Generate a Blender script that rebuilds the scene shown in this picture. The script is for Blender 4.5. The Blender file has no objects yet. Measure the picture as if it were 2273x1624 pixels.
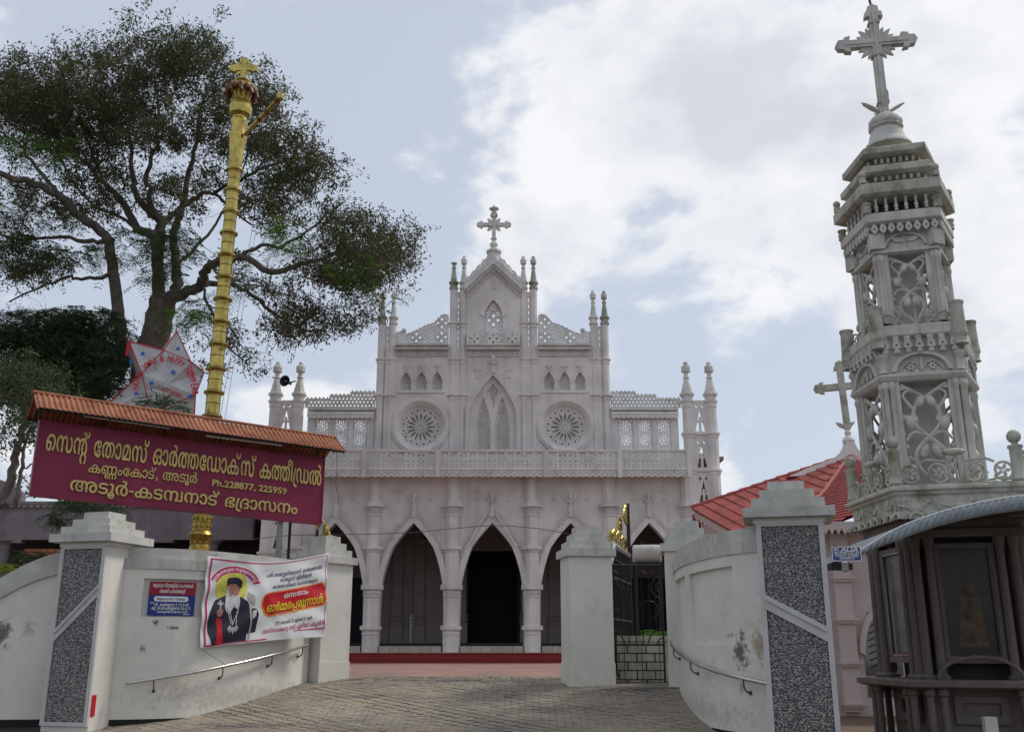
import bpy, math, random
import numpy as np
from mathutils import Vector, Matrix
random.seed(7); rng = np.random.default_rng(11)
PI = math.pi; R = math.radians
sc = bpy.context.scene
COL = sc.collection

# ------------------------------------------------------------------ camera
F, UC, VC, PITCH, ZE = 2200.0, 1136.5, 812.0, R(15.9), 1.5
cam = bpy.data.cameras.new('camera'); cam.sensor_width = 36; cam.lens = 36 * F / 2273
cam.clip_end = 3000; cam.clip_start = 0.1
co = bpy.data.objects.new('camera', cam); COL.objects.link(co)
co.location = (0, 0, ZE); co.rotation_euler = (R(90) + PITCH, 0, 0); sc.camera = co

# ------------------------------------------------------------------ sky, sun, exposure
SUN_EL, SUN_AZ = R(50), R(62)          # azimuth from +Y towards +X: from the right, a little behind the church
sc.view_settings.view_transform = 'Standard'; sc.view_settings.look = 'None'
sc.view_settings.gamma = 1; sc.view_settings.use_curve_mapping = False
sc.view_settings.exposure = 0.60
w = bpy.data.worlds.new('World'); sc.world = w; w.use_nodes = True
nt = w.node_tree; nt.nodes.clear()
N = lambda t, **k: _mk(nt, t, **k)
def _mk(tree, t, **k):
    n = tree.nodes.new(t)
    for a, b in k.items(): setattr(n, a, b)
    return n
def raydir(u, v):
    a = (VC - v) / F
    return Vector(((u - UC) / F, math.cos(PITCH) - a * math.sin(PITCH), math.sin(PITCH) + a * math.cos(PITCH)))
tc = N('ShaderNodeTexCoord')
sky = N('ShaderNodeTexSky', sky_type='NISHITA', sun_disc=False, sun_elevation=SUN_EL, sun_rotation=SUN_AZ,
        air_density=1.0, dust_density=1.6, ozone_density=1.0)
bg1 = N('ShaderNodeBackground'); bg1.inputs['Strength'].default_value = 0.085
veil = N('ShaderNodeMixRGB'); veil.inputs[0].default_value = 0.8; veil.inputs[2].default_value = (4.75, 5.2, 6.0, 1)
nt.links.new(sky.outputs[0], veil.inputs[1]); nt.links.new(veil.outputs[0], bg1.inputs['Color'])
mp = N('ShaderNodeMapping'); mp.inputs['Scale'].default_value = (1, 1, 1.5); mp.inputs['Location'].default_value = (5.3, 2.2, 1.4)
nt.links.new(tc.outputs['Generated'], mp.inputs['Vector'])
n1 = N('ShaderNodeTexNoise'); n1.inputs['Scale'].default_value = 5.5; n1.inputs['Detail'].default_value = 9
n1.inputs['Roughness'].default_value = 0.56; n1.inputs['Distortion'].default_value = 0.15
n2 = N('ShaderNodeTexNoise'); n2.inputs['Scale'].default_value = 1.9; n2.inputs['Detail'].default_value = 3
n3 = N('ShaderNodeTexNoise'); n3.inputs['Scale'].default_value = 7.0; n3.inputs['Detail'].default_value = 6; n3.inputs['Roughness'].default_value = 0.5
for n in (n1, n2, n3): nt.links.new(mp.outputs[0], n.inputs['Vector'])
def mth(op, a, b=None, c=None, clamp=False):
    m = N('ShaderNodeMath', operation=op, use_clamp=clamp)
    for i, x in enumerate((a, b, c)):
        if x is None: continue
        if isinstance(x, (int, float)): m.inputs[i].default_value = x
        else: nt.links.new(x, m.inputs[i])
    return m.outputs[0]
# where the real clouds stand in the sky: (pixel of centre, radius degrees, weight)
blobs = [(1130, 160, 6, .17), (1020, 200, 4, .08), (1300, 190, 5, .12), (1500, 130, 5.5, .17), (1420, 380, 8, .12), (1700, 330, 10, .15), (2150, 250, 13, .22), (870, 340, 4, .17),
         (1180, 420, 6, .10), (1950, 650, 10, .10), (1500, 740, 6, .05), (2230, 800, 9, .10), (780, 20, 6, .06),
         (300, 250, 14, -.14), (900, 80, 5, -.12), (760, 200, 5, -.14), (1250, 700, 7, -.03), (800, 520, 6, -.09), (1650, 800, 8, -.06), (1750, 480, 5, -.06)]
acc = mth('MULTIPLY_ADD', n1.outputs[0], 1.5, -0.25)
acc = mth('ADD', acc, mth('MULTIPLY_ADD', n2.outputs[0], 0.35, -0.175))
nrm = N('ShaderNodeVectorMath', operation='NORMALIZE'); nt.links.new(tc.outputs['Generated'], nrm.inputs[0])
for (u, v, r, wt) in blobs:
    d = raydir(u, v).normalized()
    dp = N('ShaderNodeVectorMath', operation='DOT_PRODUCT'); nt.links.new(nrm.outputs[0], dp.inputs[0]); dp.inputs[1].default_value = d
    mr = N('ShaderNodeMapRange', interpolation_type='SMOOTHSTEP', clamp=True)
    nt.links.new(dp.outputs['Value'], mr.inputs['Value'])
    mr.inputs['From Min'].default_value = math.cos(R(r)); mr.inputs['From Max'].default_value = 1.0
    mr.inputs['To Min'].default_value = 0; mr.inputs['To Max'].default_value = wt
    acc = mth('ADD', acc, mr.outputs[0])
cf = N('ShaderNodeMapRange', interpolation_type='SMOOTHERSTEP'); nt.links.new(acc, cf.inputs['Value'])
cf.inputs['From Min'].default_value = 0.46; cf.inputs['From Max'].default_value = 0.70; cf.inputs['To Max'].default_value = 0.93
shade = N('ShaderNodeMapRange'); nt.links.new(n3.outputs[0], shade.inputs['Value'])
shade.inputs['From Min'].default_value = 0.40; shade.inputs['From Max'].default_value = 0.60
body = N('ShaderNodeMapRange', interpolation_type='SMOOTHSTEP'); nt.links.new(acc, body.inputs['Value'])
body.inputs['From Min'].default_value = 0.56; body.inputs['From Max'].default_value = 0.95; body.inputs['To Min'].default_value = 0.25; body.inputs['To Max'].default_value = 1.0
shf = mth('MULTIPLY', shade.outputs[0], body.outputs[0])
cc = N('ShaderNodeMixRGB'); cc.inputs[1].default_value = (0.635, 0.64, 0.65, 1); cc.inputs[2].default_value = (0.45, 0.47, 0.515, 1)
nt.links.new(shf, cc.inputs[0])
bg2 = N('ShaderNodeBackground'); nt.links.new(cc.outputs[0], bg2.inputs['Color']); bg2.inputs['Strength'].default_value = 1.0
mx = N('ShaderNodeMixShader'); nt.links.new(cf.outputs[0], mx.inputs[0]); nt.links.new(bg1.outputs[0], mx.inputs[1]); nt.links.new(bg2.outputs[0], mx.inputs[2])
wo = N('ShaderNodeOutputWorld'); nt.links.new(mx.outputs[0], wo.inputs['Surface'])
sl = bpy.data.lights.new('sun', 'SUN'); sl.energy = 1.5; sl.angle = R(11); sl.color = (1, .95, .86)
so = bpy.data.objects.new('sun', sl); COL.objects.link(so)
sdir = Vector((math.sin(SUN_AZ) * math.cos(SUN_EL), math.cos(SUN_AZ) * math.cos(SUN_EL), math.sin(SUN_EL)))
so.rotation_euler = sdir.to_track_quat('Z', 'Y').to_euler(); so.location = (0, 0, 60)

# ------------------------------------------------------------------ measuring helpers (a point of the photograph at a known distance)
def pt(u, v, Y):
    d = raydir(u, v); k = Y / d.y
    return Vector((d.x * k, Y, ZE + d.z * k))
def mpp(v, Y): return Y / raydir(UC, v).y / F         # metres per pixel
def yz(v, Z):                                           # distance at which height Z shows at row v
    d = raydir(UC, v); return (Z - ZE) * d.y / d.z

# ------------------------------------------------------------------ materials
def mat(name, col, rough=0.85, var=0.12, scale=3.0, streak=0.0, stain=None, stain_amt=0.0, stain_scale=1.2, bump=0.15, bscale=30,
        metal=0.0, col2=None, spec=0.3, grime=0.0, spots=(), own_tone=0.0):
    m = bpy.data.materials.new(name); m.use_nodes = True; t = m.node_tree; b = t.nodes['Principled BSDF']
    b.inputs['Roughness'].default_value = rough; b.inputs['Metallic'].default_value = metal
    b.inputs['Specular IOR Level'].default_value = spec
    geo = t.nodes.new('ShaderNodeNewGeometry')
    def noise(s, det=5, zs=1.0, ro=0.6):
        mpn = t.nodes.new('ShaderNodeMapping'); mpn.inputs['Scale'].default_value = (1, 1, zs); t.links.new(geo.outputs['Position'], mpn.inputs['Vector'])
        n = t.nodes.new('ShaderNodeTexNoise'); n.inputs['Scale'].default_value = s; n.inputs['Detail'].default_value = det; n.inputs['Roughness'].default_value = ro
        t.links.new(mpn.outputs[0], n.inputs['Vector']); return n.outputs[0]
    def rng_(x, a, c, lo=0.0, hi=1.0):
        r = t.nodes.new('ShaderNodeMapRange'); t.links.new(x, r.inputs[0]); r.inputs[1].default_value = a; r.inputs[2].default_value = c
        r.inputs[3].default_value = lo; r.inputs[4].default_value = hi; return r.outputs[0]
    def mix(f, a, c, mode='MIX'):
        x = t.nodes.new('ShaderNodeMixRGB'); x.blend_type = mode
        for i, s in enumerate((f, a, c)):
            if isinstance(s, (int, float)): x.inputs[i].default_value = s
            elif isinstance(s, tuple): x.inputs[i].default_value = (*s[:3], 1)
            else: t.links.new(s, x.inputs[i])
        return x.outputs[0]
    c2 = col2 or tuple(c * (1 - 2 * var) for c in col)
    c = mix(rng_(noise(scale), .35, .68), tuple(min(1, x * (1 + var * .5)) for x in col), c2)
    if streak: c = mix(rng_(noise(scale * 3.2, 4, .07), .52, .74, 0, streak), c, tuple(x * .42 for x in col))
    if stain: c = mix(rng_(noise(stain_scale, 7, 1, .68), .62 - stain_amt * .2, .78 - stain_amt * .1, 0, min(1, .3 + stain_amt)), c, stain)
    if grime: c = mix(rng_(noise(scale * 9, 8, 1, .75), .6, .74, 0, grime), c, tuple(x * .3 for x in col))
    if own_tone:                                                 # every tile, stone or sheet has its own tone
        c = mix(rng_(geo.outputs['Random Per Island'], 0, 1, 0, own_tone), c, tuple(x * .35 for x in col)); c = mix(rng_(geo.outputs['Random Per Island'], .8, .81, 0, own_tone * .5), c, tuple(min(1, x * 1.7) for x in col))
    for (cx, cy, cz), (rx, ry, rz), sc_, amt in spots:      # damp or peeled places with a ragged outline of their own
        vm = t.nodes.new('ShaderNodeVectorMath'); vm.operation = 'SUBTRACT'; t.links.new(geo.outputs['Position'], vm.inputs[0]); vm.inputs[1].default_value = (cx, cy, cz)
        vd = t.nodes.new('ShaderNodeVectorMath'); vd.operation = 'DIVIDE'; t.links.new(vm.outputs[0], vd.inputs[0]); vd.inputs[1].default_value = (rx, ry, rz)
        ln = t.nodes.new('ShaderNodeVectorMath'); ln.operation = 'LENGTH'; t.links.new(vd.outputs[0], ln.inputs[0])
        ma = t.nodes.new('ShaderNodeMath'); ma.operation = 'MULTIPLY_ADD'; t.links.new(noise(11, 8, 1, .75), ma.inputs[0]); ma.inputs[1].default_value = -2.6; t.links.new(rng_(ln.outputs['Value'], 0, 1, 1.85, .9), ma.inputs[2])
        c = mix(rng_(ma.outputs[0], -.02, .35, 0, amt), c, sc_)
    t.links.new(c, b.inputs['Base Color'])
    if bump:
        bn = t.nodes.new('ShaderNodeBump'); bn.inputs['Strength'].default_value = bump; bn.inputs['Distance'].default_value = 0.01
        t.links.new(noise(bscale, 6), bn.inputs['Height']); t.links.new(bn.outputs[0], b.inputs['Normal'])
    return m
MT = {}
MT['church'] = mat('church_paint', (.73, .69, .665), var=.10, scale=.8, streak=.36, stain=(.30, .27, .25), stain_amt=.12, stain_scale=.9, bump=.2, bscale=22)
MT['church_lace'] = mat('church_lace', (.72, .69, .66), var=.1, scale=1.5, stain=(.24, .24, .2), stain_amt=.25, stain_scale=3, bump=.3, bscale=26)
MT['church_top'] = mat('church_weathered', (.66, .64, .61), var=.12, scale=2, streak=.4, stain=(.17, .19, .10), stain_amt=.38, stain_scale=1.5, bump=.3)
MT['moss'] = mat('mossy_paint', (.42, .43, .36), var=.15, scale=2, streak=.5, stain=(.09, .13, .04), stain_amt=.8, stain_scale=2.2, bump=.3)
MT['recess'] = mat('recess_shade_paint', (.64, .61, .59), var=.1)  # wall paint toned darker: recess shade put into the colour behind pierced work
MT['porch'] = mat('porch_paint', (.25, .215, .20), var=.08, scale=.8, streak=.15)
MT['wall'] = mat('boundary_whitewash', (.68, .65, .59), var=.06, scale=1.1, streak=.2, stain=(.36, .34, .29), stain_amt=.16, stain_scale=1.6, bump=.35, bscale=14, grime=.22)
MT['coping'] = mat('coping_cement', (.52, .51, .465), var=.12, scale=2.5, streak=.42, stain=(.2, .2, .17), stain_amt=.3, stain_scale=3.5, bump=.35, grime=.4)
MT['black'] = mat('black_plinth_paint', (.012, .012, .012), rough=.7)
MT['pebble'] = mat('grey_pebble', (.36, .35, .33), rough=.6, own_tone=.6, var=.3, scale=16, bump=.2, col2=(.12, .12, .125))
MT['mortar'] = mat('dark_mortar', (.10, .10, .10))
MT['band'] = mat('pale_band', (.52, .51, .50), var=.06)
MT['gold'] = mat('polished_brass', (.50, .39, .115), rough=.28, metal=1, var=.18, scale=5, streak=.55, bump=.12, bscale=9)
MT['gold_dark'] = mat('old_brass', (.36, .25, .06), rough=.36, metal=1, var=.25, scale=9, bump=.4, stain=(.12, .04, .02), stain_amt=.3, stain_scale=6)
MT['gilt'] = mat('gilt_letters', (.62, .47, .17), rough=.5, metal=.25, var=.15, scale=7)
MT['seam'] = mat('tarnished_seam', (.045, .03, .012), rough=.6, metal=.5)
MT['maroon'] = mat('maroon_board', (.24, .022, .062), rough=.5, var=.13, scale=1.6, streak=.28, bump=.1)
MT['rust'] = mat('rusted_sheet', (.38, .16, .09), rough=.85, own_tone=.25, streak=.25, var=.3, scale=3, stain=(.42, .25, .15), stain_amt=.45, stain_scale=5, col2=(.22, .07, .035), grime=.3)
MT['steel'] = mat('stainless_steel', (.55, .54, .52), rough=.25, metal=1, var=.1, scale=12)
MT['rust_steel'] = mat('rusty_bracket', (.10, .075, .065), rough=.7, metal=.3)
MT['grey_pole'] = mat('grey_pole', (.28, .28, .29), rough=.5, var=.1)
MT['iron'] = mat('black_iron', (.02, .017, .016), rough=.55, var=.2)
MT['redstep'] = mat('red_oxide_step', (.27, .026, .024), rough=.5, var=.12, scale=2, streak=.1)
MT['court'] = mat('red_paved_court', (.30, .17, .14), rough=.85, var=.15, scale=.8, col2=(.19, .125, .105), bump=.5, bscale=30)
MT['paver'] = mat('concrete_paver', (.30, .255, .19), own_tone=.38, rough=.9, var=.2, scale=.7, col2=(.185, .165, .145), spots=[((-1.0, 17.6, .9), (1.3, .5, 1), (.06, .055, .06), .75), ((.3, 17.9, .9), (1.6, .35, 1), (.10, .095, .10), .6), ((2.0, 15.9, .85), (1.3, .40, 1), (.065, .058, .06), .8), ((-3.6, 14.6, .5), (1.2, .35, 1), (.07, .06, .06), .7), ((.6, 14.8, .6), (1.6, .4, 1), (.12, .105, .09), .6), ((-2.2, 16.2, .7), (1.1, .25, 1), (.11, .10, .09), .6)], bump=.6, bscale=45, stain=(.085, .078, .075), stain_amt=.28, stain_scale=.55)
MT['grout'] = mat('paver_joint', (.045, .04, .032), rough=1)
MT['asphalt'] = mat('asphalt', (.05, .05, .05), rough=.9, var=.2, scale=5, bump=.5)
MT['earth'] = mat('earth', (.17, .12, .085), rough=1, var=.2, scale=.4)
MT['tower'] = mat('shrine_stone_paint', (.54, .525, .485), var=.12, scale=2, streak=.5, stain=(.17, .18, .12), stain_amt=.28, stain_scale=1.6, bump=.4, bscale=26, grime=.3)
MT['tower_lo'] = mat('shaded_pink_stone', (.165, .14, .13), var=.1, scale=2, streak=.15)  # pinkish stone, with the canopy's shade put into its low base colour
MT['tower_moss'] = mat('mossy_stone', (.45, .44, .375), var=.15, scale=3, streak=.3, stain=(.13, .14, .06), stain_amt=.55, stain_scale=3, bump=.5, grime=.35)
MT['stone_d'] = mat('unlit_inside_tone', (.05, .042, .04))  # near-black: darkness of shrine core and verandah is put into the colour
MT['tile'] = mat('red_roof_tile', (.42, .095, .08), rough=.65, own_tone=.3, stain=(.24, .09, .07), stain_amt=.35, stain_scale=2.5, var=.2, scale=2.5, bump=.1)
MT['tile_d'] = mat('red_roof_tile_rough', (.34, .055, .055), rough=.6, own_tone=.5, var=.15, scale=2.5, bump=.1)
MT['pink'] = mat('pink_plaster', (.60, .50, .475), var=.05, scale=1, streak=.1)
MT['grey_b'] = mat('grey_plaster', (.225, .20, .215), var=.14, scale=1, streak=.4)
MT['bark'] = mat('tree_bark', (.14, .12, .10), rough=1, var=.25, scale=5, bump=1.0, bscale=14, stain=(.2, .19, .17), stain_amt=.25, stain_scale=3)
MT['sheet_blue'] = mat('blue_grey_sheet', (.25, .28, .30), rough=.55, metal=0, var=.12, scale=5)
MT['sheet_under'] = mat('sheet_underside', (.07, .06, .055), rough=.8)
MT['blue'] = mat('blue_board', (.022, .075, .22), rough=.45, var=.08)
MT['red'] = mat('red_paint', (.50, .012, .022), rough=.5, var=.05)
MT['dblue'] = mat('plaque_blue', (.018, .035, .20), rough=.5, var=.05)
MT['dred'] = mat('plaque_red', (.28, .012, .028), rough=.5, var=.05)
MT['white'] = mat('white_print', (.72, .72, .72), rough=.6, var=.03)
MT['cloth'] = mat('vinyl_banner', (.66, .66, .665), rough=.42, var=.04, scale=3, bump=.05)
MT['starcloth'] = mat('star_plastic', (.50, .50, .51), rough=.35, var=.07, scale=4, streak=.12, bump=.6, bscale=6)
MT['magenta'] = mat('magenta_print', (.47, .012, .11), rough=.45, var=.03)
MT['orange'] = mat('orange_print', (.75, .23, .02), rough=.45, var=.03)
MT['yellow'] = mat('yellow_print', (.75, .60, .02), rough=.45, var=.03)
MT['yell_bg'] = mat('soft_yellow_print', (.62, .58, .10), rough=.45, var=.15, scale=8)
MT['navy'] = mat('navy_print', (.045, .04, .12), rough=.45, var=.03)
MT['robe'] = mat('robe_print', (.025, .02, .04), rough=.4, var=.2, scale=9)
MT['skin'] = mat('skin_print', (.36, .17, .13), rough=.45, var=.1, scale=20)
MT['beard'] = mat('beard_print', (.55, .54, .56), rough=.45, var=.2, scale=25)
MT['silver'] = mat('silver_print', (.42, .40, .38), rough=.4, var=.15, scale=25)
MT['starblue'] = mat('blue_foil', (.02, .12, .45), rough=.35)
MT['horn'] = mat('horn_grey', (.035, .04, .045), rough=.4, var=.1)
MT['glass'] = mat('vitrine_glass', (.09, .10, .10), rough=.04, spec=1.0, var=.05, bump=0)
MT['picture'] = mat('dark_picture', (.022, .02, .014), rough=.25, var=.3, scale=4, bump=0)
MT['dark'] = mat('dark_void', (.006, .006, .009), rough=.9, bump=0)
MT['curtain'] = mat('dark_blue_curtain', (.022, .025, .033), rough=.8, var=.15, scale=3)
MT['floor'] = mat('cream_tile', (.42, .38, .31), rough=.4, var=.1, scale=2)
MT['drum'] = mat('white_drum', (.45, .43, .39), rough=.45, var=.08, streak=.15)
MT['rope'] = mat('wire', (.10, .10, .105), rough=.7, bump=0)
def leafmat(name, a, b, tr=.25):
    m = bpy.data.materials.new(name); m.use_nodes = True; t = m.node_tree; p = t.nodes['Principled BSDF']; p.inputs['Roughness'].default_value = .6
    p.inputs['Specular IOR Level'].default_value = .2
    geo = t.nodes.new('ShaderNodeNewGeometry'); ri = t.nodes.new('ShaderNodeMapRange'); t.links.new(geo.outputs['Random Per Island'], ri.inputs[0])
    nz = t.nodes.new('ShaderNodeTexNoise'); nz.inputs['Scale'].default_value = .5; t.links.new(geo.outputs['Position'], nz.inputs['Vector'])
    ad = t.nodes.new('ShaderNodeMath'); ad.operation = 'MULTIPLY_ADD'; t.links.new(nz.outputs[0], ad.inputs[0]); ad.inputs[1].default_value = 1.6; ad.inputs[2].default_value = -.65
    a2 = t.nodes.new('ShaderNodeMath'); a2.operation = 'MULTIPLY_ADD'; a2.use_clamp = True; t.links.new(ri.outputs[0], a2.inputs[0]); a2.inputs[1].default_value = .55; t.links.new(ad.outputs[0], a2.inputs[2])
    x = t.nodes.new('ShaderNodeMixRGB'); t.links.new(a2.outputs[0], x.inputs[0]); x.inputs[1].default_value = (*a, 1); x.inputs[2].default_value = (*b, 1)
    t.links.new(x.outputs[0], p.inputs['Base Color'])
    tl = t.nodes.new('ShaderNodeBsdfTranslucent'); t.links.new(x.outputs[0], tl.inputs[0])
    ms = t.nodes.new('ShaderNodeMixShader'); ms.inputs[0].default_value = tr
    t.links.new(p.outputs[0], ms.inputs[1]); t.links.new(tl.outputs[0], ms.inputs[2]); t.links.new(ms.outputs[0], t.nodes['Material Output'].inputs[0])
    return m
MT['leaf'] = leafmat('rain_tree_leaf', (.045, .070, .022), (.095, .070, .036), .35)
MT['leafg'] = leafmat('fresh_green_leaf', (.06, .15, .015), (.10, .18, .03), .35)
MT['leafd'] = leafmat('dark_frond_leaf', (.022, .042, .018), (.045, .075, .026))
MT['leafm'] = leafmat('mid_green_leaf', (.04, .075, .025), (.08, .10, .04), .3)
MT['leafy'] = leafmat('yellow_green_leaf', (.20, .22, .02), (.10, .16, .02), .3)
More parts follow.
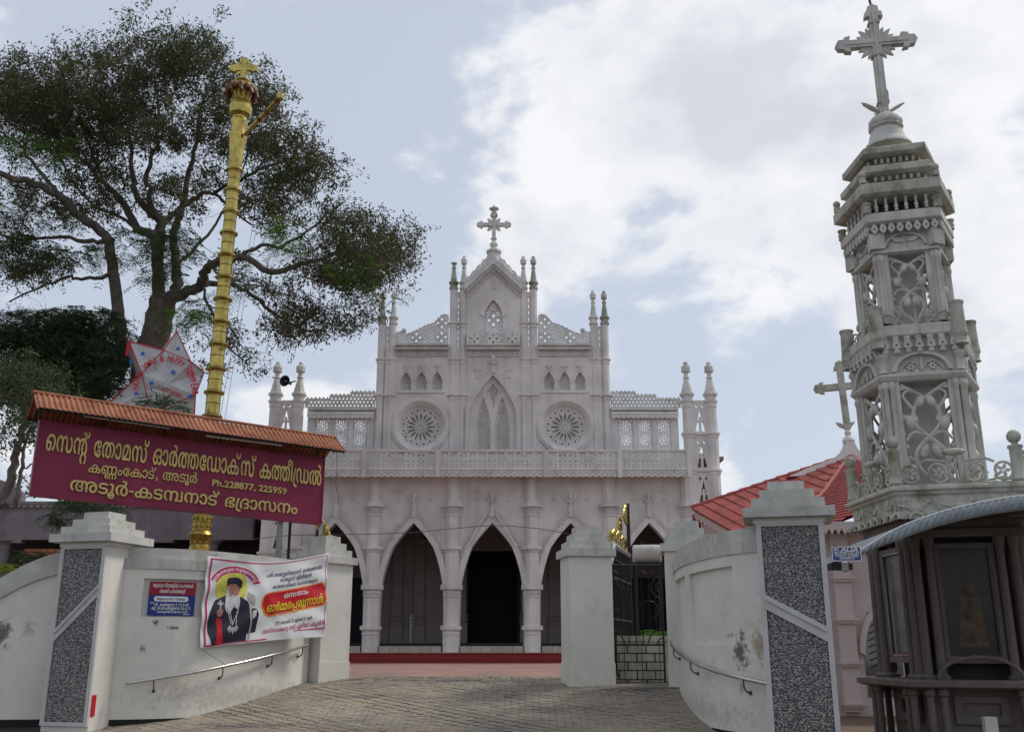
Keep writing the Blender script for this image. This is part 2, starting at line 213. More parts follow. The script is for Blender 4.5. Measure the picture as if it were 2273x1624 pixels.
# lettering outlines, 250 units to the em: number of the shape: [advance, [outline x, y, ...], ...]
SHAPES = {
3: [77, ],
6: [113, [42,-5,53,-6,71,-5,84,0,92,6,96,11,102,17,107,30,108,40,107,58,100,73,92,82,84,88,71,92,58,94,42,92,30,88,23,83,18,78,12,70,6,56,5,46,6,30,12,18,21,6,29,0],[56,17,46,19,39,23,34,33,32,45,34,56,38,63,47,69,57,71,66,69,74,63,80,55,81,43,79,31,74,24,67,19]],
9: [374, [8,51,12,37,20,23,26,14,38,2,48,-4,51,-4,64,12,65,14,62,18,55,22,47,30,42,36,38,47,36,56,35,69,37,83,42,96,50,107,61,114,75,119,92,121,101,121,92,111,84,100,78,85,74,71,73,57,75,41,80,28,88,15,100,2,115,-4,137,-6,149,-5,160,-2,169,4,178,14,182,24,183,31,182,45,178,52,174,57,168,62,163,64,169,68,176,74,179,80,181,90,180,98,178,106,172,116,166,122,184,120,193,116,199,111,205,100,209,86,209,0,212,-3,234,-3,237,0,237,83,243,103,250,112,255,116,262,118,280,121,299,119,314,114,321,110,330,99,322,102,308,104,295,102,283,98,272,88,263,71,259,47,261,35,266,21,272,13,283,1,295,-4,313,-6,326,-4,340,2,352,12,360,23,365,39,367,57,366,79,362,94,354,109,347,119,342,124,334,130,319,139,302,143,278,145,266,144,255,142,242,136,235,132,223,120,214,130,208,134,197,140,181,144,169,145,157,144,141,142,131,138,116,143,107,144,89,145,74,144,55,139,40,132,30,124,18,112,12,99,8,85,7,73],[136,17,119,20,109,28,103,40,101,58,103,77,110,94,114,101,123,110,133,116,138,114,145,110,150,104,152,101,153,93,152,87,152,85,147,80,141,76,125,75,122,73,122,54,125,51,143,50,150,47,154,41,156,34,155,27,151,21,145,18],[311,17,300,20,297,22,292,26,289,31,287,40,287,52,288,63,293,72,302,78,314,81,330,76,335,73,340,67,340,59,338,44,336,36,333,27,327,22]],
10: [412, [404,-7,408,21,406,38,400,56,392,70,378,84,362,93,356,94,353,102,344,116,333,128,316,138,300,143,276,145,266,144,256,142,245,138,233,130,223,121,214,130,208,134,197,140,181,144,169,145,157,144,141,142,131,138,116,143,107,144,89,145,74,144,55,139,40,132,30,124,18,112,12,99,8,85,7,73,8,51,12,37,20,23,26,14,38,2,49,-5,51,-4,54,-2,64,12,65,14,62,18,51,26,42,36,38,47,36,60,35,69,37,83,42,96,50,107,61,114,75,119,83,120,101,121,92,111,82,98,78,85,73,61,75,41,80,28,88,15,102,2,115,-4,131,-6,149,-5,160,-2,169,4,173,8,178,14,182,24,183,31,182,45,177,54,168,62,163,64,169,68,178,78,180,85,181,94,180,101,176,110,172,116,167,122,184,120,193,116,199,111,202,106,206,98,209,86,209,0,212,-3,234,-3,237,0,237,83,243,103,250,112,255,116,259,117,281,121,304,116,315,110,322,103,325,99,305,97,289,92,275,84,264,73,262,69,258,56,256,45,257,31,260,21,267,10,277,2,290,-4,304,-6,322,-4,336,0,348,11,356,23,360,40,362,53,362,65,365,63,374,54,378,41,380,21,377,1,374,-7,368,-15,362,-20,353,-25,337,-28,317,-29,292,-23,289,-25,281,-42,283,-46,292,-49,312,-53,345,-52,359,-48,375,-42,384,-35,396,-22],[136,17,119,20,109,28,103,40,101,58,103,77,110,94,114,101,123,110,133,116,138,114,145,110,150,104,152,101,153,93,152,87,152,85,147,80,141,76,125,75,122,73,122,54,125,51,143,50,150,47,154,41,156,34,155,27,151,21,145,18],[293,22,288,26,286,30,283,43,285,54,288,62,294,68,303,72,312,74,334,75,335,70,335,54,334,41,328,27,318,20,307,17,300,18]],
18: [318, [311,-25,313,-11,311,8,304,21,292,32,284,36,292,42,296,46,306,61,309,71,310,80,308,97,304,109,296,122,283,134,268,140,239,145,213,143,193,136,177,126,171,120,162,112,155,100,145,79,140,53,140,32,141,21,104,21,108,27,110,40,108,53,104,64,98,73,95,76,87,82,75,88,61,89,42,88,29,84,22,78,12,67,7,55,5,44,7,27,12,14,18,7,30,-4,33,-4,47,12,46,14,37,24,34,28,33,33,32,42,33,48,36,55,39,60,49,65,58,66,68,64,76,58,82,50,83,41,82,31,80,25,72,14,74,9,81,-2,144,-3,147,-17,156,-36,169,-50,185,-58,198,-60,208,-59,215,-57,224,-52,232,-43,236,-32,237,-17,237,102,234,105,212,105,209,102,209,21,168,21,168,36,170,55,174,79,183,97,196,110,216,118,235,121,252,119,264,115,272,108,278,101,281,93,282,81,281,72,278,64,274,57,269,52,261,49,251,46,248,44,247,26,249,24,252,22,266,21,276,14,282,5,285,-10,284,-18,282,-23,278,-30,274,-33,268,-35,261,-36,245,-36,242,-39,238,-55,241,-58,258,-60,275,-59,286,-56,296,-48,306,-38],[206,-33,203,-36,197,-37,191,-36,186,-33,180,-26,176,-20,171,-8,171,-3,209,-3,209,-21,208,-29]],
20: [189, [21,12,33,2,46,-4,57,-6,72,-5,82,-2,94,10,100,16,104,26,105,37,104,54,100,65,95,71,85,80,74,84,59,85,43,82,37,79,44,93,55,104,64,110,79,116,93,119,113,121,129,120,135,118,143,114,150,108,152,100,152,95,150,92,146,86,138,82,117,81,114,79,114,60,117,57,133,57,140,55,147,50,153,44,155,35,153,27,149,22,143,19,131,18,117,20,114,20,112,16,107,0,109,-2,114,-4,137,-6,154,-3,169,4,180,18,183,37,181,48,176,57,165,68,160,69,168,74,174,80,177,87,180,100,178,113,172,124,164,132,151,139,135,143,109,145,88,143,68,139,49,130,37,122,21,105,14,92,8,76,7,62,8,38,14,23],[70,20,60,17,49,20,46,22,40,27,37,33,34,44,34,52,43,58,49,61,66,60,72,56,77,49,78,32,74,24]],
21: [315, [21,12,33,2,46,-4,57,-6,72,-5,82,-2,94,10,100,16,104,26,105,37,104,54,100,65,95,71,85,80,74,84,59,85,43,82,37,79,44,93,55,104,64,110,79,116,93,119,113,121,129,120,135,118,143,114,150,108,152,100,152,95,150,92,146,86,138,82,117,81,114,79,114,60,117,57,133,57,140,55,147,50,153,44,155,35,153,27,149,22,143,19,131,18,117,20,114,20,112,16,107,0,109,-2,114,-4,137,-6,154,-3,169,4,180,18,183,37,181,48,176,57,165,68,160,69,168,74,174,80,177,87,180,100,178,113,172,124,164,132,151,139,135,143,109,145,88,143,68,139,49,130,37,122,21,105,14,92,8,76,7,62,8,38,14,23],[243,-6,262,-5,276,0,284,6,294,17,301,29,307,55,307,84,302,108,294,122,283,134,277,138,264,143,251,145,247,145,226,141,216,136,206,125,198,115,191,98,192,96,195,94,215,89,218,91,224,105,227,111,233,117,238,120,246,121,258,119,263,116,268,112,272,106,276,98,278,86,279,73,278,53,276,41,272,33,264,24,257,19,247,17,239,18,231,22,225,29,217,47,214,49,194,46,192,44,190,42,196,25,203,14,208,8,223,-2,233,-5],[70,20,60,17,49,20,46,22,40,27,37,33,34,44,34,52,43,58,49,61,66,60,72,56,77,49,78,32,74,24]],
23: [260, [5,36,8,20,16,8,21,4,33,-3,52,-6,69,-4,86,0,94,6,96,4,107,-2,117,-5,128,-6,138,-6,150,-4,164,2,170,8,177,15,185,29,190,47,191,61,206,60,212,58,219,54,224,49,227,39,225,28,222,22,214,18,204,17,196,18,189,20,187,20,184,16,180,0,182,-2,184,-4,198,-6,210,-6,228,-3,240,4,244,8,252,19,252,22,255,36,253,50,250,58,246,65,238,72,234,74,225,80,214,83,191,84,186,108,178,123,166,134,150,142,129,145,113,142,98,136,84,122,76,109,71,91,70,85,51,84,42,82,25,74,19,70,10,60,7,52,6,46],[38,22,33,31,33,45,36,51,40,54,49,58,60,60,69,61,70,52,73,37,78,24,71,20,56,17,48,18],[101,39,98,53,98,61,164,61,164,55,160,40,156,29,149,22,142,19,129,17,119,19,112,22,106,29],[98,85,101,100,106,109,109,113,112,116,119,119,130,121,142,120,150,116,156,110,160,100,163,87,163,85]],
28: [233, [2,-1,4,-3,217,-2,219,0,218,139,216,141,194,141,191,138,191,21,131,21,136,32,138,44,136,62,132,72,126,79,120,86,111,91,102,93,86,94,68,91,52,83,50,80,40,65,37,49,38,35,40,33,42,31,63,34,65,36,66,57,70,63,79,70,87,71,94,70,98,69,105,64,110,54,111,44,109,34,106,26,104,23,102,21,4,21,1,18]],
30: [235, [12,9,20,2,29,-3,42,-6,52,-6,77,-3,99,4,129,16,142,23,144,14,149,6,157,0,167,-4,184,-6,198,-4,206,0,212,6,218,13,221,27,220,36,218,44,216,47,210,54,207,55,213,59,222,68,226,78,228,91,226,105,224,111,222,119,216,127,204,136,190,142,173,145,154,143,143,138,134,132,127,125,120,132,109,138,100,142,89,144,78,145,62,144,54,143,37,138,27,132,15,120,10,107,8,94,10,80,18,69,20,66,34,59,20,54,12,47,9,42,7,25,8,17],[193,19,190,17,181,15,175,16,169,19,166,25,164,32,165,37,170,40,182,42,189,41,192,40,196,34,196,25],[33,28,34,33,36,34,39,36,45,38,54,38,59,39,123,39,106,31,69,18,52,17,41,18,35,22],[71,61,77,65,84,74,88,83,89,94,88,100,82,111,74,118,66,120,65,122,76,122,93,119,103,114,108,109,113,92,114,83,114,65,117,62,138,62,140,64,141,93,142,101,144,108,148,112,154,118,158,120,168,121,181,120,189,116,194,112,197,107,200,93,200,86,198,79,191,70,183,66,167,62,153,62,146,61],[61,82,55,79,49,78,41,79,38,81,36,83,33,87,32,94,32,100,33,101,48,105,54,104,60,101,62,98,63,93,62,87]],
32: [362, [9,39,14,23,22,12,34,2,46,-4,58,-6,73,-5,84,0,90,4,94,9,100,16,104,27,105,37,104,50,104,55,100,65,95,71,85,80,74,84,65,85,53,84,48,84,38,79,37,80,40,90,48,102,59,112,72,118,88,121,97,120,106,118,113,116,118,111,125,100,127,91,127,0,130,-3,152,-3,155,0,156,82,158,95,161,104,172,114,178,118,192,120,209,121,212,120,200,108,194,99,186,84,182,66,181,51,182,37,186,24,193,13,198,8,205,2,219,-4,233,-6,251,-4,265,2,276,11,284,26,287,37,289,53,286,79,278,98,266,113,259,120,261,121,276,121,289,120,304,114,314,106,320,95,326,80,327,67,325,55,322,44,318,35,312,27,306,22,299,18,296,14,296,12,308,-1,311,-4,313,-5,325,4,334,13,342,24,349,38,353,53,355,68,354,86,350,99,344,112,337,121,325,132,311,139,293,144,280,145,262,144,251,142,236,136,227,140,212,144,201,145,183,144,173,142,160,136,153,132,143,122,137,128,125,138,109,143,88,145,71,142,50,136,45,132,34,124,18,107,10,83,7,62],[71,20,61,17,54,18,47,22,41,27,37,34,35,44,34,53,42,58,49,60,60,61,67,60,74,55,78,48,79,38,76,27],[234,17,227,18,222,20,216,26,213,31,210,41,209,58,210,70,214,84,224,101,236,110,246,100,257,82,260,69,261,52,260,39,258,32,254,26,247,20,240,18]],
33: [141, [4,12,19,4,38,-2,51,-5,77,-6,92,-5,107,-1,119,6,129,16,134,29,135,42,132,58,128,65,120,72,109,78,95,81,60,83,44,86,38,90,34,95,33,101,35,108,41,114,55,120,65,121,81,120,96,116,110,112,121,105,123,106,136,122,137,125,135,128,132,130,107,140,86,144,65,145,48,143,33,139,22,133,12,123,7,113,6,103,6,92,8,86,13,76,23,68,38,62,50,59,89,58,97,56,102,52,106,47,107,40,106,32,104,27,101,24,93,20,86,19,71,18,51,20,33,26,16,34,12,31,2,17,2,15]],
35: [306, [11,42,18,27,24,17,46,-5,50,-5,64,11,64,14,48,30,42,37,36,59,35,70,36,87,40,100,44,108,51,115,58,119,68,121,78,120,87,116,92,111,95,105,98,86,98,46,100,35,102,27,106,19,110,12,120,2,128,-2,137,-5,146,-6,164,-5,176,0,182,5,192,15,206,0,218,-4,237,-6,250,-4,255,-3,270,4,284,18,292,29,294,35,297,47,299,63,298,84,294,99,280,124,268,137,260,144,257,144,242,127,241,125,256,110,262,101,267,92,270,76,271,63,270,52,266,41,261,31,254,24,246,20,236,18,226,19,216,24,210,32,207,43,206,51,206,138,203,141,181,141,178,138,178,47,174,30,170,26,163,20,153,18,142,20,132,27,130,32,126,48,126,80,125,87,125,99,120,114,113,127,104,134,95,140,75,144,68,145,53,142,36,136,22,123,14,112,9,94,7,76,8,56]],
38: [254, [12,37,20,23,26,14,38,2,48,-4,51,-4,64,12,65,14,62,18,55,22,47,30,42,36,38,47,36,56,35,69,37,84,42,96,48,105,59,114,75,120,89,121,104,120,92,108,86,99,79,88,76,81,74,71,73,51,74,37,78,24,86,11,90,8,97,2,111,-4,129,-6,143,-4,155,0,168,11,175,23,179,37,181,57,178,78,170,96,157,114,150,120,153,121,168,121,183,119,196,114,206,105,212,96,218,80,219,69,218,57,215,47,210,35,198,22,191,18,188,14,188,12,200,-1,203,-4,205,-5,217,4,226,13,234,24,242,40,245,53,247,68,246,86,242,99,236,112,229,121,217,132,201,140,188,143,172,145,159,144,145,142,133,138,127,136,109,142,91,145,69,143,53,139,39,132,30,125,18,112,12,99,8,85,7,73,8,51],[126,17,119,18,114,20,108,26,105,31,102,41,101,58,102,70,106,84,116,101,125,108,128,110,138,99,142,93,148,82,152,69,153,52,152,39,150,32,146,26,139,20,132,18]],
40: [160, [21,-4,40,-2,42,0,44,2,39,27,38,48,39,73,44,90,51,102,61,112,76,118,92,121,105,120,116,116,121,110,123,101,121,92,118,87,113,84,106,82,79,80,77,78,77,60,80,57,103,57,111,55,118,50,124,44,126,35,124,28,122,24,120,22,113,19,100,18,84,20,80,20,77,15,73,1,74,-1,77,-4,99,-6,105,-6,124,-3,139,4,150,19,153,34,152,48,146,57,136,68,131,70,136,72,145,81,149,91,151,105,150,112,146,121,144,124,136,132,124,139,111,143,91,145,68,142,47,132,30,117,19,101,12,80,10,51,12,24,14,11,18,0]],
41: [228, [22,17,36,4,51,-4,68,-6,86,-5,97,0,106,6,114,15,127,1,135,-3,144,-5,159,-6,172,-4,191,4,204,16,212,28,219,46,221,63,220,84,216,98,209,113,202,124,191,136,182,142,180,143,163,126,164,124,171,118,178,110,184,101,189,92,192,80,193,69,192,52,188,39,183,31,180,28,176,24,168,20,158,18,146,20,138,24,135,28,132,32,130,39,128,51,128,138,125,141,103,141,100,138,100,51,98,36,92,26,86,22,80,19,70,18,60,20,51,24,47,28,44,31,39,40,36,52,35,63,36,79,42,101,48,108,65,125,64,127,49,142,46,142,23,119,11,96,8,82,7,63,9,46,14,30]],
42: [228, [18,26,30,10,46,-5,48,-4,64,12,64,15,53,25,44,37,39,47,36,63,35,76,36,87,40,97,44,105,53,115,60,119,65,120,70,121,80,120,86,118,96,108,99,95,100,88,100,0,103,-3,125,-2,127,0,127,75,130,103,136,112,141,118,151,120,158,121,163,120,168,119,177,114,184,108,188,98,192,87,193,76,192,63,188,46,186,38,180,32,163,13,164,11,174,0,178,-4,181,-4,196,9,210,29,217,42,220,56,221,76,219,92,214,109,206,122,192,134,187,137,176,142,160,145,142,143,130,139,122,132,114,124,110,129,102,136,92,142,84,144,70,145,55,142,37,136,23,122,14,111,9,93,7,76,8,55,12,42]],
44: [224, [12,15,18,8,30,-4,33,-4,36,-1,46,11,47,13,38,22,34,28,32,40,34,52,38,58,43,62,49,65,58,66,69,64,76,58,81,51,83,41,82,31,80,25,72,15,72,12,79,-1,82,-3,207,-2,209,0,208,139,206,141,185,141,182,138,182,21,105,21,107,25,109,33,110,45,108,55,104,64,98,73,87,82,75,88,53,89,42,88,29,84,22,78,12,67,6,53,5,40,7,27]],
46: [326, [14,23,22,12,25,8,34,2,48,-4,58,-6,73,-5,84,0,94,9,100,16,104,26,105,37,104,54,100,65,95,71,85,80,71,84,53,84,48,84,38,79,37,80,40,90,48,102,59,112,74,118,88,121,99,120,108,118,117,112,122,107,126,98,127,91,127,0,130,-3,153,-2,155,0,155,87,156,96,160,108,164,112,169,118,176,120,186,121,197,118,204,114,210,108,216,97,221,74,217,47,212,38,206,29,193,15,194,12,202,0,205,-3,309,-3,312,0,312,139,309,141,287,141,284,138,284,21,232,21,238,28,242,39,248,63,249,76,248,89,242,108,233,123,220,134,204,142,187,145,170,143,160,140,150,132,142,124,136,130,123,138,109,143,93,145,68,142,50,136,37,127,30,120,18,107,10,86,7,57,9,39],[71,20,61,17,54,18,47,22,41,27,37,34,35,44,34,53,42,58,49,60,60,61,67,60,74,55,78,48,79,38,76,27]],
47: [164, [137,-2,146,4,152,10,157,19,158,26,158,34,156,41,152,47,148,52,133,58,126,60,109,60,94,62,90,64,90,69,93,72,98,74,103,75,132,75,140,77,146,80,152,86,156,97,158,108,156,118,151,127,147,130,141,136,129,141,100,145,71,142,49,132,34,121,30,117,19,101,12,80,10,58,12,24,14,11,18,0,20,-4,23,-4,40,-2,42,0,44,2,39,27,38,56,40,73,44,87,52,102,63,112,76,117,80,118,99,121,113,119,124,116,128,112,130,109,131,105,130,100,121,98,97,98,87,96,79,92,71,87,68,84,65,79,63,69,64,57,68,50,72,46,75,44,84,39,94,37,115,37,128,35,130,32,130,25,128,22,126,20,118,18,108,18,90,20,71,26,68,24,60,6,64,2,92,-5,115,-6,125,-5]],
48: [181, [12,-1,15,-3,167,-2,169,0,169,70,167,92,164,102,160,111,152,122,146,128,139,132,123,140,109,143,91,145,73,144,58,140,43,134,34,127,26,119,22,111,14,91,12,70],[76,20,94,39,106,53,114,69,119,83,121,96,120,105,117,116,118,116,128,109,134,103,138,91,141,66,141,21,86,21],[39,22,39,65,40,77,42,87,48,103,56,112,59,116,65,118,77,121,87,118,90,116,93,107,93,97,92,87,86,73,78,59,66,45,53,32]],
49: [259, [20,32,27,23,42,8,57,1,77,-4,91,-6,103,-6,119,-3,131,0,138,-2,146,-4,162,-6,180,-6,185,-5,202,0,217,8,231,20,238,30,246,45,250,60,250,65,250,91,246,111,238,129,227,144,224,144,208,134,205,130,206,128,214,118,220,104,222,88,222,66,222,61,218,47,210,35,199,24,181,18,167,17,158,18,166,26,174,37,178,42,181,52,184,63,187,81,186,98,180,114,174,125,170,130,161,136,148,143,133,145,129,145,114,142,98,134,88,140,76,144,66,145,54,144,48,143,35,138,24,130,20,126,12,114,8,101,7,88,8,70,9,60,12,48],[102,18,94,17,76,19,61,26,50,37,42,51,36,66,35,80,36,96,38,104,42,111,50,118,58,120,71,120,74,120,82,114,77,104,76,92,75,81,77,65,80,55,85,41,92,30],[130,26,122,32,112,46,106,59,104,70,103,85,104,95,107,105,110,111,116,116,122,120,132,121,139,120,144,118,152,112,156,105,158,96,159,80,158,68,150,44,142,35,136,28]],
50: [184, [162,12,170,23,175,39,177,57,176,78,172,94,164,109,149,126,144,130,128,139,111,143,94,145,73,144,57,140,38,132,25,120,18,111,12,100,10,95,8,84,7,73,8,51,12,37,20,23,26,14,33,7,42,0,50,-5,54,-2,65,13,64,15,51,26,42,36,38,50,36,56,35,69,37,85,42,97,51,108,61,114,74,119,90,121,107,119,121,115,131,110,140,101,141,99,134,102,122,104,108,102,93,98,83,88,73,71,70,51,71,35,76,21,82,13,93,1,105,-4,119,-6,138,-4,150,2],[121,17,110,20,107,22,102,26,99,31,98,37,97,51,99,63,103,72,112,78,124,81,141,76,146,73,150,68,151,59,150,47,148,36,142,26,138,22,129,18]],
52: [215, [14,-1,16,-3,198,-2,200,0,200,139,197,141,176,141,173,138,173,21,40,21,40,53,136,53,139,56,139,84,138,96,132,118,126,126,115,136,101,142,91,144,80,145,62,144,50,141,38,136,22,120,17,109,14,96,13,82],[40,76,42,98,47,109,50,113,58,118,75,121,93,118,103,112,108,104,110,94,111,76]],
53: [181, [20,-42,32,-49,51,-53,167,-53,170,-51,170,-32,167,-29,54,-29,42,-26,38,-21,37,-17,40,-8,42,-6,50,-4,55,-3,136,-2,146,0,155,4,161,7,168,14,174,28,174,38,172,49,166,58,153,69,159,74,168,83,170,91,171,102,169,114,164,124,154,134,140,140,119,144,97,145,77,143,61,140,46,134,32,127,20,114,14,105,8,92,7,81,8,63,12,49,18,42,29,31,44,26,56,26,67,27,78,32,88,41,94,49,96,60,97,78,94,88,86,97,80,102,70,106,55,107,45,106,47,108,54,112,74,119,97,121,116,120,127,118,135,114,140,110,142,106,143,100,142,91,133,82,128,81,111,80,109,78,109,60,112,57,125,57,140,52,146,46,147,39,144,29,141,24,137,22,127,21,48,20,43,20,33,17,24,12,16,5,14,1,10,-8,9,-15,10,-23,11,-28,14,-34],[52,49,43,51,38,56,34,64,32,74,38,80,44,83,55,85,64,82,68,79,70,76,71,68,68,58,66,53,61,50]],
55: [240, [12,37,20,23,26,14,38,2,48,-4,51,-4,64,12,65,14,62,18,55,22,47,30,42,36,38,47,36,56,35,69,37,83,40,94,47,104,52,109,57,114,66,118,69,119,83,121,97,120,112,114,122,105,128,96,132,83,133,55,130,45,126,36,121,30,105,15,113,1,116,-2,222,-3,225,0,224,139,222,141,200,141,197,138,197,21,146,21,154,33,158,45,161,56,162,67,161,86,152,110,145,121,141,125,121,138,104,143,88,145,67,143,52,139,38,132,29,125,25,121,18,112,12,99,8,85,8,80,7,65,8,51]],
56: [260, [14,28,22,15,27,10,36,2,51,-4,74,-6,84,-5,96,-2,104,4,114,13,118,20,122,30,126,49,127,82,130,93,134,105,142,113,155,118,170,121,184,120,197,116,205,110,218,99,208,102,194,104,177,100,169,98,165,94,159,88,149,71,146,51,147,35,152,21,158,13,169,1,181,-4,195,-6,214,-4,226,2,238,12,246,23,251,39,253,57,252,79,248,95,240,110,234,118,220,132,205,139,190,143,174,145,156,144,145,142,130,136,122,130,110,118,103,106,99,91,97,43,95,34,92,27,83,20,78,19,68,18,56,21,51,23,48,26,44,30,38,41,36,52,35,63,36,76,40,93,42,101,48,110,65,126,64,128,54,140,50,144,47,144,24,122,18,112,10,95,8,83,7,63,9,45],[197,17,188,19,183,22,178,26,173,40,173,51,175,63,179,72,188,78,200,81,217,76,222,73,226,68,227,59,226,47,224,36,218,26,214,22,205,18]],
58: [306, [297,45,299,70,298,83,295,97,288,112,282,123,258,145,256,144,252,141,242,128,241,126,258,109,263,102,266,93,270,76,271,63,270,52,267,39,258,26,255,23,250,21,238,18,228,19,222,21,214,28,211,34,208,52,208,80,206,100,204,110,196,127,187,136,178,141,168,144,160,145,142,143,129,138,122,132,114,124,106,132,100,138,88,143,70,145,55,142,36,134,22,121,14,110,9,92,7,75,8,55,10,45,18,26,30,10,46,-5,48,-4,57,4,64,12,65,14,50,29,44,37,39,47,36,63,35,76,36,87,40,97,45,107,53,115,60,119,65,120,72,121,79,120,86,118,96,108,97,103,100,88,100,0,103,-3,124,-3,127,0,127,80,129,101,134,111,143,118,147,120,155,121,162,120,170,116,176,109,180,90,180,47,181,39,184,27,186,23,192,13,202,3,209,-1,222,-5,238,-6,254,-4,270,2,279,10,284,16,292,28]],
59: [298, [290,82,288,93,282,110,274,121,270,125,261,132,248,139,233,143,212,145,196,143,183,140,167,132,158,125,154,121,148,112,141,99,136,81,136,67,137,57,142,37,152,21,105,21,107,25,109,33,110,45,108,55,104,64,98,73,95,76,87,82,74,88,61,89,46,88,42,88,29,84,22,78,12,67,6,53,5,40,7,27,8,24,12,15,18,8,31,-4,34,-4,36,-1,47,12,46,14,38,22,34,29,32,42,34,53,38,58,43,62,49,65,56,66,69,64,76,58,81,51,83,41,82,31,80,25,72,14,74,9,81,-2,180,-3,184,0,192,15,176,31,170,38,167,46,165,56,164,69,166,83,170,94,176,104,186,114,198,119,213,121,229,119,241,114,250,105,256,96,262,80,263,69,262,57,259,47,254,35,242,22,235,18,232,14,232,12,244,-1,247,-4,249,-5,261,4,270,13,280,28,285,38,289,53,291,68]],
64: [126, [55,-6,75,-4,87,0,95,6,102,13,106,17,110,26,116,41,119,66,118,80,116,98,112,109,106,122,96,132,88,138,76,143,62,145,58,145,37,141,27,136,14,122,8,112,2,98,2,96,6,94,27,89,30,91,34,105,40,112,44,117,50,120,53,120,60,121,70,119,77,115,82,108,87,98,90,85,91,73,90,59,90,51,86,39,82,31,76,24,69,19,59,17,48,19,42,22,37,27,34,33,30,46,26,49,5,46,3,44,1,42,6,27,12,17,22,6,25,4,35,-2,45,-5]],
65: [57, [39,-3,42,0,42,162,41,173,37,186,34,193,26,202,17,208,9,212,-6,214,-21,213,-30,210,-41,203,-50,194,-54,183,-56,170,-54,156,-52,154,-49,153,-29,158,-27,160,-28,171,-26,181,-22,186,-18,188,-9,190,-2,190,2,188,8,182,10,180,12,172,15,150,15,0,18,-3]],
66: [57, [39,-3,42,0,42,142,41,159,37,177,30,191,17,204,6,209,-5,212,-24,214,-41,213,-51,210,-61,204,-68,196,-73,187,-75,178,-74,166,-70,158,-61,150,-54,144,-47,142,-39,141,-26,142,-14,146,-6,154,-2,160,0,167,1,174,0,185,4,181,10,173,13,163,14,144,15,0,18,-3],[-43,165,-46,168,-48,173,-49,177,-47,184,-43,188,-39,190,-27,192,-25,189,-22,178,-23,172,-25,168,-28,166,-36,164]],
67: [83, [41,-60,52,-58,62,-54,71,-48,76,-44,80,-38,84,-28,87,-11,85,0,80,12,66,26,56,31,64,65,69,98,68,112,65,122,60,131,50,140,40,143,31,144,17,144,5,142,2,140,1,138,4,123,8,119,23,121,31,120,36,115,41,99,40,81,37,64,29,33,25,32,13,26,6,22,2,18,-4,11,-8,1,-9,-15,-6,-32,2,-45,6,-48,19,-57],[41,-37,30,-36,24,-32,19,-24,17,-15,19,-2,23,5,31,10,39,11,46,10,54,4,59,-3,60,-11,58,-25,54,-32,47,-36]],
68: [83, [40,-60,50,-58,62,-54,71,-48,76,-44,80,-38,84,-28,87,-11,85,0,80,12,66,26,56,31,64,65,69,98,68,112,65,122,60,131,52,138,38,144,23,145,5,142,2,140,1,138,4,123,7,120,10,119,24,121,32,119,36,115,41,99,40,81,38,66,29,33,25,32,13,26,6,22,0,15,-4,11,-8,0,-9,-15,-7,-32,6,-48,19,-57],[14,-16,17,-20,25,-25,36,-27,46,-26,52,-25,58,-22,63,-18,62,-24,57,-32,49,-36,37,-38,27,-36,20,-32,15,-25],[50,0,45,-4,39,-5,32,-4,26,0,25,5,27,10,36,11,49,10,51,5]],
71: [179, [26,8,33,2,46,-4,57,-6,68,-6,84,0,94,10,100,16,104,26,104,31,105,44,104,54,100,65,91,75,85,80,75,84,64,85,48,84,36,79,40,90,48,100,61,112,75,118,91,121,109,119,121,114,132,105,138,96,142,84,144,65,143,55,140,44,136,35,131,29,123,22,116,18,113,14,114,12,124,-1,128,-4,130,-5,142,4,154,15,162,28,167,38,170,51,172,66,172,82,169,93,162,112,155,121,151,125,142,132,128,139,113,143,97,145,78,144,59,139,44,132,29,118,22,109,13,94,8,77,7,63,8,37,14,22,22,12],[70,20,61,17,54,18,46,22,40,27,37,33,34,44,34,52,41,58,48,60,60,61,66,60,74,55,78,47,78,32,74,24]],
72: [149, [74,-5,87,-6,103,-6,107,-5,118,-2,128,4,132,9,136,12,140,24,141,34,140,42,136,51,129,59,113,66,106,67,91,66,82,62,77,59,68,49,66,41,65,29,66,20,57,24,52,29,47,34,40,44,37,55,35,69,37,85,40,96,50,108,57,114,66,118,69,119,68,116,66,106,67,99,71,89,77,82,82,78,90,74,102,72,115,73,122,76,130,80,138,88,142,99,143,109,141,118,136,127,129,135,120,140,108,143,94,145,78,144,62,140,45,134,33,126,20,115,12,102,8,89,7,75,8,51,13,36,20,24,33,11,37,9,59,-2],[93,16,90,21,89,29,89,36,91,40,97,44,103,45,112,42,115,38,116,33,114,22,111,20,107,18],[110,95,104,94,98,96,93,99,91,103,90,108,92,118,95,123,106,122,112,118,115,115,117,107,116,103,114,99]],
77: [0, [-74,175,-70,165,-67,161,-61,156,-52,150,-42,146,-31,145,-17,146,-9,148,-1,150,6,156,10,159,16,167,19,176,21,186,20,198,18,203,16,206,13,207,-5,204,-7,201,-5,195,-5,188,-8,176,-14,170,-21,168,-29,168,-40,170,-44,172,-48,176,-50,181,-51,188,-49,199,-49,201,-51,204,-70,207,-74,203,-76,195,-76,185]],
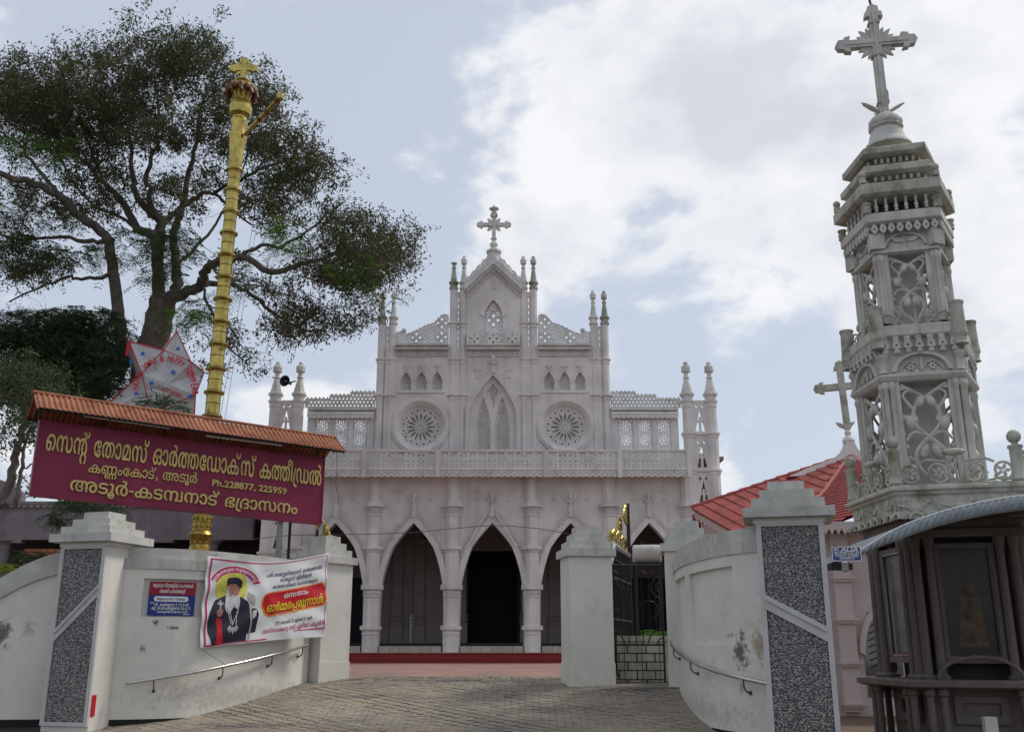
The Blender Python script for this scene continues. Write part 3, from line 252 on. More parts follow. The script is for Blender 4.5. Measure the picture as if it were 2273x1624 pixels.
117: [266, [253,23,257,37,259,53,258,70,254,83,248,99,240,112,228,124,222,127,234,142,240,154,241,164,240,174,238,182,232,189,226,196,216,200,204,201,184,200,175,198,171,194,174,178,177,174,179,174,186,176,199,177,205,176,210,173,212,169,213,164,212,154,208,148,201,140,189,144,174,145,157,144,144,140,125,132,116,123,108,132,100,138,83,144,70,145,53,142,37,136,23,122,14,111,9,93,7,76,8,55,10,45,18,26,30,10,46,-5,48,-4,57,4,64,12,65,14,50,29,44,37,39,47,36,63,35,76,36,87,40,97,45,107,56,116,60,119,70,121,80,120,86,118,96,108,97,103,100,87,100,0,102,-2,124,-3,127,0,127,68,128,86,130,95,133,102,141,112,151,118,160,120,173,121,182,119,170,106,164,95,157,82,154,69,153,58,154,36,158,23,166,12,178,0,190,-4,208,-6,222,-4,235,2,246,11],[205,17,198,18,193,20,187,27,182,40,181,56,184,74,188,86,194,96,200,103,206,109,216,100,227,79,231,53,229,37,224,26,216,20]],
118: [184, [49,-5,51,-4,54,-2,64,12,65,14,62,18,51,26,42,36,38,47,36,60,35,69,37,83,40,94,48,105,59,114,71,119,87,121,100,119,88,106,80,93,72,69,71,58,73,36,77,22,84,12,95,2,108,-4,122,-6,140,-4,151,0,164,11,172,24,176,37,177,59,176,71,173,85,166,99,158,112,147,124,141,128,152,142,158,154,160,169,157,181,153,187,142,196,133,200,115,201,103,200,93,198,90,195,89,193,94,178,96,174,98,174,105,176,114,177,121,176,127,174,130,169,132,164,131,154,128,148,121,141,118,140,110,143,86,145,69,143,53,139,39,132,30,125,26,120,18,112,11,96,8,85,7,65,8,51,12,37,20,23,26,14,38,2],[123,17,117,18,112,20,103,31,100,40,99,56,100,65,106,86,118,104,123,109,125,109,136,99,140,90,147,73,149,53,147,37,142,26,134,20]],
119: [300, [26,14,38,2,49,-5,51,-4,54,-2,65,13,64,15,51,26,42,36,38,50,36,56,35,69,37,83,42,96,48,105,59,114,75,120,89,121,102,121,104,120,92,109,84,98,78,85,74,71,73,59,74,42,74,37,78,24,86,11,90,8,97,2,111,-4,129,-6,143,-4,157,2,168,11,175,23,179,37,181,57,178,75,177,80,168,99,154,117,164,120,185,121,207,119,214,117,204,106,198,95,191,82,188,69,187,58,188,36,192,23,200,12,210,2,227,-4,237,-6,249,-5,255,-4,269,2,280,11,287,23,291,37,293,57,290,78,282,99,266,118,254,125,260,131,268,142,274,154,275,164,274,172,272,181,268,188,260,196,249,200,230,201,218,200,209,198,205,194,208,178,211,174,213,174,220,176,229,177,237,176,243,174,246,169,247,164,246,154,242,147,232,136,225,140,219,141,202,144,179,145,164,144,149,141,130,134,109,142,97,144,86,145,69,143,53,139,39,132,30,125,18,112,12,99,8,85,7,73,8,51,11,40,20,23],[126,17,119,18,114,20,108,26,105,31,102,41,101,57,103,76,110,91,121,103,130,108,138,99,142,93,148,82,152,69,153,52,152,39,150,32,146,26,139,20,132,18],[240,17,232,18,227,20,222,25,219,30,216,40,215,51,217,71,222,86,228,96,238,108,241,106,248,99,256,90,260,78,265,55,263,37,258,26,251,20]],
120: [261, [22,15,36,2,51,-4,54,-4,68,-6,84,-5,95,-2,104,4,113,12,119,22,124,33,126,47,126,69,127,82,130,93,134,105,143,114,148,116,171,121,177,120,178,119,166,106,158,95,154,83,149,69,148,58,148,47,150,36,154,21,160,12,172,2,188,-4,203,-6,217,-4,231,2,235,6,242,12,248,22,250,26,254,42,254,67,250,84,242,100,234,113,223,124,218,128,230,142,235,154,237,165,236,174,232,183,229,188,221,196,210,200,192,201,179,200,170,198,166,195,166,193,170,179,173,174,175,174,182,176,194,177,201,176,205,174,208,169,209,164,208,154,204,148,196,140,189,142,171,145,155,144,144,142,130,136,122,130,115,124,110,119,103,106,99,91,98,50,96,36,92,27,84,21,82,20,68,18,58,20,51,23,44,30,38,41,36,52,35,63,36,80,38,90,42,101,48,110,65,126,64,128,50,144,46,144,23,120,11,97,8,83,7,63,9,45,14,28],[200,17,194,18,189,20,180,31,177,40,176,56,178,74,183,85,188,96,194,103,202,110,209,103,218,90,224,73,226,53,224,37,220,26,211,20]],
160: [61, [-10,-67,10,-71,31,-68,46,-60,56,-50,60,-39,62,-26,60,-6,55,11,48,26,40,52,37,63,36,74,38,96,48,126,55,137,54,139,52,141,30,141,27,139,20,124,15,112,10,89,8,71,9,59,12,48,24,11,29,3,33,-11,34,-25,32,-35,29,-41,21,-46,12,-47,2,-46,-5,-42,-9,-36,-11,-25,-10,-17,-12,-14,-15,-14,-35,-12,-38,-16,-39,-26,-36,-44,-28,-56,-25,-59]],
161: [57, [-46,-43,39,-43,42,-40,42,138,39,141,18,141,15,138,15,-19,-46,-19,-49,-22,-49,-40]],
162: [61, [86,-48,88,-46,89,-43,86,-25,83,-23,82,-23,75,-25,66,-25,57,-24,50,-22,44,-16,40,-9,37,2,36,15,37,38,39,56,42,73,56,117,66,137,66,139,63,141,40,141,36,138,22,99,11,58,8,22,9,-2,14,-18,21,-31,32,-42,49,-48,62,-49,77,-49]],
163: [376, [5,36,8,20,16,8,21,4,33,-3,52,-6,69,-4,86,0,94,6,96,4,107,-2,117,-5,133,-6,146,-4,164,2,177,15,186,32,190,47,191,61,205,61,206,33,212,19,218,10,221,6,229,0,242,-5,258,-6,275,-3,289,5,300,20,303,36,303,41,300,57,296,64,294,67,289,72,279,79,254,85,237,85,245,100,254,108,264,114,277,119,289,121,304,120,319,114,330,105,336,96,340,83,341,71,340,55,334,35,321,22,314,18,311,14,312,12,322,-2,325,-4,327,-5,340,4,350,13,358,24,365,38,370,68,369,86,365,99,358,112,352,121,340,132,324,140,307,144,289,145,264,140,248,134,237,128,226,116,212,95,209,85,191,85,186,106,185,110,178,123,166,134,150,142,129,145,113,142,98,136,84,122,76,109,71,91,70,85,51,84,42,82,25,74,19,70,10,60,7,52,6,46],[38,22,33,31,33,45,36,51,40,54,49,58,60,60,69,61,70,52,73,37,78,24,71,20,56,17,48,18],[101,39,98,53,98,61,164,61,164,55,160,40,156,29,149,22,142,19,129,17,119,19,112,22,106,29],[270,21,266,18,263,18,251,18,242,20,237,25,234,30,232,40,231,50,231,61,256,60,265,58,270,53,276,43,276,36,274,27],[98,85,101,100,106,109,109,113,112,116,119,119,130,121,142,120,150,116,156,110,160,100,163,87,163,85]],
173: [265, [8,114,7,104,9,94,14,85,16,82,22,76,29,72,23,69,13,59,10,54,7,47,6,39,7,24,12,14,20,5,30,-1,42,-5,60,-6,76,-4,92,1,99,6,112,-2,122,-5,138,-6,155,-4,169,2,183,17,191,32,195,47,196,61,215,58,224,54,230,49,232,44,232,31,228,23,221,19,209,17,201,18,194,20,192,20,189,15,185,1,186,-1,189,-4,210,-6,215,-6,233,-3,247,5,250,8,257,20,260,36,259,50,254,60,251,65,243,72,234,78,220,83,197,84,196,85,196,90,191,108,182,123,171,134,155,142,138,145,120,142,103,136,98,130,82,140,70,143,57,145,43,144,30,140,22,134,14,126],[40,22,36,26,34,34,33,39,36,48,42,54,51,58,62,60,74,61,75,52,78,37,84,24,75,20,59,17,50,18],[106,41,103,53,103,61,169,61,169,52,165,38,160,29,154,22,147,19,135,17,124,19,117,22,110,29],[75,85,59,85,45,88,40,92,36,98,34,104,36,110,38,114,40,117,45,120,54,121,66,120,73,118,82,111,78,97],[103,85,106,100,110,109,114,113,117,116,124,119,135,121,147,120,155,116,160,110,166,101,169,87,169,85]],
175: [390, [8,39,14,24,22,12,33,2,46,-4,57,-6,72,-5,84,0,94,10,100,16,104,27,105,37,104,50,100,63,95,71,91,75,85,80,74,84,65,85,53,84,48,84,38,79,42,90,55,103,70,112,75,114,93,119,97,120,117,121,141,120,142,120,134,111,126,100,120,88,118,78,115,57,117,41,122,28,130,15,142,2,157,-4,179,-6,191,-5,202,-2,211,4,215,8,220,14,224,27,225,37,224,45,222,48,219,54,216,57,210,62,205,64,211,68,218,74,221,80,223,90,222,98,220,106,215,115,208,122,219,121,228,119,239,112,244,106,248,98,250,88,251,74,251,0,254,-3,276,-3,279,0,279,75,284,98,290,107,297,114,304,117,314,120,326,121,338,119,346,116,352,109,353,102,352,98,351,92,348,87,343,84,332,81,315,80,313,78,313,60,316,57,333,57,346,54,354,44,356,35,354,27,350,22,344,19,332,18,319,20,315,20,312,16,308,0,310,-2,312,-4,325,-6,338,-6,353,-4,370,4,381,18,383,33,382,48,376,57,366,68,360,70,369,74,374,80,378,87,381,101,379,114,374,124,364,134,355,139,349,141,342,143,327,145,310,143,295,138,277,129,268,118,258,128,246,136,238,140,226,143,211,145,199,144,185,142,171,138,150,142,125,145,100,144,75,140,58,134,40,124,24,110,16,98,8,77,7,62],[70,20,61,17,54,18,47,22,41,27,37,34,34,48,34,52,41,58,48,60,60,61,67,60,74,55,78,46,78,32,74,24],[178,17,161,20,151,28,145,40,143,58,145,77,152,94,156,101,165,110,173,115,180,113,189,107,194,100,195,93,194,87,194,85,189,80,183,76,167,75,164,73,164,54,167,51,185,50,192,47,196,41,198,34,197,27,193,21,187,18]],
184: [141, [4,-49,24,-58,46,-64,57,-66,77,-66,92,-65,107,-61,119,-54,128,-45,134,-32,135,-24,134,-15,130,-2,121,9,128,16,133,25,135,41,133,54,126,66,119,74,106,80,90,82,55,84,44,86,38,90,34,95,33,101,35,108,41,114,55,120,65,121,81,120,96,116,110,112,121,105,123,106,136,123,136,126,135,128,125,132,105,140,86,144,65,145,48,143,33,139,22,133,12,123,7,113,6,92,13,76,23,68,38,62,50,59,85,58,92,57,98,55,104,51,106,47,107,41,105,31,100,26,94,22,82,21,10,21,7,18,8,-1,10,-3,80,-3,92,-2,101,-8,104,-10,106,-14,108,-23,107,-28,105,-32,101,-36,93,-40,86,-41,71,-42,52,-40,33,-34,16,-26,12,-29,2,-44,2,-46]],
190: [342, [9,39,14,23,22,12,34,2,46,-4,58,-6,73,-5,84,0,90,4,94,9,100,16,104,27,105,37,104,50,104,55,100,65,95,71,85,80,74,84,65,85,53,84,48,84,38,79,37,80,40,90,48,102,59,112,72,118,88,121,99,120,108,118,113,116,118,111,125,100,126,95,128,78,128,16,118,12,105,4,94,-8,87,-23,85,-37,86,-56,87,-59,95,-73,107,-84,123,-87,141,-85,154,-75,160,-66,162,-54,160,-39,154,-30,144,-22,140,-20,126,-18,118,-19,114,-21,116,-16,123,-10,130,-6,149,-3,160,-5,168,-8,172,-12,174,-17,176,-25,176,-84,179,-86,199,-86,201,-83,201,-34,202,-28,202,-17,205,-10,208,-7,213,-4,226,-3,236,-8,240,-17,241,-24,241,-83,244,-86,263,-86,266,-83,266,-24,267,-17,269,-12,274,-7,280,-3,287,-3,294,-4,301,-9,308,-19,309,-31,308,-42,306,-48,304,-54,298,-63,290,-71,290,-73,304,-86,306,-87,320,-74,326,-64,332,-49,334,-34,333,-18,328,-7,322,3,312,12,324,29,331,43,334,56,335,69,334,89,330,104,328,109,321,121,316,127,307,134,294,140,289,142,274,145,257,143,245,139,237,132,228,124,220,132,214,138,201,143,187,145,173,144,159,139,149,132,142,124,125,138,109,143,88,145,68,142,50,136,37,127,30,120,18,107,10,83,7,62],[117,-64,113,-61,110,-56,109,-51,109,-45,112,-42,118,-40,124,-39,132,-40,136,-43,138,-47,138,-57,136,-62,132,-65,125,-66],[189,4,178,12,165,17,155,18,155,79,157,100,160,107,168,115,173,118,184,121,193,120,198,118,205,114,210,107,214,92,214,19,200,14],[254,4,249,10,242,15,242,88,243,96,247,108,250,113,256,118,263,120,271,121,281,120,291,114,298,108,303,99,306,83,307,70,306,59,304,49,300,38,294,29,283,19,274,18,265,15],[71,20,61,17,54,18,47,22,41,27,37,34,35,44,34,53,42,58,49,60,60,61,67,60,74,55,78,48,79,38,76,27]],
196: [440, [8,51,12,37,20,23,26,14,38,2,48,-4,51,-4,64,12,65,14,62,18,55,22,47,30,42,36,38,47,36,56,35,69,37,83,40,95,48,104,59,114,75,120,89,121,104,120,92,108,86,99,79,88,76,81,74,71,73,51,74,37,78,24,86,11,90,8,97,2,111,-4,129,-6,143,-4,155,0,168,11,175,23,179,37,181,57,178,78,170,96,157,114,150,120,153,121,173,121,187,117,198,107,203,98,206,72,206,0,209,-3,230,-3,233,0,234,82,236,95,240,104,247,112,256,118,270,120,288,121,290,120,278,108,272,99,265,86,260,71,260,66,259,51,260,37,264,24,271,13,276,8,283,2,297,-4,303,-5,315,-6,326,-4,343,2,354,11,362,24,366,37,366,42,367,57,364,80,356,100,344,113,338,120,339,121,354,121,367,120,382,114,392,105,400,94,403,83,405,65,404,55,401,44,396,35,390,27,384,22,377,18,374,14,374,12,386,-1,389,-4,391,-5,403,4,412,13,422,24,428,38,432,53,433,74,432,86,428,100,422,112,416,121,412,125,403,132,389,139,371,144,358,145,341,144,329,142,314,136,305,140,290,144,279,145,261,144,251,142,238,136,231,132,220,120,210,130,203,136,192,141,180,144,169,145,153,144,143,142,127,136,112,142,102,144,86,145,72,144,53,139,39,132,30,125,18,112,12,99,8,85,7,73],[126,17,119,18,114,20,108,26,105,31,102,41,101,58,102,70,106,84,116,101,125,108,128,110,138,99,142,93,148,82,152,69,153,52,152,39,150,32,146,26,139,20,132,18],[312,17,306,18,300,20,294,26,291,31,288,41,287,58,288,70,292,83,296,93,307,105,314,110,324,102,330,92,334,84,338,69,339,52,338,39,336,32,332,26,325,20,318,18]],
202: [388, [379,47,381,63,381,71,380,84,376,99,362,124,350,137,341,144,339,144,334,139,324,127,323,125,338,110,344,101,349,92,352,76,353,63,352,52,348,39,343,31,340,28,336,24,328,20,318,18,308,19,298,24,292,32,289,43,288,51,288,138,285,141,263,141,260,138,260,47,258,40,256,32,252,26,245,20,235,18,223,20,214,27,212,32,208,48,208,80,206,100,204,110,196,127,187,136,178,141,168,144,160,145,142,143,129,138,122,132,114,124,106,132,100,138,88,143,70,145,55,142,36,134,22,121,14,110,9,92,7,75,8,55,10,45,18,26,30,10,46,-5,48,-4,57,4,64,12,65,14,50,29,44,37,39,47,36,63,35,76,36,87,40,97,45,107,56,116,60,119,70,121,79,120,86,118,96,108,97,103,100,88,100,0,103,-3,124,-3,127,0,127,80,129,101,132,107,136,113,143,118,150,120,159,120,170,116,176,109,180,90,180,46,184,27,188,19,192,12,202,2,210,-2,219,-5,228,-6,246,-5,258,0,264,5,274,15,288,0,300,-4,314,-6,335,-4,352,4,366,17,374,30]],
203: [314, [8,55,12,42,18,26,30,10,45,-4,48,-4,64,12,65,14,50,29,44,37,39,47,36,63,35,76,36,87,40,97,44,105,53,115,60,119,70,121,80,120,85,118,96,108,100,92,100,0,103,-3,124,-3,127,0,127,79,130,100,132,107,136,111,144,118,150,120,156,121,165,120,170,118,178,114,182,108,185,101,187,81,187,0,190,-3,211,-3,214,0,214,88,215,96,218,107,228,118,234,120,245,121,253,120,263,114,270,108,275,99,278,87,279,59,276,47,272,38,266,29,249,13,250,11,256,4,265,-4,267,-5,290,17,298,29,304,44,306,56,307,78,306,92,300,108,292,123,279,134,263,142,246,145,229,143,217,139,209,132,201,124,194,132,186,138,173,143,159,145,145,144,131,139,123,132,114,124,110,129,102,136,92,142,84,144,70,145,55,142,37,136,23,122,14,111,8,90,7,76]],
205: [265, [171,-87,173,-86,187,-72,186,-70,178,-61,174,-56,170,-48,169,-40,172,-22,177,-14,187,-7,200,-5,215,-7,224,-13,230,-22,232,-26,233,-37,232,-48,228,-56,224,-62,215,-71,216,-73,229,-86,232,-86,237,-82,252,-66,258,-50,259,-34,256,-18,252,-10,246,-3,238,6,246,13,252,22,254,26,257,37,259,53,258,70,254,83,248,99,240,112,228,124,222,127,234,142,240,154,241,169,239,178,238,182,234,187,226,196,215,200,204,201,184,200,175,198,171,194,174,178,177,174,179,174,186,176,199,177,205,176,210,173,212,169,213,164,212,154,208,148,201,140,189,144,174,145,157,144,144,140,125,132,116,123,116,125,102,138,88,142,75,145,55,142,37,136,23,122,14,110,9,93,7,76,8,55,12,42,16,28,30,10,45,-4,47,-5,64,12,65,14,50,29,44,37,39,47,36,63,35,76,36,87,40,97,44,105,53,115,60,119,70,121,80,120,86,118,96,108,100,92,100,0,103,-3,125,-3,128,0,128,81,129,89,132,101,141,112,151,118,170,121,182,119,170,106,164,95,156,80,154,69,153,58,154,36,160,21,166,13,170,9,160,2,150,-10,145,-23,143,-35,145,-54,152,-68,163,-80],[205,17,198,18,193,20,187,27,182,40,181,56,184,74,188,86,194,96,200,103,206,109,216,100,227,79,231,53,229,37,224,26,216,20]],
208: [224, [61,-82,64,-82,77,-69,76,-67,71,-62,68,-55,66,-49,68,-43,70,-38,72,-37,75,-35,83,-34,93,-36,98,-39,100,-43,101,-55,94,-64,94,-67,98,-80,102,-83,206,-83,208,-81,209,138,207,140,185,141,182,138,182,21,105,21,107,25,109,33,110,45,108,55,104,64,98,73,95,76,87,82,74,88,61,89,46,88,30,84,22,78,12,67,7,55,5,44,7,27,12,15,18,8,31,-4,34,-4,36,-1,47,12,46,14,38,22,34,29,32,42,34,53,38,58,43,62,49,65,56,66,69,64,76,58,81,51,83,41,82,31,80,25,72,14,74,9,81,-2,182,-3,182,-59,124,-59,125,-49,125,-37,122,-32,117,-24,113,-20,108,-16,97,-12,87,-11,72,-12,63,-16,55,-20,48,-28,43,-38,42,-46,42,-56,43,-59,48,-68,52,-74]],
211: [326, [14,23,22,12,25,8,34,2,48,-4,58,-6,73,-5,84,0,94,9,100,16,104,26,105,37,104,54,100,65,95,71,85,80,71,84,53,84,48,84,38,79,37,80,40,90,48,102,59,112,74,118,88,121,99,120,108,118,117,112,122,107,126,98,127,91,127,0,130,-3,153,-2,155,0,155,87,156,96,158,103,164,112,169,118,176,120,184,121,196,119,204,114,210,108,216,99,220,85,221,72,217,47,212,38,206,29,194,16,193,13,202,0,205,-3,234,-3,227,-6,219,-14,170,-49,169,-51,178,-66,182,-71,309,-71,312,-68,312,138,310,140,287,141,284,138,284,21,232,21,238,28,242,39,248,63,249,76,248,89,242,108,233,123,220,134,204,142,187,145,170,143,160,140,150,132,142,124,136,130,123,138,109,143,93,145,68,142,50,136,37,127,30,120,18,107,10,86,7,57,9,39],[211,-48,274,-3,284,-3,284,-47],[71,20,61,17,54,18,47,22,41,27,37,34,35,44,34,53,42,58,49,60,60,61,67,60,74,55,78,48,79,38,76,27]],
215: [310, [12,0,15,-3,295,-3,298,0,298,70,296,92,293,102,284,119,273,129,267,134,253,140,238,143,215,145,204,144,185,140,176,136,165,127,156,118,155,115,146,126,132,136,121,140,104,144,86,145,70,143,56,140,43,134,34,127,29,122,22,111,16,96,14,91,12,70],[76,20,94,39,106,53,114,69,119,83,121,96,120,105,117,116,118,116,128,109,134,103,138,91,141,66,141,21,86,21],[206,20,224,39,234,53,244,69,249,83,250,94,250,108,246,116,247,116,258,109,262,103,268,91,270,66,270,21,215,21],[39,22,39,65,40,77,42,87,48,103,56,112,59,116,65,118,77,121,87,118,90,116,93,107,93,97,92,87,86,73,78,59,66,45,53,32],[169,22,169,77,171,87,176,103,183,111,189,116,196,119,207,121,216,118,221,112,223,99,221,87,216,73,206,59,194,45,182,32]],
216: [299, [16,28,26,15,46,-5,48,-4,64,12,64,15,53,25,44,37,39,47,36,63,35,76,36,87,40,97,44,105,53,115,60,119,65,120,70,121,80,120,86,118,96,108,99,95,100,88,100,0,103,-3,125,-2,127,0,127,75,130,103,136,112,141,118,148,120,158,121,168,119,177,114,184,108,188,98,192,87,193,76,192,63,189,47,180,29,166,15,166,12,174,0,178,-3,281,-3,284,0,284,139,281,141,260,141,257,138,257,21,204,21,216,39,218,47,220,63,221,76,220,89,214,109,206,122,192,134,176,142,160,145,142,143,130,139,122,132,114,124,110,129,102,136,92,142,84,144,70,145,55,142,37,136,23,122,14,111,9,93,7,76,8,55,12,42]],
220: [168, [54,-87,57,-86,71,-72,70,-70,57,-56,54,-48,53,-37,55,-25,60,-16,72,-8,84,-6,95,-7,103,-10,109,-16,112,-21,115,-29,116,-36,115,-49,112,-57,99,-69,98,-72,113,-86,116,-86,128,-75,134,-66,140,-53,142,-38,141,-22,136,-9,130,-1,123,5,132,10,142,20,150,30,157,43,160,57,162,72,161,88,156,102,152,114,141,126,132,132,119,139,104,143,88,145,70,144,52,139,38,132,29,126,18,114,12,101,8,88,7,77,8,61,8,56,12,42,20,29,26,20,31,16,46,4,40,-1,34,-10,28,-23,27,-34,28,-54,34,-68],[60,12,64,18,64,21,53,30,42,42,37,55,35,73,37,86,41,97,47,106,57,114,69,119,85,121,100,119,112,114,122,106,128,97,132,86,133,75,132,60,129,49,126,41,116,32,104,22,103,20,108,12,99,16,82,17,67,15]],
232: [306, [99,-86,102,-86,112,-78,116,-74,116,-71,106,-61,102,-54,98,-46,97,-34,98,-20,104,-12,110,-8,119,-6,127,-6,131,-8,138,-14,140,-19,140,-27,141,-31,141,-83,144,-86,162,-86,165,-83,165,-32,166,-20,170,-11,175,-8,178,-6,185,-6,191,-7,200,-13,202,-23,202,-46,205,-61,212,-74,220,-80,237,-87,262,-86,276,-79,286,-70,290,-64,295,-51,297,-40,296,-23,288,-6,278,9,284,15,292,27,297,45,299,63,298,83,295,97,288,112,282,123,259,144,256,144,252,141,242,128,241,126,258,109,263,102,266,93,270,76,271,63,270,52,267,39,258,26,255,23,250,21,238,18,228,19,222,21,214,28,211,34,208,52,208,80,206,100,204,110,196,127,187,136,178,141,168,144,160,145,142,143,129,138,122,132,114,124,106,132,96,140,88,143,70,145,53,142,36,134,22,121,20,118,14,109,9,92,7,75,8,55,12,42,18,26,30,10,46,-5,48,-4,57,4,64,12,65,14,50,29,44,37,38,49,36,59,35,76,36,87,40,97,45,107,53,115,60,119,65,120,72,121,79,120,86,118,96,108,99,95,100,88,100,13,94,10,87,5,78,-6,72,-19,71,-36,74,-55,78,-65,82,-70],[258,-62,248,-65,244,-64,238,-63,232,-57,229,-51,227,-18,226,-11,222,-4,228,-6,238,-6,256,-4,262,-9,266,-16,270,-29,271,-39,270,-48,265,-57],[153,2,143,12,133,16,127,17,127,80,129,101,134,111,143,118,147,120,155,121,161,120,170,116,176,107,180,90,180,47,184,27,190,17,174,16,158,8]],
276: [62, [7,-34,24,-35,27,-33,36,-13,49,25,48,28,45,32,20,32,18,30,14,10,5,-30,5,-32]],
277: [80, [7,57,10,54,70,54,73,57,73,77,70,80,10,80,7,77]],
278: [67, [32,-6,41,-5,44,-3,50,4,52,12,50,24,42,32,36,34,27,33,21,30,16,23,15,16,16,5,19,0,21,-2,27,-5]],
280: [143, [70,-6,87,-5,100,0,108,6,118,18,126,32,130,48,133,65,134,83,132,114,131,123,127,141,118,160,105,174,101,176,90,182,74,184,52,182,37,174,24,161,16,140,11,119,9,93,12,58,16,40,24,19,38,5,42,3,53,-3],[70,19,61,20,54,24,48,30,44,38,41,49,39,61,37,91,40,127,43,138,48,147,53,154,60,158,74,159,84,157,88,154,96,147,104,125,106,107,106,83,105,63,103,51,100,40,96,31,90,24,83,20]],
281: [143, [68,-3,89,-3,92,0,92,178,89,181,69,180,22,145,19,141,20,139,30,127,33,124,35,123,65,148,65,0]],
282: [143, [12,-3,130,-3,133,0,133,20,130,23,46,23,96,72,112,93,119,104,122,112,124,119,126,132,124,150,118,162,109,172,98,179,85,183,73,184,49,182,30,174,14,164,11,160,12,158,26,143,46,155,51,156,60,158,78,159,84,156,90,151,96,142,97,134,96,121,92,111,86,101,68,79,10,20,9,0]],
283: [143, [11,4,32,-3,56,-6,79,-5,92,-2,111,6,122,18,130,32,132,52,128,69,122,80,118,84,106,91,97,93,109,100,116,107,122,117,127,135,125,152,118,164,109,174,97,180,84,183,64,184,52,183,42,180,23,174,12,166,10,164,9,162,20,149,24,145,45,156,56,159,66,160,82,158,89,154,96,146,98,133,97,126,94,119,85,112,80,109,71,106,59,105,38,104,36,102,36,83,39,80,59,80,71,79,82,76,92,72,98,66,102,60,103,50,100,38,94,27,91,26,80,21,63,19,48,19,25,24,11,30,8,27,8,7]],
284: [143, [91,-3,112,-3,114,-1,115,37,138,37,141,40,141,60,139,62,115,63,115,180,112,183,89,183,86,180,2,60,2,40,5,37,88,37,88,0],[33,63,34,65,89,144,88,131,88,63]],
285: [143, [15,4,26,0,46,-5,65,-6,82,-4,98,1,110,8,116,13,124,22,130,38,132,54,130,74,124,88,112,100,99,108,86,111,71,113,46,111,48,154,49,155,116,155,119,158,119,178,116,181,27,181,24,179,24,175,17,97,18,93,30,84,47,87,59,88,81,86,93,80,101,69,103,52,102,43,98,35,94,29,84,22,75,20,51,19,29,24,17,31,15,30,13,28,13,7]],
286: [143, [46,0,58,-4,72,-6,92,-4,107,2,115,9,120,14,128,26,132,40,134,55,132,70,128,88,121,97,116,102,109,108,98,112,92,114,77,115,63,112,55,110,46,104,40,99,41,114,47,132,54,144,65,154,78,158,98,160,116,157,118,158,120,160,120,179,116,182,109,184,79,183,67,180,54,176,43,168,30,155,24,145,20,136,14,115,11,98,11,60,16,38,18,32,22,24,32,12,36,7],[65,19,59,22,51,28,47,34,41,45,39,61,40,70,43,76,56,88,64,90,73,91,89,89,98,83,104,73,106,58,104,40,98,28,88,21,75,19]],
287: [143, [33,-2,58,-3,61,-1,134,161,134,178,132,180,11,181,8,179,8,158,11,155,103,155,33,5,31,1]],
288: [143, [60,-6,76,-6,89,-5,102,-1,114,6,124,17,131,30,133,44,132,58,128,69,123,75,113,84,97,94,112,104,120,112,124,122,127,129,128,136,126,151,125,155,121,164,111,174,97,180,86,183,76,184,57,183,45,180,33,174,22,161,17,153,15,141,16,129,19,120,24,112,32,102,44,93,36,90,29,84,19,74,15,67,11,56,9,46,11,29,17,16,28,6,41,-1,55,-5],[86,20,73,18,56,20,46,25,38,35,37,46,38,53,40,60,44,64,51,72,58,76,67,80,83,74,93,70,100,63,105,53,106,46,103,33,96,24],[73,106,53,117,49,120,46,123,44,129,43,137,45,147,50,154,59,159,70,161,83,159,92,155,98,148,101,138,100,130,94,121,87,114]],
289: [143, [26,-4,45,-6,64,-5,78,-2,91,4,102,12,112,21,120,36,126,50,132,81,133,98,132,120,129,134,124,149,118,160,114,164,107,171,98,178,85,183,67,184,54,182,36,176,24,164,16,152,11,139,9,119,11,105,15,91,22,82,34,72,47,65,74,64,83,66,91,70,97,74,104,79,103,70,99,55,96,44,88,34,82,28,73,22,61,19,45,18,27,21,24,20,22,18,22,0,24,-2],[68,87,54,90,44,96,39,105,37,122,39,139,45,150,55,157,71,160,78,159,84,156,89,153,94,147,100,140,102,134,104,116,103,109,100,102,93,96,79,88]],
}
LINES = {
'b1':[71,58,205,77,3,72,38,64,48,58,77,3,21,118,196,72,35,64,23,77,58,77,3,23,196,66,162,35,119],
'b2':[23,190,6,72,23,64,33,77,276,3,9,33,68,118],
'b3':[9,33,68,118,277,23,33,216,42,64,33,77,3,47,162,40,64,58,42,6],
'n1':[44,50,65,278,46,72,232,52,65,72,49,64,58,77,3,48,64,118,72,196,64,215,64],
'n2':[48,64,38,160,68,58,77,3,40,161,65,38,66,49,117],
'n3':[23,64,72,38,64,52,65,163,64,3,46,64,55,64,49,67,71,33],
'n4':[20,216,38,64,6],
'n5':[21,118,215,71,208,50,67,203,64,120],
'n6':[282,280,281,285,3,30,42,67,55,50,65,3,282,285,3,48,67,38,119,3,283,281,3,55,71,50],
'n7':[56,64,58,77,38,64,6,72,23,64,184,3,48,64,118,3,18,52,65,49,64,3,28,64,208,52,65,119],
'n8':[48,52,173,50,49,67,71,33,3,58,68,50,160,72,38,30,232,77],
's1':[10,50,64,41,42,3,40,65,42,175,53,65,119,3,55,64,59,42,175,120],
's2':[9,23,196,77,3,162,44,72,55,56,65,163,50,67,38,77],
's3':[10,50,64,41,42,64,3,58,48,49,6],
's4':[32,64,49,118],
's5':[55,65,278,3,23,67,118,211,64,42,277,287,278,281,285,277,289,278,284,285],
's6':[48,220,77,3,40,65,55,58,175,53,65,119,277,286,278,283,280,277,288,278,281,285],
's7':[58,202,160,42,48,58,77,23,64,50,6,277,286,278,280,280],
's8':[55,65,23,64,50,65],
}
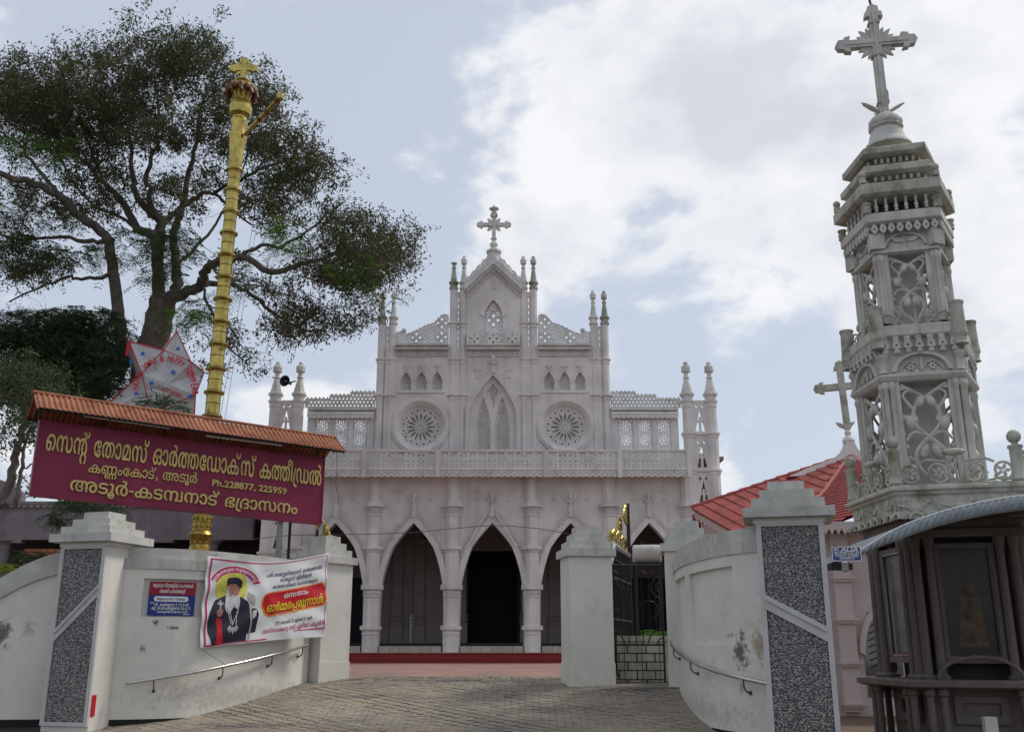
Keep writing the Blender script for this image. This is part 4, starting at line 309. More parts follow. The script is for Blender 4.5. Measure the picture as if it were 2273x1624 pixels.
# ------------------------------------------------------------------ building helpers
WL = {}
def link(o, parent=None, at=(0, 0, 0)):
    COL.objects.link(o); at = Vector(at); base = WL[parent.name] if parent else Vector((0, 0, 0))
    if parent: o.parent = parent
    o.location = at - base; WL[o.name] = at; return o
def thing(name, label, cat, at=(0, 0, 0), group=None):
    o = bpy.data.objects.new(name, None); o.empty_display_size = .3; link(o, None, at); return tag(o, label, cat, group)
def tag(o, label=None, cat=None, group=None, kind=None):
    if label: o['label'] = label
    if cat: o['category'] = cat
    if group: o['group'] = group
    if kind: o['kind'] = kind
    return o
def to_arrays(ob):
    me = bpy.data.meshes.new_from_object(ob)
    v = [tuple(x.co) for x in me.vertices]; f = [tuple(p.vertices) for p in me.polygons]
    bpy.data.meshes.remove(me); return v, f
def plate_arrays(loops, thick=0.0, offset=0.0):
    cu = bpy.data.curves.new('c', 'CURVE'); cu.dimensions = '2D'; cu.fill_mode = 'BOTH'; cu.extrude = thick / 2; cu.offset = offset
    for lp in loops:
        s = cu.splines.new('POLY'); s.points.add(len(lp) - 1); s.use_cyclic_u = True
        for p, q in zip(s.points, lp): p.co = (q[0], q[1], 0, 1)
    ob = bpy.data.objects.new('c', cu); r = to_arrays(ob); bpy.data.objects.remove(ob); bpy.data.curves.remove(cu); return r
_fc = {}
def font_arrays(body, thick=0.0, offset=0.0, shear=0.0):
    k = (body, thick, offset, shear)
    if k not in _fc:
        cu = bpy.data.curves.new('t', 'FONT'); cu.body = body; cu.extrude = thick / 2; cu.offset = offset; cu.size = 1; cu.resolution_u = 3; cu.shear = shear
        ob = bpy.data.objects.new('t', cu); _fc[k] = to_arrays(ob); bpy.data.objects.remove(ob); bpy.data.curves.remove(cu)
    return _fc[k]
def face_mx(o, ang=-PI / 2, tilt=0.0):
    """local x = right as seen from outside, local y = up, local z = outwards; ang = direction the face looks"""
    n = Vector((math.cos(ang), math.sin(ang), 0)); s = Vector((-n.y, n.x, 0)); z = Vector((0, 0, 1))
    m = Matrix(((s.x, z.x, n.x, o[0]), (s.y, z.y, n.y, o[1]), (s.z, z.z, n.z, o[2]), (0, 0, 0, 1)))
    return m @ Matrix.Rotation(tilt, 4, 'X') if tilt else m
T = Matrix.Translation
class M:
    def __init__(s): s.v = []; s.f = []
    def add(s, v, f, mx=None):
        b = len(s.v)
        s.v += [tuple(mx @ Vector(p)) for p in v] if mx is not None else [tuple(p) for p in v]
        s.f += [tuple(i + b for i in q) for q in f]; return s
    def box(s, x0, x1, y0, y1, z0, z1, mx=None):
        v = [(x0, y0, z0), (x1, y0, z0), (x1, y1, z0), (x0, y1, z0), (x0, y0, z1), (x1, y0, z1), (x1, y1, z1), (x0, y1, z1)]
        return s.add(v, [(0, 3, 2, 1), (4, 5, 6, 7), (0, 1, 5, 4), (1, 2, 6, 5), (2, 3, 7, 6), (3, 0, 4, 7)], mx)
    def lathe(s, prof, n=12, c=(0, 0, 0), rot=0.0, mx=None, smooth_close=True):
        v = []; f = []
        for r, z in prof:
            for i in range(n):
                a = rot + 2 * PI * i / n; v.append((c[0] + r * math.cos(a), c[1] + r * math.sin(a), c[2] + z))
        for j in range(len(prof) - 1):
            for i in range(n):
                a, b = j * n + i, j * n + (i + 1) % n; f.append((a, b, b + n, a + n))
        f.append(tuple(range(n - 1, -1, -1))); f.append(tuple(range((len(prof) - 1) * n, len(prof) * n)))
        return s.add(v, f, mx)
    def tube(s, pts, r, n=6, mx=None, closed=False, flat=1.0):
        P = [Vector(p) for p in pts]; m = len(P); v = []; f = []
        if mx is not None: P = [mx @ p for p in P]
        up = None
        for i in range(m):
            d = (P[(i + 1) % m] - P[i - 1]) if closed else (P[min(i + 1, m - 1)] - P[max(i - 1, 0)])
            if d.length < 1e-9: d = Vector((0, 0, 1))
            d.normalize()
            if up is None: up = d.orthogonal().normalized()
            else:
                up = up - d * up.dot(d)
                up = up.normalized() if up.length > 1e-6 else d.orthogonal().normalized()
            q = d.cross(up); rr = r[i] if isinstance(r, (list, tuple, np.ndarray)) else r
            for k in range(n):
                a = 2 * PI * k / n; v.append(P[i] + up * (rr * math.cos(a)) + q * (rr * math.sin(a)))
        for j in range(m if closed else m - 1):
            for k in range(n):
                a, b = j * n + k, j * n + (k + 1) % n; c, d2 = ((j + 1) % m) * n + (k + 1) % n, ((j + 1) % m) * n + k
                f.append((a, b, c, d2))
        if not closed: f.append(tuple(range(n - 1, -1, -1))); f.append(tuple(range((m - 1) * n, m * n)))
        return s.add(v, f)
    def ball(s, c, r, n=8, m=5, sc_=(1, 1, 1), mx=None):
        prof = []
        for j in range(m + 1):
            a = -PI / 2 + PI * j / m; prof.append((max(1e-4, math.cos(a)), math.sin(a)))
        v = []; f = []
        for pr, z in prof:
            for i in range(n):
                a = 2 * PI * i / n; v.append((c[0] + r * sc_[0] * pr * math.cos(a), c[1] + r * sc_[1] * pr * math.sin(a), c[2] + r * sc_[2] * z))
        for j in range(m):
            for i in range(n):
                a, b = j * n + i, j * n + (i + 1) % n; f.append((a, b, b + n, a + n))
        return s.add(v, f, mx)
    def plate(s, loops, thick, mx=None, z=0.0):
        v, f = plate_arrays(loops, thick)
        if z: v = [(a, b, c + z) for a, b, c in v]
        return s.add(v, f, mx)
    def build(s, name, m, parent=None, at=None, smooth=False, angle=35, label=None):
        base = Vector(at) if at is not None else (WL[parent.name] if parent else Vector((0, 0, 0)))
        me = bpy.data.meshes.new(name); me.from_pydata([(a - base.x, b - base.y, c - base.z) for a, b, c in s.v], [], s.f)
        me.materials.append(MT[m] if isinstance(m, str) else m)
        if smooth: me.shade_smooth(); me.set_sharp_from_angle(angle=R(angle))
        me.update(); o = bpy.data.objects.new(name, me); link(o, parent, base)
        if label: o['label'] = label
        return o
def again(o, at, parent, rot=None, scale=None):
    """a copy of a finished piece sharing its mesh, at another world position"""
    c = o.copy(); COL.objects.link(c); c.parent = parent; c.location = Vector(at) - (WL[parent.name] if parent else Vector((0, 0, 0))); WL[c.name] = Vector(at)
    if rot is not None: c.rotation_euler = rot
    if scale is not None: c.scale = scale
    return c
def circ(x, y, r, n=10, a0=0.0): return [(x + r * math.cos(a0 + 2 * PI * i / n), y + r * math.sin(a0 + 2 * PI * i / n)) for i in range(n)]
def petal(x, y, ang, r0, r1, w, n=3):
    """leaf-shaped loop from radius r0 to r1"""
    pts = []; L = []
    for i in range(n + 1): t = i / n; pts.append((r0 + (r1 - r0) * t, w * math.sin(PI * t)))
    for i in range(n - 1, 0, -1): t = i / n; pts.append((r0 + (r1 - r0) * t, -w * math.sin(PI * t)))
    c, s_ = math.cos(ang), math.sin(ang)
    return [(x + a * c - b * s_, y + a * s_ + b * c) for a, b in pts]
def rect(x0, x1, y0, y1): return [(x0, y0), (x1, y0), (x1, y1), (x0, y1)]
def inside(p, poly):
    x, y = p; c = False; n = len(poly)
    for i in range(n):
        x1, y1 = poly[i]; x2, y2 = poly[i - 1]
        if (y1 > y) != (y2 > y) and x < (x2 - x1) * (y - y1) / (y2 - y1) + x1: c = not c
    return c
def interp(tab, x):
    return float(np.interp(x, [a for a, _ in tab], [b for _, b in tab]))
# lettering outlines: Malayalam glyph shapes as polygons

_gc = {}
def mal(key, thick=0.0, bold=0.0, xs=1.0):
    """a line of Malayalam lettering, height 1 = one em; returns arrays and width"""
    V = []; Fc = []; x = 0.0
    for g in LINES[key]:
        adv, *cs = SHAPES[g]; adv *= 4
        kk = (g, thick)
        if kk not in _gc:
            loops = [[(c[i] / 250, c[i + 1] / 250) for i in range(0, len(c), 2)] for c in cs]
            _gc[kk] = plate_arrays(loops, thick) if loops else ([], [])
        v, f = _gc[kk]; b = len(V)
        V += [((p[0] + x) * xs, p[1], p[2]) for p in v]; Fc += [tuple(i + b for i in q) for q in f]
        x += (adv + 14 if adv else 120) / 1000
    return V, Fc, x * xs
def latin(body, thick=0.0, bold=0.0, shear=0.0):
    v, f = font_arrays(body, thick, bold, shear)
    wd = max((p[0] for p in v), default=0); return v, f, wd
# ------------------------------------------------------------------ ground
def G(x, y):
    s = min(2.2, max(0.0, (3 - x) / 8 * 2)); t = y - s
    z = float(np.interp(t, [9, 12.5, 13.25, 15.5, 16.6, 18], [0, .38, .47, .86, .95, .96]))
    k = min(1, max(0, (x - 3.5) / .8)) * min(1, max(0, (30 - y) / 3)); return z * (1 - k) + .05 * k
def sheet(name, m, x0, x1, y0, y1, nx, ny, dz=0.0, kind='structure', keep=None, xs=None, ys=None):
    xs = xs if xs is not None else np.linspace(x0, x1, nx); ys = ys if ys is not None else np.linspace(y0, y1, ny)
    v = [(x, y, G(x, y) + dz) for y in ys for x in xs]; n = len(xs); f = []
    for j in range(len(ys) - 1):
        for i in range(n - 1):
            if keep and not keep((xs[i] + xs[i + 1]) / 2, (ys[j] + ys[j + 1]) / 2): continue
            f.append((j * n + i, j * n + i + 1, (j + 1) * n + i + 1, (j + 1) * n + i))
    b = M(); b.add(v, f); o = b.build(name, m); tag(o, kind=kind); return o
xg = np.concatenate([[-900, -300, -90, -40, -20], np.linspace(-12, 14, 40), [20, 40, 90, 300, 900]])
yg = np.concatenate([[-60, -20, 0, 6], np.linspace(8, 22, 43), [30, 60, 120, 400, 1200]])
sheet('ground', 'earth', 0, 0, 0, 0, 0, 0, 0, xs=xg, ys=yg)
sheet('road', 'asphalt', -60, 60, -12, 12.6, 61, 40, .006)
court = sheet('church_court', 'court', -14, 3.5, 19.75, 43, 12, 12, .008)
ramp = sheet('paved_ramp', 'grout', -7.2, 3.5, 11.9, 19.85, 30, 30, .012)
# wavy interlocking pavers
def paver_shape(seed):
    r = random.Random(seed); L, W = .205, .098; n = 6; top = []; am = .012
    def wav(t, ph): return am * math.sin(2 * PI * t + ph)
    for i in range(n): t = i / n; top.append((-L / 2 + L * t + wav(0, .5) * 0, -W / 2 + wav(t, 0)))
    for i in range(3): t = i / 3; top.append((L / 2 + .010 * math.sin(2 * PI * t), -W / 2 + W * t))
    for i in range(n): t = i / n; top.append((L / 2 - L * t, W / 2 + wav(1 - t, 0)))
    for i in range(3): t = i / 3; top.append((-L / 2 + .010 * math.sin(2 * PI * (1 - t)), W / 2 - W * t))
    k = len(top); hz = [r.uniform(-.0015, .0035) for _ in range(k)]
    v = [(x * .955, y * .90, .017 + h) for (x, y), h in zip(top, hz)] + [(x * .995, y * .985, -.004) for x, y in top]
    f = [tuple(range(k))] + [(i, i + k, (i + 1) % k + k, (i + 1) % k) for i in range(k)]
    f = [q if n_ == 0 else tuple(reversed(q)) for n_, q in enumerate(f)]
    return v, f
pv = [paver_shape(i) for i in range(5)]; pmesh = []
for v, f in pv:
    me = bpy.data.meshes.new('paver'); me.from_pydata(v, [], [tuple(reversed(q)) if i else q for i, q in enumerate(f)]); me.materials.append(MT['paver']); pmesh.append(me)
spots = []
y = 12.2; row = 0
while y < 19.78:
    x = -6.6 + (row % 2) * .1
    while x < 4.0:
        yy = y + .028 * math.sin(x * 3.1 + row * .35); z = G(x, yy)
        u_lim_l = -5.9 + max(0, yy - 14.6) * .72; 
        if x > u_lim_l - .25 and not (yy > 16.3 and x > 1.0 and x < 3.4 and yy > 16.6) and not (x > 2.7 and yy > 12.9):
            gx = (G(x + .1, yy) - G(x - .1, yy)) / .2; gy = (G(x, yy + .1) - G(x, yy - .1)) / .2
            spots.append((x, yy, z, gx, gy, random.uniform(-.03, .03) + .14 * math.sin(x * 2.2 + y * 1.7), random.randrange(5)))
        x += .206
    y += .0985; row += 1
vis = [s for s in spots if s[1] > 13.5 and -4.6 < s[0] < 2.4]
vis.sort(key=lambda s: s[1]); near = set(id(s) for s in vis[:300]); far = M()
for s in spots:
    x, yy, z, gx, gy, a, k = s; wob = random.uniform(-.03, .03); wob2 = random.uniform(-.05, .06)
    n = Vector((-gx + wob, -gy + wob2, 1)).normalized(); q = Vector((0, 0, 1)).rotation_difference(n).to_matrix().to_4x4() @ Matrix.Rotation(a, 4, 'Z')
    zz = z + .014 + random.uniform(0, .006)
    if id(s) in near:
        o = bpy.data.objects.new('paver', pmesh[k]); link(o, ramp, (x, yy, zz)); o.rotation_euler = q.to_euler()
    else: far.add(pv[k][0], [tuple(reversed(t)) if i else t for i, t in enumerate(pv[k][1])], T((x, yy, zz)) @ q)
tag(far.build('paving_beyond', 'paver', ramp), kind='stuff')

# ------------------------------------------------------------------ gate pillars
def frame2(cx, cy, yaw):                                # yaw turns the front (facing -Y) ; returns matrix local (x right, y depth, z up)
    return T((cx, cy, 0)) @ Matrix.Rotation(yaw, 4, 'Z')
def pebbles(b, poly, mx, size=.034, seed=1):
    r = random.Random(seed); xs = [p[0] for p in poly]; ys = [p[1] for p in poly]; y = min(ys); row = 0
    while y < max(ys):
        x = min(xs) + (row % 2) * size * .5
        while x < max(xs):
            px, py = x + r.uniform(-.3, .3) * size, y + r.uniform(-.3, .3) * size
            if inside((px, py), poly):
                a = r.uniform(0, PI); l, w_, h = size * r.uniform(.5, .72), size * r.uniform(.34, .5), size * r.uniform(.22, .5)
                v = []
                for rr, hh, n in ((1, 0, 6), (.72, .7, 6)):
                    for i in range(n):
                        t = 2 * PI * i / n; ex, ey = l * rr * math.cos(t), w_ * rr * math.sin(t)
                        v.append((px + ex * math.cos(a) - ey * math.sin(a), py + ex * math.sin(a) + ey * math.cos(a), h * hh))
                v.append((px + r.uniform(-.1, .1) * size, py, h))
                f = [(i, (i + 1) % 6, (i + 1) % 6 + 6, i + 6) for i in range(6)] + [(i + 6, (i + 1) % 6 + 6, 12) for i in range(6)]
                b.add(v, f, mx)
            x += size
        y += size * .85; row += 1
def cap(p, mx, hw, hd, z0, steps=4, dh=.115, over=.14, m='coping', ztop=3.45):
    hs = [dh] * steps; tot = sum(hs); z = ztop - tot
    for i in range(steps):
        e = over - i * (over + .17) / (steps - 1) if steps > 1 else over
        b = M(); b.box(-hw - e, hw + e, -hd - e, hd + e, z + .001 * i, z + dh, mx); b.build('cap_step', m, p); z += dh
    return ztop - tot
def stone_pillar(name, label, cx, cy, yaw, hw, hd, diag, ztop=3.45, zl=(2.07, 1.25), redmark=False):
    base = (cx, cy, G(cx, cy)); p = thing(name, label, 'gate pillar', base, 'gate pillars'); mx = frame2(cx, cy, yaw)
    zc = cap(p, mx, hw, hd, 0, ztop=ztop)
    b = M(); b.box(-hw, hw, -hd, hd, -.3, zc - .055, mx); b.box(-hw - .03, hw + .03, -hd - .03, hd + .03, zc - .06, zc, mx); b.build('shaft', 'wall', p)
    # front face: pale border strips, two pebble panels parted by a slanting band
    F_ = mx @ T((0, -hd, 0)) @ Matrix.Rotation(R(90), 4, 'X')   # local x right, y up, z out
    iw = hw - .06; zt = zc - .10; zb = .52
    zl_, zr_ = zl; g = .085
    up = [(-iw, zl_ + g), (iw, zr_ + g), (iw, zt), (-iw, zt)]; lo = [(-iw, zb), (iw, zb), (iw, zr_ - g), (-iw, zl_ - g)]
    outer = rect(-hw - .001, hw + .001, zb - .05, zc - .06)
    b = M(); b.plate([outer, up, lo], .035, F_, z=.0175); b.build('panel_frame', 'band', p)
    for po, sd in ((up, 3), (lo, 5)):
        b = M(); b.plate([po], .006, F_, z=.006); bk = b.build('mortar_bed', 'mortar', p)
        q = M(); pebbles(q, [(x * .985, y) for x, y in po], F_ @ T((0, 0, .008)), seed=sd + int(cx * 10)); tag(q.build('pebble_facing', 'pebble', p, smooth=True, angle=60), kind='stuff')
    if abs(zl_ - zr_) > .01:
        sl = (zr_ - zl_) / (2 * iw); b = M()
        b.plate([[(-iw, zl_ + .02), (iw, zr_ + .02), (iw, zr_ + .045), (-iw, zl_ + .045)]], .02, F_, z=.045); b.build('slanting_moulding', 'band', p)
    if redmark:
        b = M(); b.box(hw + .0005, hw + .012, -hd + .02, -hd + .1, .60, .88, mx); b.build('reflector', 'red', p)
    return p
NRp = stone_pillar('gate_pillar', 'tall pillar with two dark pebble panels at the right front, beside the blue sheet canopy', 3.36, 12.12, R(-14), .385, .36, 1, ztop=3.45, zl=(2.02, 1.66))
NLp = stone_pillar('gate_pillar', 'pebble-faced pillar with a red reflector patch, left of the notice plaque', -6.11, 14.94, R(-15.6), .385, .37, -1, ztop=3.45, zl=(1.68, 2.30), redmark=True)
def plain_pillar(label, cx, cy, yaw, hw, hd, ztop=3.45):
    p = thing('gate_pillar', label, 'gate pillar', (cx, cy, G(cx, cy)), 'gate pillars'); mx = frame2(cx, cy, yaw)
    zc = cap(p, mx, hw, hd, 0, ztop=ztop, dh=.125, over=.06)
    b = M(); b.box(-hw, hw, -hd, hd, .3, zc - .002, mx); b.build('shaft', 'wall', p)
    b = M(); b.box(-hw - .012, hw + .012, -hd - .012, hd + .012, .3, 1.28, mx); b.build('plinth', 'wall', p); return p
PA = plain_pillar('plain white pillar between the wide opening and the iron wicket gate', 1.225, 16.75, R(9), .36, .34)
PB = plain_pillar('plain white pillar where the right curved wall starts, behind the wicket gate', 2.86, 16.4, R(-8), .37, .34, ztop=3.5)
PC = plain_pillar('weathered white pillar at the right end of the banner wall', -3.40, 18.2, R(-38), .40, .34)

# ------------------------------------------------------------------ curved boundary walls
def smooth_path(P, n):
    P = [Vector((*p, 0)) for p in P]; out = []
    for i in range(len(P) - 1):
        a = P[max(i - 1, 0)]; b = P[i]; c = P[i + 1]; d = P[min(i + 2, len(P) - 1)]
        for k in range(n):
            t = k / n; out.append(.5 * ((2 * b) + (c - a) * t + (2 * a - 5 * b + 4 * c - d) * t * t + (3 * b - a - 3 * c + d) * t ** 3))
    out.append(P[-1]); return out
class Wall:
    def __init__(s, pts, side, n=10):
        s.P = smooth_path(pts, n); s.d = [0]
        for i in range(1, len(s.P)): s.d.append(s.d[-1] + (s.P[i] - s.P[i - 1]).length)
        s.side = side; s.L = s.d[-1]
    def at(s, t, off=0, z=0):                           # t metres along, off metres out of the face
        i = max(0, min(len(s.d) - 2, int(np.searchsorted(s.d, t) - 1))); a, b = s.P[i], s.P[i + 1]; k = (t - s.d[i]) / max(1e-6, s.d[i + 1] - s.d[i])
        p = a.lerp(b, k); i0 = max(i - 1, 0); i1 = min(i + 2, len(s.P) - 1); dr = (s.P[i1] - s.P[i0]).normalized()
        n = Vector((dr.y, -dr.x, 0)) * s.side; p = p + n * off; return Vector((p.x, p.y, z))
    def strip(s, b, t0, t1, off0, off1, z0, z1, n=24):
        """solid strip: front at off0, back at off1; z may be a function of t"""
        g = (lambda q, t: q(t) if callable(q) else q)
        ts = np.linspace(t0, t1, n + 1); v = []
        for t in ts:
            for o, z in ((off0, z0), (off0, z1), (off1, z1), (off1, z0)): v.append(s.at(t, o, g(z, t)))
        f = []
        for i in range(n):
            a = i * 4; c = a + 4
            for k in range(4):
                q = (a + k, c + k, c + (k + 1) % 4, a + (k + 1) % 4); f.append(q if s.side > 0 else tuple(reversed(q)))
        f += [(0, 1, 2, 3), (n * 4 + 3, n * 4 + 2, n * 4 + 1, n * 4)]
        b.add(v, f)
    def face(s, b, tb, zb, rec, depth=.055):
        """front skin of cells; rec(t,z) says whether the cell is recessed"""
        nt_, nz = len(tb) - 1, len(zb) - 1
        off = [[-depth if rec((tb[i] + tb[i + 1]) / 2, (zb[j] + zb[j + 1]) / 2) else 0.0 for j in range(nz)] for i in range(nt_)]
        for i in range(nt_):
            for j in range(nz):
                o = off[i][j]; q = [s.at(tb[i], o, zb[j]), s.at(tb[i + 1], o, zb[j]), s.at(tb[i + 1], o, zb[j + 1]), s.at(tb[i], o, zb[j + 1])]
                b.add(q, [(0, 1, 2, 3)])
                if i + 1 < nt_ and off[i + 1][j] != o: o2 = off[i + 1][j]; b.add([s.at(tb[i + 1], o, zb[j]), s.at(tb[i + 1], o2, zb[j]), s.at(tb[i + 1], o2, zb[j + 1]), s.at(tb[i + 1], o, zb[j + 1])], [(0, 1, 2, 3)])
                if j + 1 < nz and off[i][j + 1] != o: o2 = off[i][j + 1]; b.add([s.at(tb[i], o, zb[j + 1]), s.at(tb[i + 1], o, zb[j + 1]), s.at(tb[i + 1], o2, zb[j + 1]), s.at(tb[i], o2, zb[j + 1])], [(0, 1, 2, 3)])
LW = Wall([(-5.72, 14.90), (-5.32, 15.02), (-4.80, 15.30), (-4.20, 16.05), (-3.75, 16.95), (-3.50, 17.75)], 1)
RW = Wall([(2.60, 16.2), (2.50, 15.4), (2.47, 14.4), (2.55, 13.5), (2.74, 12.75), (3.10, 12.15)], 1)
DAMP, PEEL = (.06, .055, .052), (.33, .25, .18)
def sp(W, t, z, r, rz_, c, a): q = W.at(t, 0, z); return (tuple(q), (r, r, rz_), c, a)
kw = dict(var=.06, scale=1.1, streak=.14, stain=(.36, .34, .29), stain_amt=.16, stain_scale=1.6, bump=.35, bscale=14, grime=.22)
MT['wall_r'] = mat('right_wall_whitewash', (.68, .65, .59), spots=[sp(RW, 2.2, .72, 3.2, .36, (.38, .35, .30), .5), sp(RW, 3.62, 1.46, .26, .42, DAMP, .85), sp(RW, 3.95, 1.55, .26, .40, PEEL, .8), sp(RW, 3.6, 1.05, .10, .22, DAMP, .4), sp(RW, 3.3, 1.66, .22, .05, DAMP, .7), sp(RW, 2.3, 1.64, .07, .07, DAMP, .8), sp(RW, 2.1, 1.98, .10, .04, DAMP, .7), sp(RW, 2.8, 1.2, .5, .35, (.45, .44, .40), .5)], **kw)
MT['wall_l'] = mat('left_wall_whitewash', (.68, .65, .59), spots=[sp(LW, 2.2, .78, 3.2, .34, (.38, .35, .30), .5), sp(LW, .50, 1.86, .08, .10, DAMP, .8), sp(LW, .75, 1.80, .16, .06, DAMP, .75), sp(LW, .36, 1.50, .10, .10, DAMP, .6), sp(LW, .9, .95, .35, .25, (.48, .40, .33), .5), sp(LW, 2.5, .8, .7, .25, (.44, .43, .38), .5)], **kw)
MT['wall_f'] = mat('far_left_whitewash', (.68, .65, .59), spots=[((-7.42, 14.9, 1.72), (.26, .3, .38), DAMP, .85), ((-7.05, 14.9, 1.75), (.2, .3, .3), (.25, .24, .22), .5), ((-7.7, 14.9, .9), (.7, .5, .3), (.46, .41, .34), .5)], **kw)
def proj(p):
    x, y, z = p.x, p.y, p.z - ZE; c, s_ = math.cos(PITCH), math.sin(PITCH); d = y * c + z * s_; return UC + F * x / d, VC - F * (-y * s_ + z * c) / d
def wall_t(u, off=.08, z=2.2):
    return min(np.linspace(-.5, LW.L + 1.2, 500), key=lambda t: abs(proj(wp(t, off, z))[0] - u))
def wp(t, off, z):
    if t <= LW.L: return LW.at(t, off, z)
    e = LW.at(LW.L, off, z); d = (LW.at(LW.L, off, z) - LW.at(LW.L - .05, off, z)).normalized(); return e + d * (t - LW.L)
TPL = wall_t(383, 0, 2.2)
def fine(a, b, n): return list(np.linspace(a, b, n))
def curved_wall(label, W, rects, ztop, plinth, m_):
    p = thing('boundary_wall', label, 'wall', (W.at(W.L / 2).x, W.at(W.L / 2).y, G(W.at(W.L / 2).x, W.at(W.L / 2).y)), 'curved walls beside the gate')
    tb = sorted(set([round(x, 3) for x in fine(0, W.L, 26)] + [r[0] for r in rects] + [r[1] for r in rects])); zb = sorted(set([0.2, plinth, 1.0] + [r[2] for r in rects] + [r[3] for r in rects] + [ztop - .31]))
    b = M(); W.face(b, tb, [z for z in zb if z >= plinth], lambda t, z: any(r[0] < t < r[1] and r[2] < z < r[3] for r in rects))
    W.strip(b, 0, W.L, -.08, -.30, .0, ztop - .311); b.build('wall_face', m_, p)
    b = M(); W.strip(b, 0, W.L, .004, -.05, -.1, plinth); b.build('black_plinth', 'black', p)
    b = M(); W.strip(b, 0, W.L, .02, -.34, ztop - .31, ztop - .16); b.build('lower_coping', 'coping', p)
    b = M(); W.strip(b, 0, W.L, -.04, -.30, ztop - .16, ztop); b.build('upper_coping', 'coping', p)
    return p
lw = curved_wall('curved whitewashed wall behind the banner and the notice plaque, left of the opening', LW, [(TPL - .42, TPL + .55, 1.95, 2.50), ], 2.95, .53, 'wall_l')
rw = curved_wall('curved whitewashed wall with two sunk panels and a black damp patch, right of the wicket gate', RW, [(.55, 1.75, 1.55, 2.50), (2.05, 3.55, 1.55, 2.50)], 2.95, .53, 'wall_r')
# low arched wall at the far left
p = thing('boundary_wall', 'low wall with an arched top at the far left edge, stained black', 'wall', (-7.6, 15.0, .2), 'curved walls beside the gate')
mxw = T((-6.42, 15.05, 0)) @ Matrix.Rotation(R(9), 4, 'Z') @ Matrix.Rotation(R(90), 4, 'X')
def arcline(x): return 2.80 - .60 * (abs(x) / 1.35) ** 1.9
xs_ = np.linspace(-2.6, 0, 22); tp = [(x, arcline(x) - .18) for x in xs_]
b = M(); b.plate([[(-2.6, .53)] + tp + [(0, .53)]], .22, mxw, z=-.12); b.build('wall_face', 'wall_f', p)
b = M(); b.plate([[(x, arcline(x) - .2) for x in xs_] + [(x, arcline(x) - .07) for x in xs_[::-1]]], .30, mxw, z=-.12); b.build('lower_coping', 'coping', p)
b = M(); b.plate([[(x, arcline(x) - .075) for x in xs_] + [(x, arcline(x) + .13) for x in xs_[::-1]]], .20, mxw, z=-.14); b.build('upper_coping', 'coping', p)
b = M(); b.plate([rect(-2.6, 0, -.2, .53)], .23, mxw, z=-.12); b.build('black_plinth', 'black', p)

# ------------------------------------------------------------------ handrails
def handrail(label, W, t0, t1, z0, z1, ts):
    a = W.at(t0, .1); p = thing('handrail', label, 'handrail', (a.x, a.y, z0), 'handrails on the gate walls')
    zz = lambda t: z0 + (z1 - z0) * (t - t0) / (t1 - t0)
    b = M(); b.tube([W.at(t, .10, zz(t)) for t in np.linspace(t0, t1, 26)], .023, 10); b.build('rail', 'steel', p, smooth=True, angle=50)
    for t in ts:
        pts = [W.at(t, .10, zz(t) - .02), W.at(t + .005, .10, zz(t) - .10), W.at(t + .01, .075, zz(t) - .145), W.at(t + .012, .035, zz(t) - .165), W.at(t + .012, .004, zz(t) - .168)]
        b = M(); b.tube(pts, .010, 7); o = b.build('bracket', 'rust_steel', p, smooth=True)
        e = W.at(t + .012, .006, zz(t) - .168); f_ = M(); f_.ball(e, .026, 8, 5, (1, .6, 1)); f_.build('wall_flange', 'rust_steel', o, smooth=True)
    return p
handrail('stainless handrail rising to the right below the banner', LW, .18, 3.55, 1.02, 1.56, [.55, 1.55, 2.55, 3.4])
handrail('stainless handrail falling towards the road on the right curved wall', RW, .35, 4.18, 1.60, 1.10, [.95, 2.3, 3.75])

# ------------------------------------------------------------------ notice plaque on the left wall
d0 = (LW.at(TPL + .3, 0) - LW.at(TPL - .3, 0)).normalized(); ang = math.atan2(-d0.x, d0.y)
ang = math.atan2(-d0.x * 1.0, d0.y) ; nv = Vector((d0.y, -d0.x, 0)); ang = math.atan2(nv.y, nv.x)
PM = face_mx(LW.at(TPL, -.05, 2.215), ang)
p = thing('notice_plaque', 'small red and blue notice with white lettering in the sunk panel of the left wall', 'notice', LW.at(TPL, -.05, 2.0))
W2, H2 = .335, .245
b = M(); b.plate([rect(-W2 - .0, W2, -H2, H2)], .012, PM, z=.012); b.build('backing', 'dblue', p)
b = M(); b.plate([rect(-W2, W2, .055, H2)], .003, PM, z=.021); b.build('red_field', 'dred', p)
b = M(); pl = [(x, y) for x, y in circ(.20, -.005, .038, 12, -PI / 2)][:7] + [(x, y) for x, y in circ(-.22, -.005, .038, 12, PI / 2)][:7]; b.plate([pl], .003, PM, z=.021); b.build('white_lozenge', 'white', p)
def put(b, arr, mx, x, y, h, width=None, align='c', z=.0):
    v, f, wd = arr; sx = (width / wd) if width else h
    if align == 'c': x -= wd * sx / 2
    b.add(v, f, mx @ T((x, y, z)) @ Matrix.Diagonal((sx, h, 1, 1)))
def words(parent, items, mx, m, name='lettering', z=.024):
    b = M()
    for arr, x, y, h, width in items: put(b, arr, mx, x, y, h, width, z=z)
    return b.build(name, m, parent)
B_ = .018
words(p, [(mal('s1', .002, B_), .0, .165, .075, .58), (mal('s2', .002, B_), .0, .085, .075, .37)], PM, 'white')
words(p, [(mal('s3', .002, .004), -.01, -.022, .055, .42)], PM, 'navy')
words(p, [(mal('s4', .002, .01), -.28, -.075, .035, .06), (mal('s5', .002, B_), .0, -.105, .055, .50), (mal('s6', .002, B_), -.0, -.158, .055, .56), (mal('s7', .002, B_), .02, -.205, .05, .44), (mal('s8', .002, .01), .22, -.232, .03, .10)], PM, 'white')

